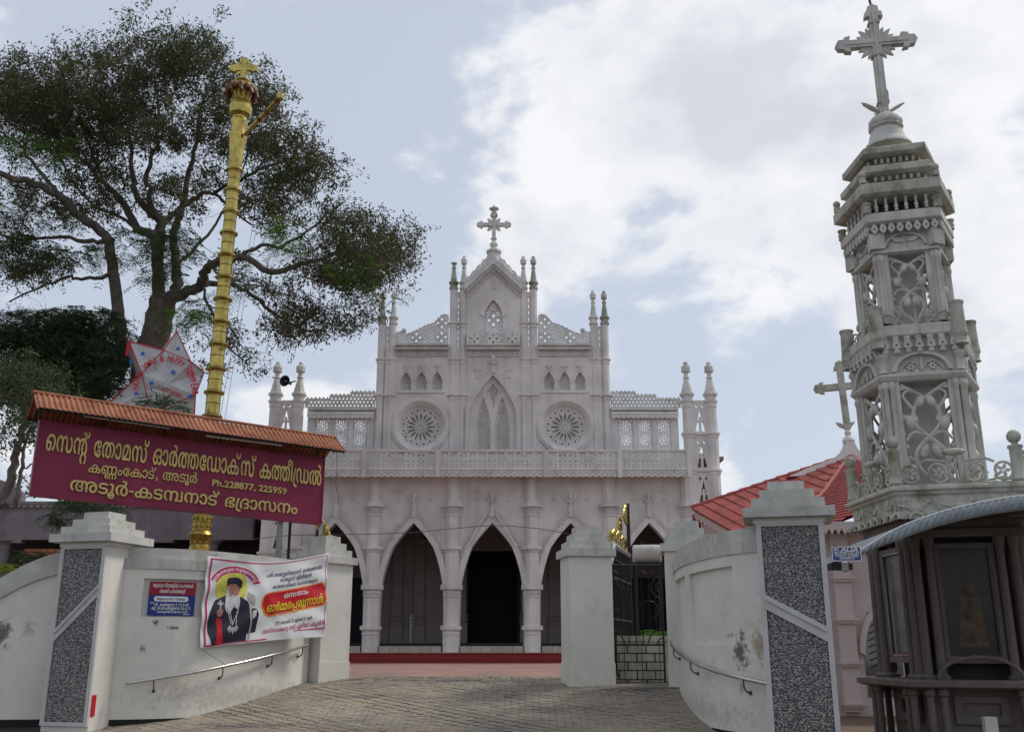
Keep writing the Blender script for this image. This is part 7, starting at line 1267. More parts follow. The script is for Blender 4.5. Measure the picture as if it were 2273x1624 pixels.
for k in range(9): a = 2 * PI * k / 9; b.tube([(XM + .40 * math.cos(a), YM + .40 * math.sin(a), mz(205)), (XM + .44 * math.cos(a + .1), YM + .44 * math.sin(a + .1), mz(215)), (XM + .36 * math.cos(a), YM + .36 * math.sin(a), mz(222))], [.05, .06, .02], 5)
MT['lamp_red'] = mat('red_lamp_paint', (.17, .07, .03), rough=.5, var=.3, scale=12)
lean(b); tag(b.build('cup_ornament', 'lamp_red', fm, smooth=True), kind='stuff')
zc_ = mz(153); b = M(); b.plate([cross_loops(.075, .42, .36, zc_ - mz(181), .12)], .10, T((XM, YM, zc_)) @ Matrix.Rotation(R(90), 4, 'X'))
for k in range(4): a = PI / 4 + k * PI / 2; b.plate([petal(0, 0, a, .07, .30, .05, 4)], .05, T((XM, YM, zc_)) @ Matrix.Rotation(R(90), 4, 'X'))
lean(b); b.build('brass_cross', 'gold', fm)
a, c = pt(543, 300, YM - .2), pt(622, 216, YM - .8); b = M(); b.tube([a, c], .062, 10); arm = b.build('flag_arm', 'gold', fm, smooth=True)
for t in (.42, .62, .90): q = a.lerp(c, t); d_ = (c - a).normalized() * .05; b = M(); b.tube([q - d_, q + d_], .078, 10); b.build('arm_band', 'lamp_red', arm)
b = M(); b.ball(c, .11, 8, 6, (1, 1, 1.2)); b.tube([c, c + Vector((.02, 0, .22))], .03, 5); b.tube([c + Vector((.03, 0, 0)), c + Vector((.13, 0, .05)), c + Vector((.12, 0, .15))], .02, 5); b.build('arm_finial', 'gold', arm, smooth=True)
for k, (u1, t) in enumerate(((487, .75), (498, .86))):
    q = a.lerp(c, t); e_ = pt(u1, 935, YM - .6); b = M(); b.tube([q, q.lerp(e_, .5) + Vector((.03, 0, 0)), e_], .006, 4); b.build('halyard', 'rope', fm)

# ------------------------------------------------------------------ paper star lantern
YS = 26.5; st = thing('christmas_star', 'large white star lantern with red ribs and greetings lettering, hung before the tree trunk', 'star lantern', pt(355, 930, YS))
SF = lambda u, v, dy=0: pt(u, v, YS + dy)
tips = [(393, 735), (454, 826), (423, 952), (300, 962), (250, 905), (286.5, 757)]; tips = [(393, 735), (454, 826), (430, 960), (240, 895), (286.5, 757)]
inn = [(424, 802), (434.5, 877), (335, 915), (315, 829), (364, 777)]
# order round the star: tip, hollow, tip ...
star = [tips[0], inn[0], tips[1], inn[1], tips[2], inn[2], tips[3], inn[3], tips[4], inn[4]]
cen = SF(372, 852, -.42); b = M(); P = [SF(*q) for q in star]; v = [cen] + P; f = []
for i in range(10): f.append((0, 1 + i, 1 + (i + 1) % 10))
hol = [SF(*q, -.30) for q in inn]
v = [SF(*q) for q in star]
for i in range(5): v[2 * i + 1] = hol[i]
v = [SF(374, 852, -.34)] + v
b.add(v, f); b.build('star_front', 'starcloth', st)
bk = [SF(*q, .75) for q in star]; b = M(); 
P0 = v[1:]; vv = P0 + [q.lerp(SF(350, 852, .8), .12) + Vector((-.18, 0, -.12)) for q in bk]
b.add(vv, [(i, (i + 1) % 10, (i + 1) % 10 + 10, i + 10) for i in range(10)] + [tuple(range(10, 20))]); b.build('star_side', 'starcloth', st)
for i in range(10):
    b = M(); b.tube([P0[i] + Vector((0, -.02, 0)), P0[(i + 1) % 10] + Vector((0, -.02, 0))], .016, 5); b.build('red_rib', 'red' if i not in (0, 1, 2) else 'dred', st)
for i in range(5):
    b = M(); b.tube([hol[i] + Vector((0, -.02, 0)), hol[(i + 1) % 5] + Vector((0, -.02, 0))], .014, 5); b.build('red_rib', 'red', st)
b = M(); b.box(-.05, .05, -.01, .01, -.42, 0, T(SF(287, 757, -.02)) @ Matrix.Rotation(.05, 4, 'Y')); b.build('hanging_ribbon', 'red', st)
def smallstar(u, v, r, dy=-.36):
    q = SF(u, v, dy); L = []
    for k in range(12): rr = r if k % 2 == 0 else r * .42; a = PI / 6 * k + .3; L.append((rr * math.cos(a), rr * math.sin(a)))
    b = M(); b.plate([L], .01, T(q) @ Matrix.Rotation(R(90), 4, 'X')); b.build('foil_star', 'starblue', st)
for u, v, r in ((395, 774, .085), (317, 785, .095), (384, 826, .10), (336, 850, .09), (447, 835, .06), (422, 879, .085), (373, 893, .085), (302, 873, .08), (291, 803, .075)): smallstar(u, v, r)
def arc_text(txt, cu, cv, rad_, a0, a1, h, m):
    n = len(txt)
    for i, chx in enumerate(txt):
        if chx == ' ': continue
        a = R(a0 + (a1 - a0) * i / (n - 1)); u = cu + rad_[0] * math.cos(a); v = cv - rad_[1] * math.sin(a)
        tang = math.atan2(-rad_[1] * math.cos(a), rad_[0] * math.sin(a))
        vv, ff, wd = latin(chx, .004, .03); b = M(); sx = h * .62
        b.add([(q[0] - wd / 2, q[1], q[2]) for q in vv], ff, T(SF(u, v, -.37)) @ Matrix.Rotation(R(90), 4, 'X') @ Matrix.Rotation(tang, 4, 'Z') @ Matrix.Diagonal((sx, h, 1, 1))); b.build('letter', m, st)
arc_text('HAPPY XMAS & HAPPY NEWYEAR', 366, 872, (60, 71), 172, 0, .25, 'red')
a_, c_ = SF(347, 862, -.37), SF(404, 885, -.37); vv, ff, wd = latin('O.C.Y.M. YOUTH MOVEMENT', .004, .015); e = c_ - a_; L = e.length; e.normalize(); b = M()
b.add([a_ + e * (q[0] / wd * L) + Vector((0, q[2] - .003, q[1] * .19)) for q in vv], ff); tag(b.build('lettering', 'red', st), kind='stuff')

# ------------------------------------------------------------------ horn loudspeaker on the left turret
hq = pt(632, 845, YC - .4); hs = thing('loudspeaker', 'dark horn loudspeaker between the left turret pinnacles', 'loudspeaker', hq)
MH = T(hq) @ Matrix.Rotation(R(90), 4, 'X') @ Matrix.Rotation(R(-18), 4, 'Y')
b = M(); prof = [(.245, .02), (.25, .0), (.235, -.01), (.17, -.10), (.10, -.22), (.06, -.34), (.06, -.5)]; n = 24; v = []; f = []
for r_, z_ in prof: v += [(r_ * math.cos(2 * PI * k / n), r_ * math.sin(2 * PI * k / n), z_) for k in range(n)]
for j in range(len(prof) - 1): f += [(j * n + k, j * n + (k + 1) % n, (j + 1) * n + (k + 1) % n, (j + 1) * n + k) for k in range(n)]
b.add(v, f, MH); b.build('horn', 'horn', hs, smooth=True, angle=60)
b = M(); b.lathe([(.055, -.2), (.06, -.1), (.04, -.04), (.01, -.02)], 12, mx=MH); b.build('driver', 'grey_pole', hs, smooth=True)
b = M(); b.tube([hq + Vector((.1, .3, 0)), hq + Vector((.36, .5, .12))], .03, 6); b.build('bracket', 'iron', hs)

# ------------------------------------------------------------------ grey building at the left, behind the trees
YG = 44.0
gb = thing('verandah_building', 'low grey building with a deep plastered eave and round columns, behind the left wall', 'building', pt(230, 1400, YG))
gx = lambda u: pt(u, 1180, YG).x; gz = lambda v: pt(UC, v, YG).z
b = M(); b.box(gx(-120), gx(560), YG, YG + .4, gz(1197), gz(1119)); b.box(gx(-120), gx(50), YG + .002, YG + .38, gz(1204), gz(1197)); b.box(gx(300), gx(385), YG + .002, YG + .38, gz(1203), gz(1197)); b.build('eave_fascia', 'grey_b', gb)
b = M(); b.box(gx(-120), gx(560), YG - .15, YG + .5, gz(1119) + .001, gz(1113)); b.build('eave_moulding', 'grey_b', gb)
n = 46; w_ = (gx(560) - gx(-120)) / n; b = M()
for k in range(n):
    x = gx(-120) + w_ * (k + .5); b.add([(x - w_ * .5, YG - .12, gz(1119)), (x + w_ * .5, YG - .12, gz(1119)), (x + w_ * .35, YG - .12, gz(1119) - .16), (x - w_ * .35, YG - .12, gz(1119) - .16), (x - w_ * .5, YG - .02, gz(1119)), (x + w_ * .5, YG - .02, gz(1119)), (x + w_ * .35, YG - .02, gz(1119) - .16), (x - w_ * .35, YG - .02, gz(1119) - .16)], [(0, 1, 2, 3), (3, 2, 6, 7), (0, 3, 7, 4), (1, 5, 6, 2)])
b.build('drip_edge', 'grey_b', gb)
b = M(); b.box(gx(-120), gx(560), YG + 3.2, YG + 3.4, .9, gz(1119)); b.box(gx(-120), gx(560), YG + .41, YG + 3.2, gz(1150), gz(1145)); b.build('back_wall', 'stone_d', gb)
for u in (12, 150, 473, 320):
    x = gx(u); b = M(); b.lathe([(.28, .96), (.28, 1.3), (.22, 1.35), (.20, gz(1215)), (.23, gz(1213)), (.23, gz(1211)), (.21, gz(1210)), (.24, gz(1206)), (.36, gz(1202)), (.42, gz(1200)), (.42, gz(1197) - .003)], 16, (x, YG + .2, 0)); b.build('column', 'grey_b', gb, smooth=True, angle=40)
b = M(); b.plate([[(gx(-60), gz(1113)), (gx(36), gz(1113)), (gx(36), gz(1092)), (gx(8), gz(1072)), (gx(-60), gz(1050))]], .4, mxF(YG + .25)); b.build('gable', 'grey_b', gb)
b = M(); b.plate([[(gx(120), gz(1113)), (gx(300), gz(1113)), (gx(280), gz(1095)), (gx(160), gz(1085))]], 3, mxF(YG + 3)); b.build('roof_block', 'grey_b', gb)
for u, v0, v1 in ((14, 1075, 1040), ):
    b = M(); x = gx(u); b.lathe([(.12, gz(v0)), (.05, gz(v0 - 10)), (.10, gz(v0 - 16)), (.04, gz(v0 - 22)), (.01, gz(v1))], 8, (x, YG + .1, 0)); b.tube([(x - .2, YG + .1, gz(1058)), (x, YG + .1, gz(1050)), (x + .2, YG + .1, gz(1058))], .03, 5); b.build('finial', 'grey_b', gb)
bl = thing('brick_lattice_wall', 'small orange brick wall glimpsed under the grey building eave at far left', 'wall', pt(60, 1245, 30)); b = M()
for j in range(6):
    for i in range(6):
        q = pt(42, 1262, 30) + Vector((i * .23 + (j % 2) * .1, .0, j * .10)); me = M(); me.box(q.x, q.x + .21, q.y, q.y + .1, q.z, q.z + .085); me.build('brick', 'rust', bl)

# ------------------------------------------------------------------ trees
def leaf_mesh(name, m, pos, dirs, L, W, parent, jit=.5, kind=None):
    """many small folded leaves; pos (n,3), dirs (n,3)"""
    n = len(pos); d = dirs + rng.normal(0, jit, (n, 3)); d /= np.linalg.norm(d, axis=1)[:, None] + 1e-9
    r = rng.normal(0, 1, (n, 3)); s = np.cross(d, r); s /= np.linalg.norm(s, axis=1)[:, None] + 1e-9
    l = (L * rng.uniform(.6, 1.25, n))[:, None]; w_ = (W * rng.uniform(.7, 1.2, n))[:, None]
    nn = np.cross(d, s); V = np.stack([pos, pos + d * l * .45 + s * w_ / 2 + nn * w_ * .15, pos + d * l, pos + d * l * .45 - s * w_ / 2 + nn * w_ * .15], 1).reshape(-1, 3)
    base = np.array(WL[parent.name]); V = V - base
    me = bpy.data.meshes.new(name); me.vertices.add(4 * n); me.vertices.foreach_set('co', V.astype(np.float32).ravel()); me.loops.add(4 * n); me.loops.foreach_set('vertex_index', np.arange(4 * n, dtype=np.int32))
    me.polygons.add(n); me.polygons.foreach_set('loop_start', np.arange(0, 4 * n, 4, dtype=np.int32)); me.materials.append(MT[m]); me.update(calc_edges=True)
    o = bpy.data.objects.new(name, me); link(o, parent, base); 
    if kind: o['kind'] = kind
    return o
def fronds(name, m, blobs, n, parent, Y, size=.5, spread=1.5, pairs=11, lw=.016, droop=.5, kind=None):
    """feathery leaves: a stalk with rows of leaflets; blobs are (u, v, ru, rv, weight)"""
    w_ = np.array([q[4] for q in blobs], float); w_ /= w_.sum(); pos = []; dr = []
    cen_ = []
    for _ in range(n):
        q = blobs[rng.choice(len(blobs), p=w_)]; a = rng.uniform(0, 2 * PI); rr = math.sqrt(rng.uniform(0, 1))
        c = pt(q[0] + q[2] * rr * math.cos(a), q[1] + q[3] * rr * math.sin(a), Y + rng.uniform(-spread, spread)); az = rng.uniform(0, 2 * PI)
        d = np.array([math.cos(az), math.sin(az) * .8, rng.uniform(-.6, .35)]); d /= np.linalg.norm(d); sd = np.cross(d, [0, 0, 1.]); sd /= np.linalg.norm(sd) + 1e-9; s_ = size * rng.uniform(.7, 1.25)
        t = (np.arange(pairs) + .5) / pairs
        base = np.array(c)[None] + d[None] * (t * s_)[:, None] + np.array([0, 0, -1.])[None] * (droop * s_ * t ** 2)[:, None]
        ln = .34 * s_ * np.sin(PI * (t * .85 + .12))
        for sg_ in (-1, 1):
            k = 5; tt = (np.arange(k) + .3) / k
            P = base[:, None, :] + (sd * sg_ + d * .35)[None, None] * (ln[:, None] * tt[None])[..., None] + np.array([0, 0, -.25]) * (ln[:, None] * tt[None] ** 2)[..., None]
            pos.append(P.reshape(-1, 3)); dr.append(np.tile(sd * sg_ + d * .5 + np.array([0, 0, -.2]), (pairs * k, 1)))
    return leaf_mesh(name, m, np.concatenate(pos), np.concatenate(dr), size * .13, size * lw * 2, parent, .25, kind)
def limb_pts(L, Y):
    P = [pt(q[0], q[1], Y + (q[2] if len(q) > 2 else 0)) for q in L]; P = [Vector(p) for p in P]; out = []
    for i in range(len(P) - 1):
        a = P[max(i - 1, 0)]; b_ = P[i]; c = P[i + 1]; d = P[min(i + 2, len(P) - 1)]
        for k in range(4):
            t = k / 4; q = .5 * ((2 * b_) + (c - a) * t + (2 * a - 5 * b_ + 4 * c - d) * t * t + (3 * b_ - a - 3 * c + d) * t ** 3); out.append(q + Vector(rng.normal(0, .035, 3)))
    out.append(P[-1]); return out
def tree(label, Y, limbs, blobs, n_at, leaves_per, leafm, L, W, base_uv, depth, twig_r=.012, seed=1, spreadr=.42, group=None, cat='tree', name='shade_tree'):
    b0 = pt(*base_uv, Y); tr = thing(name, label, cat, (b0.x, Y, .96), group); nodes = []; rads = []
    for i, (pts, r0, r1) in enumerate(limbs):
        P = limb_pts(pts, Y); m_ = len(P); rr = [(r0 + (r1 - r0) * k / (m_ - 1)) * (.8 if i else 1) for k in range(m_)]
        b = M(); b.tube(P, rr, 9 if r0 > .12 else 6); b.build('trunk' if i == 0 else 'limb', 'bark', tr, smooth=True, angle=80)
        for k in range(m_):
            if i > 0 and k > m_ * .25: nodes.append(tuple(P[k])); rads.append(rr[k])
    w_ = np.array([q[4] for q in blobs], float); w_ /= w_.sum(); at = []
    for _ in range(max(6, n_at // 7)):                  # leaves gather in clumps
        q = blobs[rng.choice(len(blobs), p=w_)]; a = rng.uniform(0, 2 * PI); rr = .92 * rng.uniform(0, 1) ** .55; c0 = np.array(pt(q[0] + q[2] * rr * math.cos(a), q[1] + q[3] * rr * math.sin(a), Y + rng.uniform(-depth, depth))); sg_ = rng.uniform(.25, .75) * spreadr / .38
        for _k in range(7): at.append(tuple(c0 + np.clip(rng.normal(0, sg_, 3), -1.3 * sg_, 1.3 * sg_) * np.array([1.1, 1, .6])))
    at = np.array(at); N0 = np.array(nodes); dist = np.min(np.linalg.norm(at[:, None] - N0[None], axis=2), axis=1); at = at[np.argsort(dist)]
    cap_ = len(nodes) + 5 * n_at + 10; ND = np.zeros((cap_, 3)); RD = np.zeros(cap_); ND[:len(nodes)] = N0; RD[:len(nodes)] = rads; k_ = len(nodes); b = M(); leafp = []; leafd = []
    for q in at:
        dd = np.linalg.norm(ND[:k_] - q, axis=1); j = int(np.argmin(dd)); s_ = ND[j]; dl_ = dd[j]; steps = 3 if dl_ > .6 else 2; prev = s_.copy(); path = [s_]
        side = rng.normal(0, .16 * dl_, 3)
        for t in np.arange(1, steps + 1) / steps:
            c = s_ + (q - s_) * t + side * math.sin(PI * t) + np.array([0, 0, -.10 * dl_ * math.sin(PI * t)]) + rng.normal(0, .04, 3); path.append(c)
        r_ = min(RD[j] * .7, twig_r + .011 * dl_); rr = np.linspace(r_, twig_r * .55, len(path)); b.tube(path, list(rr), 4)
        for c, r1 in zip(path[1:], rr[1:]): ND[k_] = c; RD[k_] = max(r1, twig_r * .7); k_ += 1
        nl = int(leaves_per * rng.uniform(.4, 1.5)); kk = 3
        for _ in range(kk):
            e = q + rng.normal(0, spreadr * .6, 3); b.tube([q, (q + e) / 2 + rng.normal(0, .05, 3), e], [twig_r * .5, twig_r * .4, twig_r * .25], 3)
            t = rng.uniform(.15, 1.05, nl // kk)[:, None]; pp = q + (e - q) * t + rng.normal(0, spreadr * .28, (nl // kk, 3)); leafp.append(pp); leafd.append(np.tile(np.array([0, 0, -.35]) + (e - q), (nl // kk, 1)))
    tag(b.build('twigs', 'bark', tr), kind='stuff')
    leaf_mesh('crown', leafm, np.concatenate(leafp), np.concatenate(leafd), L, W, tr, .8); return tr
limbs = [([(318, 1010), (322, 860), (335, 790), (350, 720), (366, 662)], .55, .42),
  ([(360, 680), (352, 640, -.2), (350, 577, -.4), (339, 526, -.5), (306, 508), (281, 464), (242, 418), (205, 380), (170, 340)], .30, .06),
  ([(350, 577, -.4), (357, 495, 0), (337, 475, .3), (306, 439, .6), (296, 403, 1), (292, 340, 1.2), (280, 260, 1.4)], .24, .05),
  ([(357, 495), (383, 480, .4), (418, 449, .8), (449, 429, 1), (477, 429, 1.2), (510, 460, 1.6), (560, 500, 2)], .15, .04),
  ([(345, 480), (332, 430, -.6), (325, 380, -1), (345, 320, -1.3), (350, 240, -1.6), (345, 160, -1.6)], .13, .04),
  ([(366, 670), (393, 640, .4), (390, 590, .8), (385, 530, 1.2), (400, 470, 1.7), (420, 380, 2), (440, 290, 2.2), (450, 210, 2.4)], .26, .05),
  ([(368, 665), (418, 646, -.3), (444, 633, -.5), (459, 602, -.8), (477, 584, -1), (533, 570, -1.2), (602, 602, -1.4), (656, 591, -1.4), (700, 578, -1.3), (770, 560, -1.2), (850, 560, -1)], .24, .05),
  ([(444, 636, -.5), (475, 628, 0), (514, 632, .3), (547, 645, .6), (602, 695, .9), (656, 727, 1.1), (720, 735, 1.2)], .14, .04),
  ([(533, 570, -1.2), (580, 545, -1.6), (640, 540, -2), (720, 480, -2.2), (760, 450, -2.2)], .09, .03),
  ([(477, 429, 1.2), (530, 400, 1), (590, 370, .8), (650, 350, .5), (700, 370, .3)], .09, .03),
  ([(265, 830, -1), (270, 760, -1), (265, 709, -1), (255, 628, -1), (245, 551, -1.1), (237, 520, -1.2), (179, 480, -1.5), (128, 434, -1.8), (77, 408, -2), (26, 395, -2.2), (-30, 375, -2.3)], .27, .11),
  ([(255, 600, -1), (212, 617, -1.3), (168, 620, -1.6), (148, 615, -1.8), (90, 640, -2), (20, 670, -2.2)], .09, .03),
  ([(240, 535, -1.1), (204, 536, -1.4), (140, 526, -1.8), (51, 531, -2.2), (-10, 520, -2.4)], .11, .04),
  ([(128, 434, -1.8), (80, 370, -1.5), (40, 320, -1.2), (0, 290, -1)], .09, .03),
  ([(242, 418), (200, 330, .6), (180, 250, 1), (170, 180, 1.2)], .08, .03),
  ([(306, 508), (240, 470, .8), (190, 440, 1.2), (120, 330, 1.6), (80, 250, 2)], .08, .03),
  ([(444, 633, -.5), (470, 700, -.8), (500, 760, -1), (540, 800, -1.1)], .07, .025),
  ([(390, 590, .8), (460, 520, 1.6), (520, 420, 2.2), (560, 300, 2.6)], .08, .03)]
blobs_ = [(20, 190, 90, 75, 1.0), (120, 180, 90, 75, 1.1), (210, 170, 85, 70, 1.1), (320, 130, 85, 80, 1.2), (420, 140, 80, 75, 1.1), (520, 190, 70, 75, 1.0), (580, 230, 45, 60, .5),
  (60, 270, 100, 60, 1.0), (180, 270, 110, 70, 1.2), (300, 270, 110, 80, 1.4), (420, 280, 100, 80, 1.2), (540, 320, 70, 70, .7), (640, 330, 75, 50, .9), (700, 390, 58, 65, .9), (620, 420, 80, 50, .6),
  (180, 360, 130, 40, .7), (330, 380, 130, 50, .6), (460, 380, 80, 50, .4), (700, 500, 80, 50, .7), (790, 500, 60, 45, .8), (850, 550, 48, 60, .9), (780, 590, 90, 50, .8), (690, 610, 100, 45, .5),
  (780, 660, 40, 70, .6), (700, 720, 75, 45, .55), (620, 690, 70, 50, .3), (560, 600, 60, 50, .2), (30, 420, 60, 60, .3), (240, 440, 70, 40, .35), (390, 450, 60, 40, .35), (130, 440, 60, 40, .3), (600, 480, 60, 40, .4), (40, 560, 60, 60, .4), (120, 600, 60, 50, .15), (520, 790, 50, 60, .12), (560, 850, 40, 50, .08)]
t1 = tree('great spreading shade tree behind the brass flagstaff, brown-green crown with bare limbs showing', 31.0, limbs, blobs_, 2900, 38, 'leaf', .16, .052, (318, 1010), 3.2, .010, spreadr=.38)
fronds('green_spray', 'leafg', [(45, 318, 45, 16, 1), (125, 335, 50, 30, 1.2), (620, 505, 25, 22, .6), (640, 545, 40, 20, .8), (740, 598, 42, 14, .7), (803, 590, 16, 32, .5), (815, 650, 12, 8, .15), (870, 655, 10, 5, .12)], 135, t1, 28.5, .62, .9)
fronds('dark_spray', 'leafm', [(20, 470, 60, 40, 1), (50, 560, 80, 45, 1.6), (170, 560, 60, 30, .8), (280, 540, 60, 40, 1), (400, 540, 50, 40, .9), (340, 600, 60, 25, .8), (430, 700, 50, 40, .8), (540, 640, 40, 30, .5), (360, 540, 30, 60, .7), (100, 480, 80, 30, .6), (500, 740, 30, 30, .2)], 330, t1, 29.5, .75, 1.6)
fronds('light_spray', 'leafg', [(395, 690, 28, 14, .7), (435, 700, 20, 20, .5), (300, 860, 32, 12, .8), (390, 820, 8, 5, .05)], 40, t1, 27.6, .55, .4)
# dense dark feathery tree lower left
lim2 = [([(230, 1010), (215, 900), (190, 820), (170, 770)], .30, .22), ([(190, 820), (120, 790), (60, 760)], .14, .05), ([(200, 850), (240, 790), (260, 760)], .12, .05), ([(170, 770), (160, 720), (150, 690)], .1, .04)]
t2 = tree('dense dark feathery-leaved tree filling the lower left, below the great tree', 28.5, lim2, [(60, 780, 110, 90, 1), (190, 760, 80, 80, 1), (120, 820, 110, 50, .8)], 170, 10, 'leafd', .10, .035, (230, 1010), 1.4, .012)
fronds('feathery_foliage', 'leafd', [(40, 720, 80, 40, .9), (30, 790, 90, 60, 1.4), (130, 720, 60, 40, 1), (200, 730, 70, 50, 1.3), (130, 790, 90, 60, 1.5), (230, 800, 45, 60, 1), (60, 850, 90, 30, .7), (190, 850, 60, 25, .6), (120, 870, 60, 20, .3)], 1150, t2, 28.3, .80, 1.7)
# small-leaved tree at the far left edge
lim3 = [([(10, 1130), (22, 1060), (38, 1000), (52, 950), (62, 900), (70, 840)], .11, .05), ([(38, 1130), (44, 1060), (50, 1010), (60, 960)], .07, .04), ([(52, 950), (80, 930), (110, 905)], .05, .02), ([(62, 900), (40, 860), (20, 840)], .05, .02), ([(45, 1040), (70, 1030), (78, 1022)], .03, .012), ([(60, 960), (90, 940), (110, 960)], .04, .015)]
t3 = tree('thin crooked tree with small round leaves at the far left edge', 22.0, lim3, [(40, 850, 60, 40, 1.3), (80, 880, 45, 40, 1), (15, 930, 30, 40, .5), (70, 950, 40, 40, .7), (105, 1080, 40, 18, .5), (20, 1040, 25, 40, .2), (95, 1010, 20, 30, .2)], 210, 34, 'leafm', .085, .05, (10, 1130), .9, .008, spreadr=.28)
# shoots in front of the star and the dark sprays over the grey building
def shoot_bush(label, Y, stems, blobs, n, m, size, name='leafy_shoot', cat='plant'):
    q = pt(blobs[0][0], 1400, Y); s_ = thing(name, label, cat, (q.x, Y, .96))
    for L_ in stems: b = M(); b.tube(limb_pts(L_, Y), .014, 5); b.build('stem', 'bark', s_, smooth=True)
    fronds('leaves', m, blobs, n, s_, Y, size, .25, 9, .02, .35); return s_
shoot_bush('green feathery shoots standing in front of the star lantern', 24.0, [[(352, 1000), (350, 930), (344, 880), (335, 862)], [(352, 930), (372, 890), (378, 872)], [(350, 930), (320, 900), (300, 890)]], [(325, 888, 30, 14, 1), (365, 880, 28, 14, 1), (395, 897, 16, 10, .4), (300, 905, 20, 8, .3)], 42, 'leafm', .45)
shoot_bush('dark drooping leafy branch above the left gate pillar', 20.0, [[(215, 1120), (160, 1128), (128, 1132)], [(230, 1130), (235, 1200), (236, 1300)]], [(175, 1118, 50, 14, 1.4), (125, 1150, 22, 16, .6), (230, 1128, 40, 10, .6)], 90, 'leafd', .36)
shoot_bush('bright yellow-leaved shrub behind the far left low wall', 19.0, [[(5, 1300), (8, 1270), (12, 1255)]], [(8, 1256, 16, 9, 1)], 26, 'leafy', .30, 'shrub', 'shrub')
shoot_bush('green shrub behind the low wall beside the brick lattice', 24.0, [[(90, 1300), (95, 1260)]], [(95, 1240, 26, 14, 1), (60, 1232, 12, 8, .3)], 60, 'leafd', .40, 'shrub', 'shrub')
# ------------------------------------------------------------------ wicket gate of iron rods between the two right-hand plain pillars
YW = 16.95
wg = thing('wicket_gate', 'black iron wicket gate with a brick-pattern lower half, between the two plain white pillars', 'gate', (pt(1410, 1520, YW).x, YW, .93))
wx = lambda k: 1.60 + (2.50 - 1.60) * k                 # 0..1 across
wz = lambda v: pt(UC, v, YW).z
def rod(b, pts, r=.011, n=5): b.tube([(wx(a), YW, z) for a, z in pts], r, n)
z0, z1, zm_ = wz(1522), wz(1254), wz(1430)
b = M(); rod(b, [(0, z0), (0, z1)], .026, 6); b.build('hinge_stile', 'iron', wg)
b = M(); rod(b, [(1, z0), (1, z1)], .018, 6); b.build('latch_stile', 'iron', wg)
for z in (z0, zm_, z1): b = M(); rod(b, [(0, z), (1, z)], .018, 6); b.build('rail', 'iron', wg)
rows = [wz(v) for v in (1522, 1507, 1487, 1468, 1449, 1430)]
for j in range(5):
    if j: b = M(); rod(b, [(0, rows[j]), (1, rows[j])]); b.build('cross_rod', 'iron', wg)
    for x in ((.17, .5, .83) if j % 2 else (.33, .67)): b = M(); rod(b, [(x, rows[j]), (x, rows[j + 1])]); b.build('short_rod', 'iron', wg)
for x in (.12, .24, .37, .5, .63, .76, .88): b = M(); rod(b, [(x, zm_ + (0 if .3 < x < .7 else .26)), (x, z1 - .02)], .009); b.build('upright_rod', 'iron', wg)
def arcr(cx_, cz_, r, a0, a1): b = M(); rod(b, [(cx_ + r * math.cos(a), cz_ + r * .9 * math.sin(a)) for a in np.linspace(R(a0), R(a1), 11)], .011); b.build('curved_rod', 'iron', wg)
for cx_, cz_, r, a0, a1 in ((0, zm_, .28, 0, 90), (0, zm_, .12, 0, 90), (1, zm_, .28, 90, 180), (1, zm_, .12, 90, 180), (.12, zm_ + .45, .13, 0, 180), (0, z1 - .36, .2, -90, 90), (1, z1 - .36, .2, 90, 270), (.25, z1, .16, 180, 360), (.75, z1, .16, 180, 360), (.75, zm_ + .55, .17, -60, 170), (1, z1 - .36, .1, 90, 270)): arcr(cx_, cz_, r, a0, a1)
for z in (z0 + .25, z1 - .28): b = M(); b.box(1.53, 1.6, YW - .05, YW + .03, z, z + .07); b.tube([(1.545, YW - .05, z - .03), (1.545, YW - .05, z + .1)], .018, 6); b.build('hinge', 'iron', wg)
lwb = thing('low_wall', 'low mildewed white block wall seen through the wicket gate', 'wall', (2.4, 17.6, .95))
MT['mildew'] = mat('mildewed_whitewash', (.50, .50, .42), var=.15, scale=3, streak=.5, stain=(.16, .17, .08), stain_amt=.5, stain_scale=2, bump=.4)
b = M(); b.box(1.63, 3.4, 17.5, 17.75, .8, 1.62); b.build('wall_body', 'mildew', lwb)
b = M(); b.box(1.62, 3.42, 17.47, 17.78, 1.622, 1.71); b.build('coping', 'mildew', lwb)
for x in (1.9, 2.2, 2.5): b = M(); b.box(x, x + .012, 17.493, 17.5, .9, 1.62); b.build('groove', 'mortar', lwb)
shoot_bush('bright green bush behind the low wall inside the wicket gate', 18.6, [[(1448, 1460), (1448, 1415)]], [(1450, 1406, 12, 8, 1)], 40, 'leafg', .3, 'shrub', 'shrub')
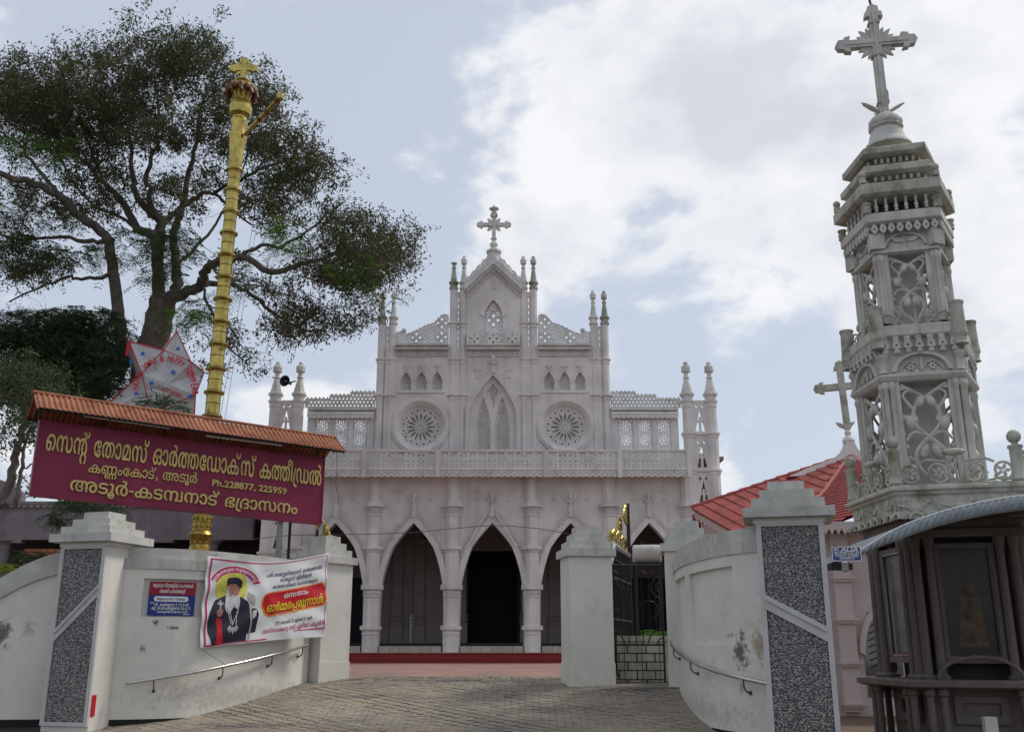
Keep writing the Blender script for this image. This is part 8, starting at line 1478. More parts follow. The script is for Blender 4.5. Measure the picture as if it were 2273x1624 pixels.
# ------------------------------------------------------------------ big gate leaves, black bars with brass scrollwork
def leaf_gate(label, a, c, zt, zb=.98, ztip=4.2):
    a, c = Vector((*a, 0)), Vector((*c, 0)); e = c - a; L = e.length; e.normalize(); g_ = thing('gate_leaf', label, 'gate', (a.x, a.y, zb), 'open leaves of the main gate')
    P_g = lambda s_, z, o=0: a + e * s_ + Vector((e.y, -e.x, 0)) * o + Vector((0, 0, z))
    for s_ in (0, L): b = M(); b.tube([P_g(s_, zb), P_g(s_, ztip if s_ else zt - .3)], .035, 6); b.build('stile', 'iron', g_)
    for k, z in enumerate((zb + .1, zb + 1.0, zt - .55)): b = M(); b.tube([P_g(0, z), P_g(L, z)], .025, 5); b.build('rail', 'iron', g_)
    b = M(); b.tube([P_g(0, zt - .35), P_g(.35, zt), P_g(L, zt - .02)], .045, 5); b.build('top_rail', 'grey_pole', g_)
    n = int(L / .13)
    for k in range(1, n): s_ = L * k / n; b = M(); b.tube([P_g(s_, zb + .1), P_g(s_, min(zt - .05, zt - .35 + s_))], .012, 5); b.ball(P_g(s_, zt - .25), .03, 6, 4); b.build('bar', 'iron', g_)
    def scroll(s_, z, r, sg_, turns=1.6):
        b = M(); b.tube([P_g(s_ + r * (1 - t) * math.cos(t * turns * 2 * PI) * sg_, z + r * (1 - t) * math.sin(t * turns * 2 * PI), -.02) for t in np.linspace(0, .86, 20)], [.024 * (1 - .5 * t) for t in np.linspace(0, 1, 20)], 5); b.build('brass_scroll', 'gold', g_, smooth=True)
    tip = lambda s_: zt + (ztip - zt) * (.12 + .88 * (s_ / L) ** 1.6)
    for k in range(22):
        s_ = L * (.06 + .90 * (k * .618 % 1)); h = tip(s_) - zt; z = zt + .06 + h * ((k * .37) % 1) * .86; scroll(s_, z, .09 + .10 * min(1, h), 1 if k % 2 else -1)
    scroll(L * .55, zt + .38, .26, 1, 2.4)
    b = M(); m = 26; v = [P_g(L * k / m, tip(L * k / m) + .05 * abs(math.sin(k * 1.3)), -.01) for k in range(m + 1)]; b.tube(v, .018, 5)
    for k in range(m): b.ball(v[k], .03, 5, 4)
    b.build('brass_crest', 'gold', g_, smooth=True)
    for zc2 in (zt - .62, zb + .55):
        for k in range(7): scroll(L * (k + .5) / 7, zc2 + (.08 if k % 2 else -.06), .13, 1 if k % 2 else -1)
leaf_gate('open black and gold gate leaf rising behind the wicket gate', (1.66, 17.0), (2.24, 19.2), 3.22)
leaf_gate('open black and gold gate leaf half hidden behind the pillar at the banner wall', (-3.2, 18.55), (-4.02, 20.6), 3.25, ztip=4.3)
# white drum on a stand
dq = pt(1436, 1229, 25); dr_ = thing('water_drum', 'white horizontal drum on a frame, seen above the wicket gate before the last arch', 'drum', (dq.x, 25, .96))
b = M(); MD = T(dq) @ Matrix.Rotation(R(90), 4, 'Y') @ Matrix.Rotation(.12, 4, 'X')
b.lathe([(.17, -.36), (.215, -.34), (.225, -.30), (.23, -.12), (.24, -.11), (.23, -.10), (.23, .14), (.24, .15), (.23, .16), (.225, .32), (.17, .36)], 20, mx=MD); b.build('drum_body', 'drum', dr_, smooth=True, angle=40)
b = M(); b.lathe([(.03, 0), (.03, .05)], 8, (dq.x - .12, dq.y, dq.z + .26)); b.build('bung', 'iron', dr_)
for dx in (-.3, .3):
    for dy in (-.2, .2): b = M(); b.tube([(dq.x + dx, 25 + dy, .96), (dq.x + dx, 25 + dy, dq.z - .24)], .025, 5); b.build('stand_leg', 'iron', dr_)
b = M(); b.box(dq.x - .33, dq.x + .33, 24.78, 25.22, dq.z - .28, dq.z - .245); b.build('stand_top', 'iron', dr_)
# wires and tube lights on the church front
wr = thing('overhead_wire', 'thin wire sagging across the church arches', 'wire', pt(650, 1187, 24)); b = M(); b.tube([pt(u, v, 24) for u, v in ((560, 1196), (650, 1187), (734, 1186), (820, 1185), (918, 1181), (1066, 1167), (1124, 1166), (1190, 1172), (1252, 1182), (1300, 1192))], .010, 4); b.build('wire', 'rope', wr)
for k, (A, B) in enumerate((((1078, 1140), (1038, 1212)), ((1101, 1140), (1147, 1212)))):
    b = M(); b.tube([pt(*A, YC - .25), pt(*B, YC - .25)], .035, 8); o = b.build('tube_light', 'white'); tag(o, 'white tube light fixed along the %s slope of the middle arch' % ('left' if k == 0 else 'right'), 'tube light', 'tube lights on the middle arch')
# litter
for u, v, m in ((1243, 1477, 'white'), (1158, 1577, 'white'), (780, 1602, 'orange')):
    Y_ = 17.2 if v > 1500 else 30; 
    for _ in range(12): q = pt(u, v, Y_); gz_ = G(q.x, q.y); Y_ *= (ZE - gz_) / max(.05, (ZE - q.z)) ; 
    q = pt(u, v, Y_); b = M(); b.add([(-.03, 0, 0), (0, -.015, .012), (.035, 0, .004), (0, .018, .012)], [(0, 1, 2, 3)], T((q.x, q.y, G(q.x, q.y) + .035))); o = b.build('litter', m); tag(o, {'orange': 'orange fallen leaf on the pavers at lower left'}.get(m, 'white scrap of paper on the %s' % ('pavers' if v > 1500 else 'red court')), 'litter')

# ------------------------------------------------------------------ pavilion with red tiled roof, right of the church
rp = thing('tiled_pavilion', 'pink pavilion with a bright red tiled roof and a tall cross on curved white ridges', 'building', (8.5, 27, .1))
A = pt(1535, 1128, 31); B1_ = pt(1660, 1198, 26.8); C = pt(1888, 1010, 30); nl = (B1_ - A).cross(C - A).normalized(); nl = nl if nl.z > 0 else -nl
def on(u, v, o, n): return plane_hit(u, v, o, n)
K = on(1831, 1091, A, nl); K0 = on(1765, 1152, A, nl)
def tiles(poly, e1, n, mname, s1, s2, limit, stuff):
    e2 = n.cross(e1).normalized(); e2 = e2 if e2.z > 0 else -e2; o = poly[0]; P2 = [((p_ - o).dot(e1), (p_ - o).dot(e2)) for p_ in poly]; xs = [q[0] for q in P2]; ys = [q[1] for q in P2]; b = M(); b.add([p_ - n * .05 for p_ in poly], [tuple(range(len(poly)))]); b.build('roof_deck', mname, rp)
    tv = []; K_ = 8
    for t in (0, 1): 
        for i in range(K_ + 1): x = i / K_; tv.append(((x - .5) * s1 * 1.0, (t - .5) * s2 * 1.12, .022 * abs(math.sin(2 * PI * x)) + (.035 if t == 0 else .0)))
    for i in range(K_ + 1): x = i / K_; tv.append(((x - .5) * s1, -.5 * s2 * 1.12, .0))
    tf = [(i, i + 1, K_ + 2 + i, K_ + 1 + i) for i in range(K_)] + [(2 * K_ + 2 + i, 2 * K_ + 3 + i, i + 1, i) for i in range(K_)]
    Rm = Matrix(((e1.x, e2.x, n.x), (e1.y, e2.y, n.y), (e1.z, e2.z, n.z))).to_4x4(); me = bpy.data.meshes.new('roof_tile'); me.from_pydata(tv, [], tf); me.materials.append(MT[mname]); rest = M(); y = min(ys) + s2 / 2; c_ = []
    while y < max(ys):
        x = min(xs) + s1 / 2
        while x < max(xs):
            if inside((x, y), P2): c_.append(o + e1 * x + e2 * y)
            x += s1
        y += s2
    c_.sort(key=lambda p_: p_.y)
    for i, p_ in enumerate(c_):
        if i < limit: t_ = bpy.data.objects.new('roof_tile', me); link(t_, rp, p_ + n * random.uniform(0, .006)); t_.rotation_euler = Rm.to_euler()
        else: rest.add(tv, tf, T(p_) @ Rm)
    if rest.v: tag(rest.build('roof_tiles_beyond', mname, rp), kind='stuff')
e1 = (B1_ - A).normalized()
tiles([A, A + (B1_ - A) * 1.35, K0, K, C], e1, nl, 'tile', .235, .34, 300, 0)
E_ = pt(1838, 1166, 25.0); nr = (K - C).cross(E_ - C).normalized(); nr = nr if nr.y < 0 else -nr
E2_, G2 = on(1950, 1120, C, nr), on(1950, 1040, C, nr); E0 = on(1765, 1170, C, nr)
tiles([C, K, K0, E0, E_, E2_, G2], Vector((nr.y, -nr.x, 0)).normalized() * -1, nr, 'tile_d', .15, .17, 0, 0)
m_ = (C - A)
for k in range(13): a_, c_ = A + m_ * (k / 13), A + m_ * ((k + 1.08) / 13); b = M(); b.tube([a_ + Vector((0, 0, .03)), c_ + Vector((0, 0, .02))], [.085, .065], 8); b.build('ridge_tile', 'tile', rp, smooth=True)
b = M(); b.tube([K0, K, C], .09, 6); b.build('hip_ridge', 'tile', rp, smooth=True)
# eave board with saw-tooth trim, soffit and walls
d_ = (B1_ - A); b = M(); lo = []
for k in range(33): t = k / 32 * 1.3; q = A + d_ * t + Vector((.10, .1, -.02)); lo += [q, q + Vector((0, 0, -.22 - (.10 if k % 2 else 0)))]
b.add(lo, [(2 * i, 2 * i + 2, 2 * i + 3, 2 * i + 1) for i in range(32)]); b.build('saw_tooth_board', 'pink', rp)
W0 = A + Vector((.35, .2, -.25)); W1 = A + d_ * 1.3 + Vector((.6, .3, -.2)); b = M(); b.add([W0, W1, Vector((W1.x, W1.y, .1)), Vector((W0.x, W0.y, .1))], [(0, 1, 2, 3)]); b.build('side_wall', 'pink', rp)
b = M(); b.box(W0.x - .25, W0.x - .05, W0.y - .1, W0.y + .3, .1, W0.z + .1); b.build('corner_board', 'tile_d', rp)
YP = 22.5; px_ = lambda u, v=1400: pt(u, v, YP).x; pz = lambda v: pt(UC, v, YP).z; xw = px_(1800)
b = M(); b.box(xw - .6, xw + 6, YP, YP + .3, .0, pz(1178)); b.build('front_wall', 'pink', rp)
b = M(); b.box(xw - .6, xw + 6, YP - .5, YP + .3, pz(1178) + .002, pz(1168)); b.build('eave_slab', 'pink', rp)
n = 22; b = M(); x0_ = px_(1800); 
for k in range(n): x = x0_ + k * .14; b.add([(x, YP - .52, pz(1163)), (x + .14, YP - .52, pz(1163)), (x + .14, YP - .52, pz(1178)), (x + .07, YP - .52, pz(1178) - .14), (x, YP - .52, pz(1178))], [(0, 1, 2, 3, 4)])
b.build('saw_tooth_board', 'pink', rp)
b = M(); xp0, xp1 = px_(1858), px_(1896); b.box(xp0, xp1, YP - .12, YP - .002, .2, pz(1185)); b.build('pilaster', 'pink', rp)
for v_ in (1279, 1371, 1467, 1558): b = M(); b.box(xp0 - .05, xp1 + .07, YP - .20, YP - .003, pz(v_ + 6), pz(v_)); b.box(xp0 - .02, xp1 + .04, YP - .17, YP - .0025, pz(v_ + 12), pz(v_ + 6)); b.build('pilaster_band', 'pink', rp)
ax_ = px_(1955, 1400); b = M(); o_, i_ = lancet(ax_, .5, pz(1330), .52, 2.2, 8), lancet(ax_, .5, pz(1345), .40, 2.2, 8); b.plate([o_[1:-1] + i_[1:-1][::-1]], .1, mxF(YP - .05)); b.build('arch_moulding', 'pink', rp); b = M(); b.plate([i_], .02, mxF(YP - .012)); b.build('window_pane', 'glass', rp)
for k in range(9): b = M(); z_ = pz(1480) + k * .14; b.tube([(ax_ - .3, YP - .06, z_), (ax_ + .3, YP - .06, z_ + .25)], .012, 4); b.build('window_grille', 'iron', rp)
YR = 30.0; rz = lambda L: [(pt(u, v, YR).x, pt(u, v, YR).z) for u, v in L]
b = M(); b.plate([rz([(1747, 1059), (1790, 1040), (1848, 1018), (1867, 1003), (1876, 985), (1876, 981), (1884, 981), (1884, 1009), (1877, 1026), (1840, 1042), (1789, 1057)])], .35, mxF(YR)); b.build('curved_ridge', 'church_lace', rp)
b = M(); b.plate([rz([(1892, 981), (1893, 985), (1900, 998), (1913, 1010), (1932, 1020), (1952, 1026), (1952, 1044), (1905, 1033), (1893, 1022), (1884, 1009), (1884, 981)])], .35, mxF(YR)); b.build('curved_ridge', 'church_lace', rp)
kx, kz = pt(1884, 981, YR).x, lambda v: pt(UC, v, YR).z
b = M(); b.lathe([(.10, kz(986)), (.17, kz(983)), (.2, kz(978)), (.17, kz(973)), (.13, kz(970)), (.07, kz(967)), (.11, kz(960)), (.06, kz(954)), (.08, kz(950))], 12, (kx, YR, 0)); b.build('finial_base', 'church_lace', rp, smooth=True)
b = M(); q = pt(1875, 858, YR); cz = kz(858); cl = cross_loops(.10, .86, cz and (kz(801) - kz(858)), kz(858) - kz(952), .19); MX_ = face_mx((kx - .05, YR, kz(858)), R(-90 - 14)); b.plate([cl], .16, MX_ @ Matrix.Rotation(R(2), 4, 'Z'))
b.plate([petal(0, kz(952) - kz(858) + .02, R(35), 0, .34, .06, 4), petal(0, kz(952) - kz(858) + .02, R(145), 0, .34, .06, 4)], .12, MX_); b.build('ridge_cross', 'tower_moss', rp)

# ------------------------------------------------------------------ hexagonal shrine tower
TX, TY, TB_ = 7.42, 17.6, .05; YAW = R(-90 - 15)
MT['icon'] = mat('faded_icon', (.09, .06, .03), rough=.4, var=.4, scale=6)
tw = thing('shrine_tower', 'tall hexagonal wayside shrine tower with carved lotus panels, tiers of balusters and a cross', 'shrine tower', (TX, TY, TB_))
def tz(v, Rr): return pt(UC, v, TY - .809 * Rr).z
TLEAN = math.tan(R(.15))
def tl_(b): b.v = [(x - (z - 6.5) * TLEAN, y, z) for x, y, z in b.v]; return b
def tb(b, name, m='tower', smooth=False, parent=None): tl_(b); return b.build(name, m, parent or tw, smooth=smooth, angle=45)
def hexp(prof): return [(r, z) for r, z in prof]
HR = YAW + PI / 5
def hexl(prof, name, m='tower', dx=0): b = M(); b.lathe(prof, 5, (TX + dx, TY, 0), HR); return tb(b, name, m)
def tface(i, Rr, z=0, dx=0): a = YAW + i * 2 * PI / 5; n = Vector((math.cos(a), math.sin(a), 0)); return face_mx(Vector((TX, TY, z)) + n * (Rr * math.cos(PI / 5)) + Vector((dx, 0, 0)), a)
def corner(i, Rr, off=0.0, side=0.0):
    a = HR + i * 2 * PI / 5; n = Vector((math.cos(a), math.sin(a), 0)); s_ = Vector((-n.y, n.x, 0)); return Vector((TX, TY, 0)) + n * (Rr + off) + s_ * side
FACES = (0, 1, 2, 3, 4)
R1, R2, R3 = 1.07, .85, 1.75
def shaft_tier(Rr, z0, z1, colr, nm):
    for i in FACES:
        w_ = .588 * Rr - .23 * (Rr / 1.06); F_ = tface(i, Rr * .95)
        b = M(); b.box(-w_ - .09, -w_, -.0, .0 + z1 - z0, -.06, .05, F_ @ T((0, z0, 0))); b.box(w_, w_ + .09, 0, z1 - z0, -.06, .05, F_ @ T((0, z0, 0)))
        if Rr > 1.1:
            k = 0; h = z0 + .05
            while h < z1 - .05:
                for s_ in (-1, 1): b.box(s_ * (w_ + .045) - .03, s_ * (w_ + .045) + .03, h, h + .05, .051, .068, F_)
                h += .095
        tb(b, 'panel_frame')
        # lotus tracery: stems, buds and leaves
        b = M(); H = z1 - z0; r_ = .031 * Rr
        def stem(pts, rr=r_): b.tube([F_ @ Vector((q.x * w_, z0 + q.y * H, 0)) for q in smooth_path(pts, 4)], rr, 5)
        def bud(x, y, s_, tilt=0): b.ball((0, 0, 0), s_ * Rr, 8, 6, (.62, .95, .5), mx=F_ @ T((x * w_, z0 + y * H, .01)) @ Matrix.Rotation(tilt, 4, 'Z'))
        for s_ in (-1, 1):
            stem([(s_ * .05, 0), (s_ * .35, .10), (s_ * .6, .2), (s_ * .55, .32), (s_ * .15, .42), (-s_ * .25, .50), (-s_ * .55, .60), (-s_ * .5, .72), (-s_ * .2, .80), (s_ * .3, .88), (s_ * .95, .97)])
            stem([(s_ * .5, .18), (s_ * .9, .26), (s_ * .95, .20), (s_ * .8, .15)], r_ * .8); stem([(s_ * .55, .32), (s_ * .2, .38), (s_ * .12, .33)], r_ * .8)
            stem([(-s_ * .55, .60), (-s_ * .95, .67), (-s_ * .9, .62)], r_ * .8); stem([(-s_ * .5, .72), (-s_ * .9, .86), (-s_ * .6, .92)], r_ * .8)
            stem([(s_ * .95, .42), (s_ * .6, .5), (s_ * .1, .46)], r_ * .8)
            bud(s_ * .78, .14, .105); bud(s_ * .24, .30, .125, s_ * .3); bud(-s_ * .70, .60 if s_ > 0 else .58, .135, s_ * .2); bud(s_ * .22, .80, .12, s_ * .5)
            for x, y, a in ((.9, .48, .6), (.4, .60, 1.2), (.75, .93, .2), (.85, .34, .9)): b.plate([petal(0, 0, a, 0, .16 * Rr, .035 * Rr, 3)], .03, F_ @ T((s_ * x * w_, z0 + y * H, 0)) @ Matrix.Scale(s_, 4, (1, 0, 0)))
        tb(b, nm, smooth=True)
        for s_ in (-1, 1):
            for q_ in (0, 1):
                c0 = F_ @ Vector((s_ * (w_ + .125 + q_ * .10) * 1, 0, .06 - .02 * q_)); b = M(); b.lathe([(colr * 1.5, z0), (colr * 1.5, z0 + .04), (colr, z0 + .08), (colr * .93, z1 - .14), (colr * 1.3, z1 - .12), (colr * 1.35, z1 - .05), (colr * 1.1, z1 - .03), (colr * 1.1, z1)], 10, (c0.x, c0.y, 0)); tb(b, 'column', smooth=True)
def slab(Rr, v0, v1, nm='slab', m='tower', lip=.0): z1 = tz(v0, Rr); z0 = tz(v1, Rr); return hexl([(Rr - .10, z0 - .03), (Rr - .03, z0), (Rr, z0 + .02), (Rr, z1 - .02), (Rr - .03, z1)], nm, m)
# base storey with carved frieze
BX = .30; zE0, zE1 = tz(1142, R3), tz(1095, R3)
hexl(dx=BX, prof=[(R3 - .12, zE0), (R3 - .10, zE1), (R3 - .04, zE1 + .04), (R3 - .04, zE1 + .07), (R3 + .03, zE1 + .10), (R3 + .03, zE1 + .14), (R3 - .02, zE1 + .17), (R3 - .02, tz(1069, R3)), (R3 - .3, tz(1069, R3) + .01)], name='frieze_block', m='tower_moss')
for i in FACES:
    F_ = tface(i, R3 - .10, 0, BX); zc = (zE0 + zE1) / 2; b = M(); b.box(-.90, .90, zE0 + .04, zE1 - .03, .0, .012, F_)
    for k, x in enumerate((-.68, 0, .68)):
        if i in (0,) and k < 2:                          # carved birds on the front
            b.ball((x, zc - .02, .02), .15, 8, 5, (1, .55, .3), mx=F_); b.ball((x + .17, zc + .09, .03), .05, 6, 4, (1, .8, .6), mx=F_); b.tube([F_ @ Vector(q) for q in ((x + .10, zc, .03), (x + .16, zc + .06, .03), (x + .26, zc + .09, .03))], [.05, .03, .008], 5)
            b.tube([F_ @ Vector(q) for q in ((x, zc - .08, .02), (x, zc - .18, .02), (x + .05, zc - .18, .02))], .012, 4); b.tube([F_ @ Vector(q) for q in ((x - .1, zc, .02), (x - .3, zc + .02, .02))], [.05, .015], 5)
        else:
            for q in range(5): b.plate([petal(x, zc, q * 2 * PI / 5 + PI / 2, .03, .17, .05, 3)], .03, F_, z=.03)
            b.ball((x, zc, .03), .035, 6, 4, mx=F_)
    tb(b, 'carved_panel', 'tower_moss')
    # scalloped eave tiles under the block
    for k in range(8): x = -.98 + k * .28; b = M(); b.tube([F_ @ Vector((x + .11 * math.cos(t), zE0 - .03 + .10 * math.sin(t), .05)) for t in np.linspace(0, PI, 8)], .028, 5); b.plate([[(x + .11 * math.cos(t), zE0 - .03 + .10 * math.sin(t)) for t in np.linspace(0, PI, 8)]], .06, F_, z=.0); tb(b, 'eave_tile', 'tower_moss')
    # scrolled railing with lotus
    zr = tz(1069, R3) + .01; F2 = tface(i, R3 - .12, 0, BX); b = M()
    for s_ in (-1, 1):
        for cx_, r in ((.28, .17), (.72, .16)):
            b.tube([F2 @ Vector((s_ * (cx_ + r * (1 - .25 * t) * math.cos(t * 6.6 + 3.6)), zr + .18 + r * (1 - .2 * t) * math.sin(t * 6.6 + 3.6), 0)) for t in np.linspace(0, 1, 15)], .025, 5)
            for q in range(5): b.plate([petal(s_ * cx_, zr + .18, q * 2 * PI / 5, .01, .12, .03, 3)], .03, F2)
        b.tube([F2 @ Vector(q) for q in ((0, zr, 0), (s_ * .1, zr + .15, 0), (s_ * .12, zr + .36, 0), (s_ * .45, zr + .40, 0), (s_ * .6, zr + .33, 0))], .024, 5)
    b.ball((0, zr + .52, .0), .13, 8, 5, (1.6, .5, .6), mx=F2); b.tube([F2 @ Vector((0, zr, 0)), F2 @ Vector((0, zr + .5, 0))], .022, 5); tb(b, 'scrolled_railing', 'tower_moss', smooth=True)
    c0 = corner(i, R3, -.14) + Vector((BX, 0, 0)); b = M(); b.lathe([(.115, zr), (.13, zr + .03), (.10, zr + .06), (.10, zr + .52), (.12, zr + .54), (.12, zr + .58), (.05, zr + .60), (.05, zr + .63)], 10, (c0.x, c0.y, 0)); b.ball((c0.x, c0.y, zr + .73), .115, 10, 8); tb(b, 'railing_post', 'tower_moss', smooth=True)
z10, z11 = tz(1069, R1) - .02, tz(843, R1)
shaft_tier(R1, z10, z11, .048, 'lotus_panel')
hexl([(R1 + .02, z11), (R1 + .06, z11 + .02), (R1 + .12, z11 + .08), (R1 + .12, z11 + .13), (R1 + .02, z11 + .15), (R1 - .02, tz(745, R1)), (R1, tz(745, R1) + .02)], 'entablature')
for i in FACES:
    F_ = tface(i, R1 + .02, 0); zc = z11 + .15; b = M(); hw2 = .50; oo = [(hw2 * math.cos(t), zc + .36 * math.sin(t)) for t in np.linspace(0, PI, 16)]; ii = [(q[0] * .84, zc + .02 + (q[1] - zc) * .82) for q in oo]
    b.plate([oo + ii[::-1]], .09, F_, z=.03)
    for s_ in (-1, 1):
        b.tube([F_ @ Vector(q) for q in ((0, zc + .03, .02), (s_ * .08, zc + .16, .02), (s_ * .2, zc + .2, .02), (s_ * .32, zc + .1, .02), (s_ * .36, zc + .04, .02))], .016, 5)
        for q in range(6): b.plate([petal(s_ * .18, zc + .10, q * PI / 3, .01, .075, .022, 3)], .03, F_, z=.02)
    b.plate([petal(0, zc + .02, PI / 2, 0, .24, .03, 4)], .04, F_, z=.02); tb(b, 'arched_tympanum')
    c0 = corner(i, R1, .0); b = M(); b.lathe([(.10, zc), (.08, zc + .05), (.09, zc + .26), (.12, zc + .29), (.12, zc + .34)], 8, (c0.x, c0.y, 0)); tb(b, 'short_column', smooth=True)
RS = 1.17
slab(RS, 716, 741, 'balcony_slab')
for i in FACES:
    for k in range(7):
        F_ = tface(i, RS + .01); x = (k - 3) * .19; zz = tz(765, RS); b = M(); L = [(x - .075, zz - .02), (x - .06, zz + .05), (x, zz + .17), (x + .06, zz + .05), (x + .075, zz - .02), (x, zz - .06)]
        b.plate([L, circ(x, zz + .025, .020, 7)], .05, F_, z=.0); b.ball((x, zz - .09, 0), .058, 8, 5, (1, .85, .6), mx=F_); b.box(x - .05, x + .05, zz + .05, zz + .24, -.10, -.026, F_); tb(b, 'pendant_drop', smooth=False)
    c0 = corner(i, RS, -.02); zz = tz(765, RS); b = M(); N_ = 14; pr = [(.135, zz - .02), (.11, zz + .02), (.11, zz + .10), (.14, zz + .16), (.125, zz + .3), (.115, zz + .68), (.135, zz + .74), (.13, zz + .76)]; b.lathe(pr, N_, (c0.x, c0.y, 0)); tb(b, 'fluted_vase', 'tower_moss')
    F2 = tface(i, RS - .10); zr = tz(716, RS); b = M()
    for s_ in (-1, 1):
        b.tube([F2 @ Vector(q) for q in ((0, zr, 0), (s_ * .12, zr + .16, 0), (s_ * .3, zr + .14, 0), (s_ * .36, zr + .02, 0))], .018, 5); b.tube([F2 @ Vector(q) for q in ((s_ * .2, zr + .02, 0), (s_ * .36, zr + .18, 0), (s_ * .5, zr + .22, 0), (s_ * .56, zr + .14, 0), (s_ * .5, zr + .08, 0))], .02, 5); b.tube([F2 @ Vector((s_ * (.18 + .16 * math.cos(t)), zr + .02 + .16 * math.sin(t), 0)) for t in np.linspace(0, PI, 8)], .02, 5)
        b.plate([petal(s_ * .3, zr + .22, s_ * .3 + PI / 2, 0, .13, .04, 3)], .03, F2)
    b.tube([F2 @ Vector((0, zr, 0)), F2 @ Vector((0, zr + .28, 0))], .018, 5); tb(b, 'scrolled_railing', 'tower_moss', smooth=True)
z20, z21 = tz(716, R2), tz(562, R2)
for r_, a_, c_ in ((.50, z10, z11 + .1), (.40, z20, z21 + .1)): hexl([(r_, a_), (r_, c_)], 'inner_core', 'recess')
shaft_tier(R2, z20, z21, .040, 'lotus_panel')
hexl([(R2 + .01, z21), (R2 + .10, z21 + .03), (R2 + .10, z21 + .09), (R2 + .02, z21 + .12), (R2 - .0, tz(492, R2))], 'entablature')
for i in FACES:
    F_ = tface(i, R2 + .02); zc = z21 + .14; b = M(); oo = [(.38 * math.cos(t), zc + .26 * math.sin(t)) for t in np.linspace(0, PI, 14)]; ii = [(q[0] * .84, zc + .02 + (q[1] - zc) * .8) for q in oo]; b.plate([oo + ii[::-1]], .07, F_, z=.02)
    for s_ in (-1, 1): b.plate([petal(0, zc + .09, PI / 2 - s_ * 1.25, .02, .27, .045, 5)], .04, F_, z=.01)
    tb(b, 'arched_tympanum'); c0 = corner(i, R2, 0); b = M(); b.box(-.13, .13, -.13, .13, zc - .04, zc + .26, T((c0.x, c0.y, 0)) @ Matrix.Rotation(HR + i * PI / 3, 4, 'Z')); tb(b, 'corner_block')
RU = 1.09
slab(RU, 464, 486, 'cornice_slab')
for i in FACES:
    for k in range(8):
        F_ = tface(i, RU - .04); x = (k - 3.5) * .148; zz = tz(492, RU); b = M(); L = petal(x, zz - .17, PI / 2, 0, .20, .062, 6); b.plate([L, circ(x, zz - .075, .018, 7)], .045, F_, z=.0); b.box(x - .03, x + .03, zz - .05, zz + .06, -.08, -.024, F_); tb(b, 'egg_drop')
    c0 = corner(i, RU, -.05); zz = tz(464, RU); b = M(); b.lathe([(.08, zz), (.07, zz + .04), (.085, zz + .08), (.065, zz + .14), (.09, zz + .18), (.09, zz + .20)], 8, (c0.x, c0.y, 0)); tb(b, 'corner_cup', 'tower_moss', smooth=True)
def baluster(F_, x, z0, h, r, arch_w=None):
    b = M(); c0 = F_ @ Vector((x, 0, 0)); b.lathe([(r * .8, z0), (r * .8, z0 + h * .08), (r * .5, z0 + h * .14), (r, z0 + h * .34), (r * .45, z0 + h * .55), (r * .75, z0 + h * .62), (r * .45, z0 + h * .7), (r * .8, z0 + h * .9), (r * .9, z0 + h)], 8, (c0.x, c0.y, 0)); return tb(b, 'baluster', smooth=True)
RB = .96; zb_0, zb_1 = tz(464, RB), tz(424, RB)
for i in FACES:
    F_ = tface(i, RB)
    for k in range(6): baluster(F_, (k - 2.5) * .175, zb_0, (zb_1 - zb_0) * .74, .042)
    L = [rect(-RB * .588, RB * .588, zb_0 + (zb_1 - zb_0) * .70, zb_1)] + [[(x + .076 * math.cos(t), zb_0 + (zb_1 - zb_0) * .705 + .085 * math.sin(t)) for t in np.linspace(0, PI, 8)] for x in [(k - 2) * .175 for k in range(5)]]
    b = M(); b.plate(L, .06, F_); tb(b, 'arcade_arches')
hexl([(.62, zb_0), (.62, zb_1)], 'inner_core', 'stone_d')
slab(1.18, 397, 422, 'cornice_slab', 'tower_moss')
for i in FACES:
    c0 = corner(i, 1.12, -.03); zz = tz(397, 1.12); b = M(); b.lathe([(.07, zz), (.07, zz + .10), (.04, zz + .12)], 8, (c0.x, c0.y, 0)); b.ball((c0.x, c0.y, zz + .18), .075, 8, 6); tb(b, 'corner_ball', 'tower_moss', smooth=True)
for Rb, v0, v1, ns_, Rs, s0, s1 in ((.82, 397, 377, 7, 1.0, 359, 376), (.72, 359, 337, 7, .93, 319, 335)):
    za, zb2 = tz(v0, Rb), tz(v1, Rb)
    for i in FACES:
        for k in range(ns_): baluster(tface(i, Rb), (k - (ns_ - 1) / 2) * Rb * 1.08 / ns_, za, zb2 - za, .038)
    hexl([(Rb - .25, za - .1), (Rb - .25, zb2 + .05)], 'inner_core', 'tower'); slab(Rs, s0, s1, 'cornice_slab', 'tower_moss')
dz_ = lambda v: tz(v, 0)
b = M(); b.lathe([(.46, dz_(332)), (.44, dz_(326)), (.39, dz_(320)), (.34, dz_(312)), (.33, dz_(303)), (.30, dz_(298)), (.30, dz_(294)), (.27, dz_(291)), (.33, dz_(287)), (.31, dz_(284)), (.27, dz_(281)), (.30, dz_(275)), (.28, dz_(266)), (.18, dz_(258)), (.10, dz_(255))], 18, (TX, TY, 0)); tb(b, 'lotus_dome', 'tower', smooth=True)
b = M()
for k in range(10): a = 2 * PI * k / 10; b.ball((TX + .27 * math.cos(a), TY + .27 * math.sin(a), dz_(277)), .07, 6, 5, (1, 1, 1.2))
tb(b, 'lotus_petals', smooth=True)
zq = dz_(255)
for k in range(4):
    a = YAW + k * PI / 2 + .25; b = M(); mx_ = T((TX, TY, zq)) @ Matrix.Rotation(a, 4, 'Z') @ Matrix.Rotation(R(-32 if k != 0 else -62), 4, 'Y'); b.ball((.26, 0, 0), .26, 8, 8, (1, .30, .12), mx=mx_); tb(b, 'leaf', smooth=True)
FC = face_mx((TX, TY, 0), YAW + R(6)); zx = dz_(97); dn = zx - zq; up_ = dz_(14) - zx
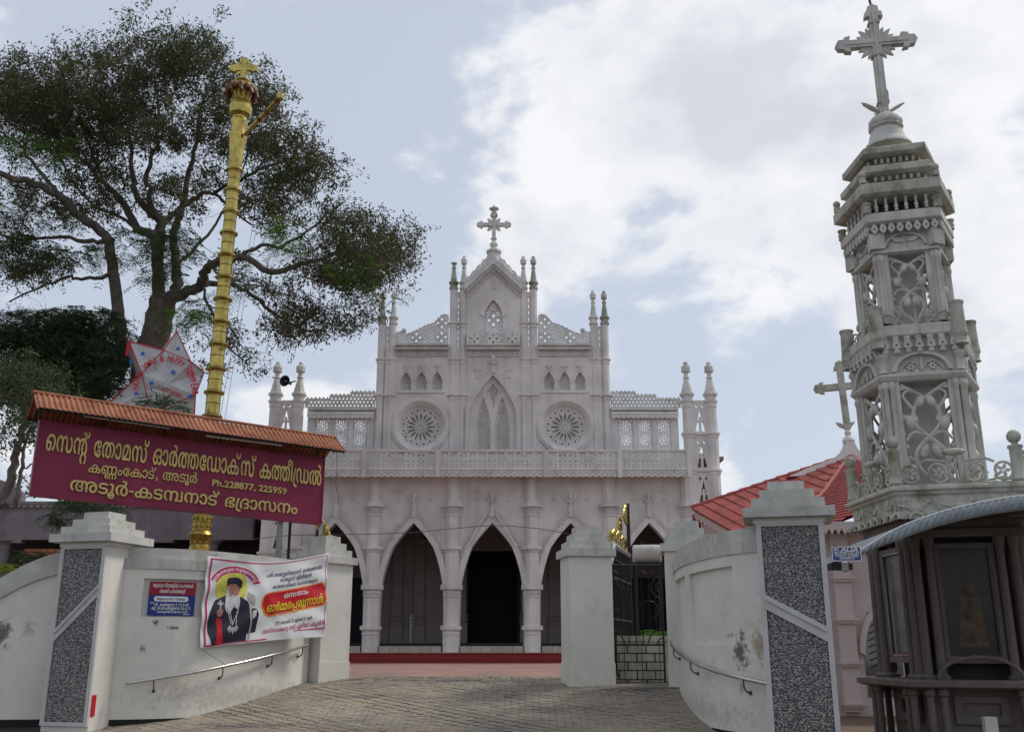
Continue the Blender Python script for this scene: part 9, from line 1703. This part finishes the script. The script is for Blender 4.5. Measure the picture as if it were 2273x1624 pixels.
b = M(); b.plate([cross_loops(.085, .80, up_, dn, .18)], .15, FC @ T((0, zx, 0)))
b.plate([cross_loops(.03, .62, up_ - .2, dn - .02, .03)], .19, FC @ T((0, zx, 0)))
tb(b, 'cross', 'tower')
b = M()
for q in range(4):
    for k in (-1, 0, 1): a = PI / 4 + q * PI / 2 + k * .33; b.plate([petal(0, zx, a, .1, .44 if k == 0 else .40, .05, 4)], .05, FC)
tb(b, 'cross_rays', 'tower')
for z_ in (zx - .30, zx + up_ - .42, zq + .25): b = M(); b.box(-.11, .11, z_ - .03, z_ + .03, -.10, .10, FC); tb(b, 'cross_clamp', 'tower_moss')
b = M(); b.tube([FC @ Vector((0, zx + up_ - .05, 0)), FC @ Vector((-.06, zx + up_ + .5, 0))], .025, 6); tb(b, 'lightning_rod', 'iron')
# lower open storey under the canopy
RL = 1.42; zs_0, zs_1 = tz(1530, 1.95), tz(1510, 1.95)
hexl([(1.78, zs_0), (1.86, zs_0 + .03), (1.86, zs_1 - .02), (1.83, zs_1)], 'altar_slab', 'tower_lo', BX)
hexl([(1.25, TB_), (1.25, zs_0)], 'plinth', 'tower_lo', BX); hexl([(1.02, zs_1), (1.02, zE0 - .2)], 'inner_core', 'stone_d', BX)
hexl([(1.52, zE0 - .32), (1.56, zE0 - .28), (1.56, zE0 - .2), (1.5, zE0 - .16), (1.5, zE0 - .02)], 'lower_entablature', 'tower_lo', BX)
for i in FACES:
    F_ = tface(i, RL, 0, BX); z0, z1 = zs_1, zE0 - .32
    for s_ in (-1, 1):
        for q_ in (0, 1):
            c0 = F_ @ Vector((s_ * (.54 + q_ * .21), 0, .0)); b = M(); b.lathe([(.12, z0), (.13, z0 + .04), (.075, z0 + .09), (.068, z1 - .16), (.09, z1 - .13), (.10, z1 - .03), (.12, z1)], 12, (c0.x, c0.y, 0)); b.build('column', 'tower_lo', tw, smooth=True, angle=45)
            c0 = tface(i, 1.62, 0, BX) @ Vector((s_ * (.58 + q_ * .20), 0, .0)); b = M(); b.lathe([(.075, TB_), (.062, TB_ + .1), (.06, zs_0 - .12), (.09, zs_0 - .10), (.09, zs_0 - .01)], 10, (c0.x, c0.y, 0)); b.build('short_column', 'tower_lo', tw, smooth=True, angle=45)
    if i in (0, 4, 1):
        F3 = tface(i, 1.34, 0, BX); b = M(); o_ = rect(-.46, .46, z0 + .25, z1 - .1); i_ = rect(-.38, .38, z0 + .36, z1 - .18); b.plate([o_, i_], .08, F3)
        if i == 0:
            for k in range(16): zz = z0 + .3 + k * .095; [b.box(s_ * .42 - .025, s_ * .42 + .025, zz, zz + .05, .041, .06, F3) for s_ in (-1, 1)]
        b.build('picture_frame', 'tower_lo' if i else 'gold_dark' if False else 'tower_lo', tw); b = M(); b.plate([i_], .02, F3, z=-.02); b.build('glass_pane', 'picture' if i == 0 else 'glass', tw); b = M(); b.plate([[(x * 1.0, y) for x, y in i_], rect(-.35, .35, z0 + .39, z1 - .21)], .03, F3, z=.03); b.build('metal_frame', 'steel' if i else 'picture', tw)
        if i == 0:
            b = M(); zc9 = (z0 + z1) / 2; b.plate([ellipse(0, zc9 + .32, .10, .13, 14)], .012, F3, z=-.004); b.plate([[(-.22, z0 + .5), (.22, z0 + .5), (.16, zc9 + .15), (.06, zc9 + .2), (-.06, zc9 + .2), (-.16, zc9 + .15)]], .01, F3, z=-.005); b.build('painted_figure', 'icon', tw)
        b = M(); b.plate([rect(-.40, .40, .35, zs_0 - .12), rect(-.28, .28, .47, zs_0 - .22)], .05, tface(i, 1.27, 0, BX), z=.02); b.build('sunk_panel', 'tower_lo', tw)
        if i == 0: b = M(); b.tube([F3 @ Vector((.62 * math.cos(t), z0 + .02 + .33 * math.sin(t), .25)) for t in np.linspace(0, PI, 12)], .03, 6); b.build('offering_arch', 'tower_lo', tw, smooth=True)

# ------------------------------------------------------------------ curved sheet canopy over the shrine front
cn = thing('sheet_canopy', 'curved blue-grey corrugated canopy over the front of the shrine, dark below', 'canopy', (pt(1890, 1233, 14.2).x, 14.2, .05))
cpt = [(1882, 1240), (1925, 1213), (1962, 1190), (2000, 1170), (2040, 1154), (2085, 1139), (2130, 1127), (2175, 1117), (2225, 1108), (2300, 1098), (2420, 1092), (2560, 1095)]
top = [pt(u, v, 14.2) for u, v in cpt]; tx_ = [p_.x for p_ in top]; tzz = [p_.z for p_ in top]; xs_ = np.arange(tx_[0], tx_[-1], .011); zt_ = np.interp(xs_, tx_, tzz)
zt_ = np.convolve(np.pad(zt_, 12, 'edge'), np.ones(25) / 25, 'valid'); n = len(xs_); v = []; b = M()
for y in (14.2, 14.9, 15.7, 16.6): v += [(xs_[i], y, zt_[i] + .010 * math.sin(2 * PI * xs_[i] / .076) - (y - 14.2) * .02) for i in range(n)]
b.add(v, [(j * n + i, j * n + i + 1, (j + 1) * n + i + 1, (j + 1) * n + i) for j in range(3) for i in range(n - 1)]); b.build('roof_sheet', 'sheet_blue', cn, smooth=True, angle=80)
b = M(); v = []
for o_, dz in ((0, .012), (-.05, -.03), (-.045, -.16), (.0, -.20)): v += [(xs_[i] + dz * .5, 14.19 + o_ - .011 * (1 + math.sin(2 * PI * xs_[i] / .105)) * (1 if -.18 < dz < 0 else .2), zt_[i] + dz * min(1, .35 + (xs_[i] - xs_[0]) * .8)) for i in range(n)]
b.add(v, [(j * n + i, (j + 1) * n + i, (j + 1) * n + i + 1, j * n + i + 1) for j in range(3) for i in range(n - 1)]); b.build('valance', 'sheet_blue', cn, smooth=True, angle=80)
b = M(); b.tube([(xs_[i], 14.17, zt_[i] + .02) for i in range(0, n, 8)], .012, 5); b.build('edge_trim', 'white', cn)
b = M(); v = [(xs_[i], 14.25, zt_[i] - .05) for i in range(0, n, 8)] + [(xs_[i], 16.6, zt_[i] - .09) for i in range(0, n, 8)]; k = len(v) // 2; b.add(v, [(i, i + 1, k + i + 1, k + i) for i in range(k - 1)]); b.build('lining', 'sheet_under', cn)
for x in (tx_[0] + .35, tx_[-1] - .5): b = M(); zz = float(np.interp(x, xs_, zt_)) - .1; b.tube([(x, 16.4, TB_), (x, 16.4, zz)], .04, 8); b.build('canopy_post', 'iron', cn)
b = M(); b.tube([(tx_[0] + .02, 14.3, tzz[0] - .03), (tx_[0] + .02, 16.5, tzz[0] - .06)], .03, 6); b.build('side_beam', 'iron', cn)
# blue shop board
YL = 13.6; q0, q1 = pt(1848, 1245, YL), pt(1913, 1244.5, YL); bw = (q1 - q0).length; bh = pt(1848, 1213, YL).z - q0.z
FB = face_mx(q0, -PI / 2 - .0); bs = thing('shop_board', 'small blue board with white lettering hung at the left end of the canopy', 'sign', q0)
b = M(); b.box(0, bw, 0, bh, -.02, 0, FB); b.build('board', 'blue', bs)
for r_ in ((0, bw, 0, .01), (0, bw, bh - .01, bh), (0, .01, .0101, bh - .0101), (bw - .01, bw, .0101, bh - .0101)): b = M(); b.box(*r_, .001, .006, FB); b.build('edge_strip', 'white', bs)
def bl_(txt, x, y, w_, h, bold=.01, shear=0, nm='lettering'):
    v, f, wd = latin(txt, .004, bold, shear); b = M(); b.add(v, f, FB @ T((x, y, .004)) @ Matrix.Diagonal((w_ / wd, h, 1, 1))); tag(b.build(nm, 'white', bs), kind='stuff')
bl_('ALIA', bw * .30, bh * .68, bw * .60, .085, .015, .2); bl_('ROMATECH', bw * .08, bh * .47, bw * .84, .062, .012); bl_('PH:0475 2222808', bw * .10, bh * .29, bw * .80, .05, .005); bl_('9645000415', bw * .24, bh * .13, bw * .52, .045, .005)
b = M(); b.plate([ellipse(bw * .15, bh * .82, .035, .018, 12), ellipse(bw * .15, bh * .82, .022, .008, 10)], .003, FB, z=.004); b.build('emblem', 'white', bs)
b = M(); b.tube([(q0.x + .1, YL + .05, q0.z + bh), (q0.x + .25, 14.3, q0.z + bh + .1)], .012, 5); b.build('hanger', 'iron', bs)
lp = thing('lamp', 'short grey lamp holder just below the blue shop board', 'lamp', pt(1877, 1262, YL + .1)); b = M(); b.lathe([(.02, .02), (.045, .04), (.047, .13), (.05, .14), (.02, .16)], 12, tuple(pt(1877, 1272, YL + .1))); b.build('lamp_body', 'grey_pole', lp, smooth=True, angle=40)
b = M(); b.box(q0.x + .02, q0.x + .30, YL + .1, YL + .3, q0.z - .10, q0.z - .02); b.build('bracket_box', 'iron', lp)
pst = pt(2197, 1600, 15); po = thing('marker_post', 'small pale post in the dark foreground of the shrine', 'post', (pst.x, 15, .0)); b = M(); b.box(pst.x - .09, pst.x + .09, 14.95, 15.05, 0, pt(UC, 1590, 15).z); b.build('post_body', 'band', po)
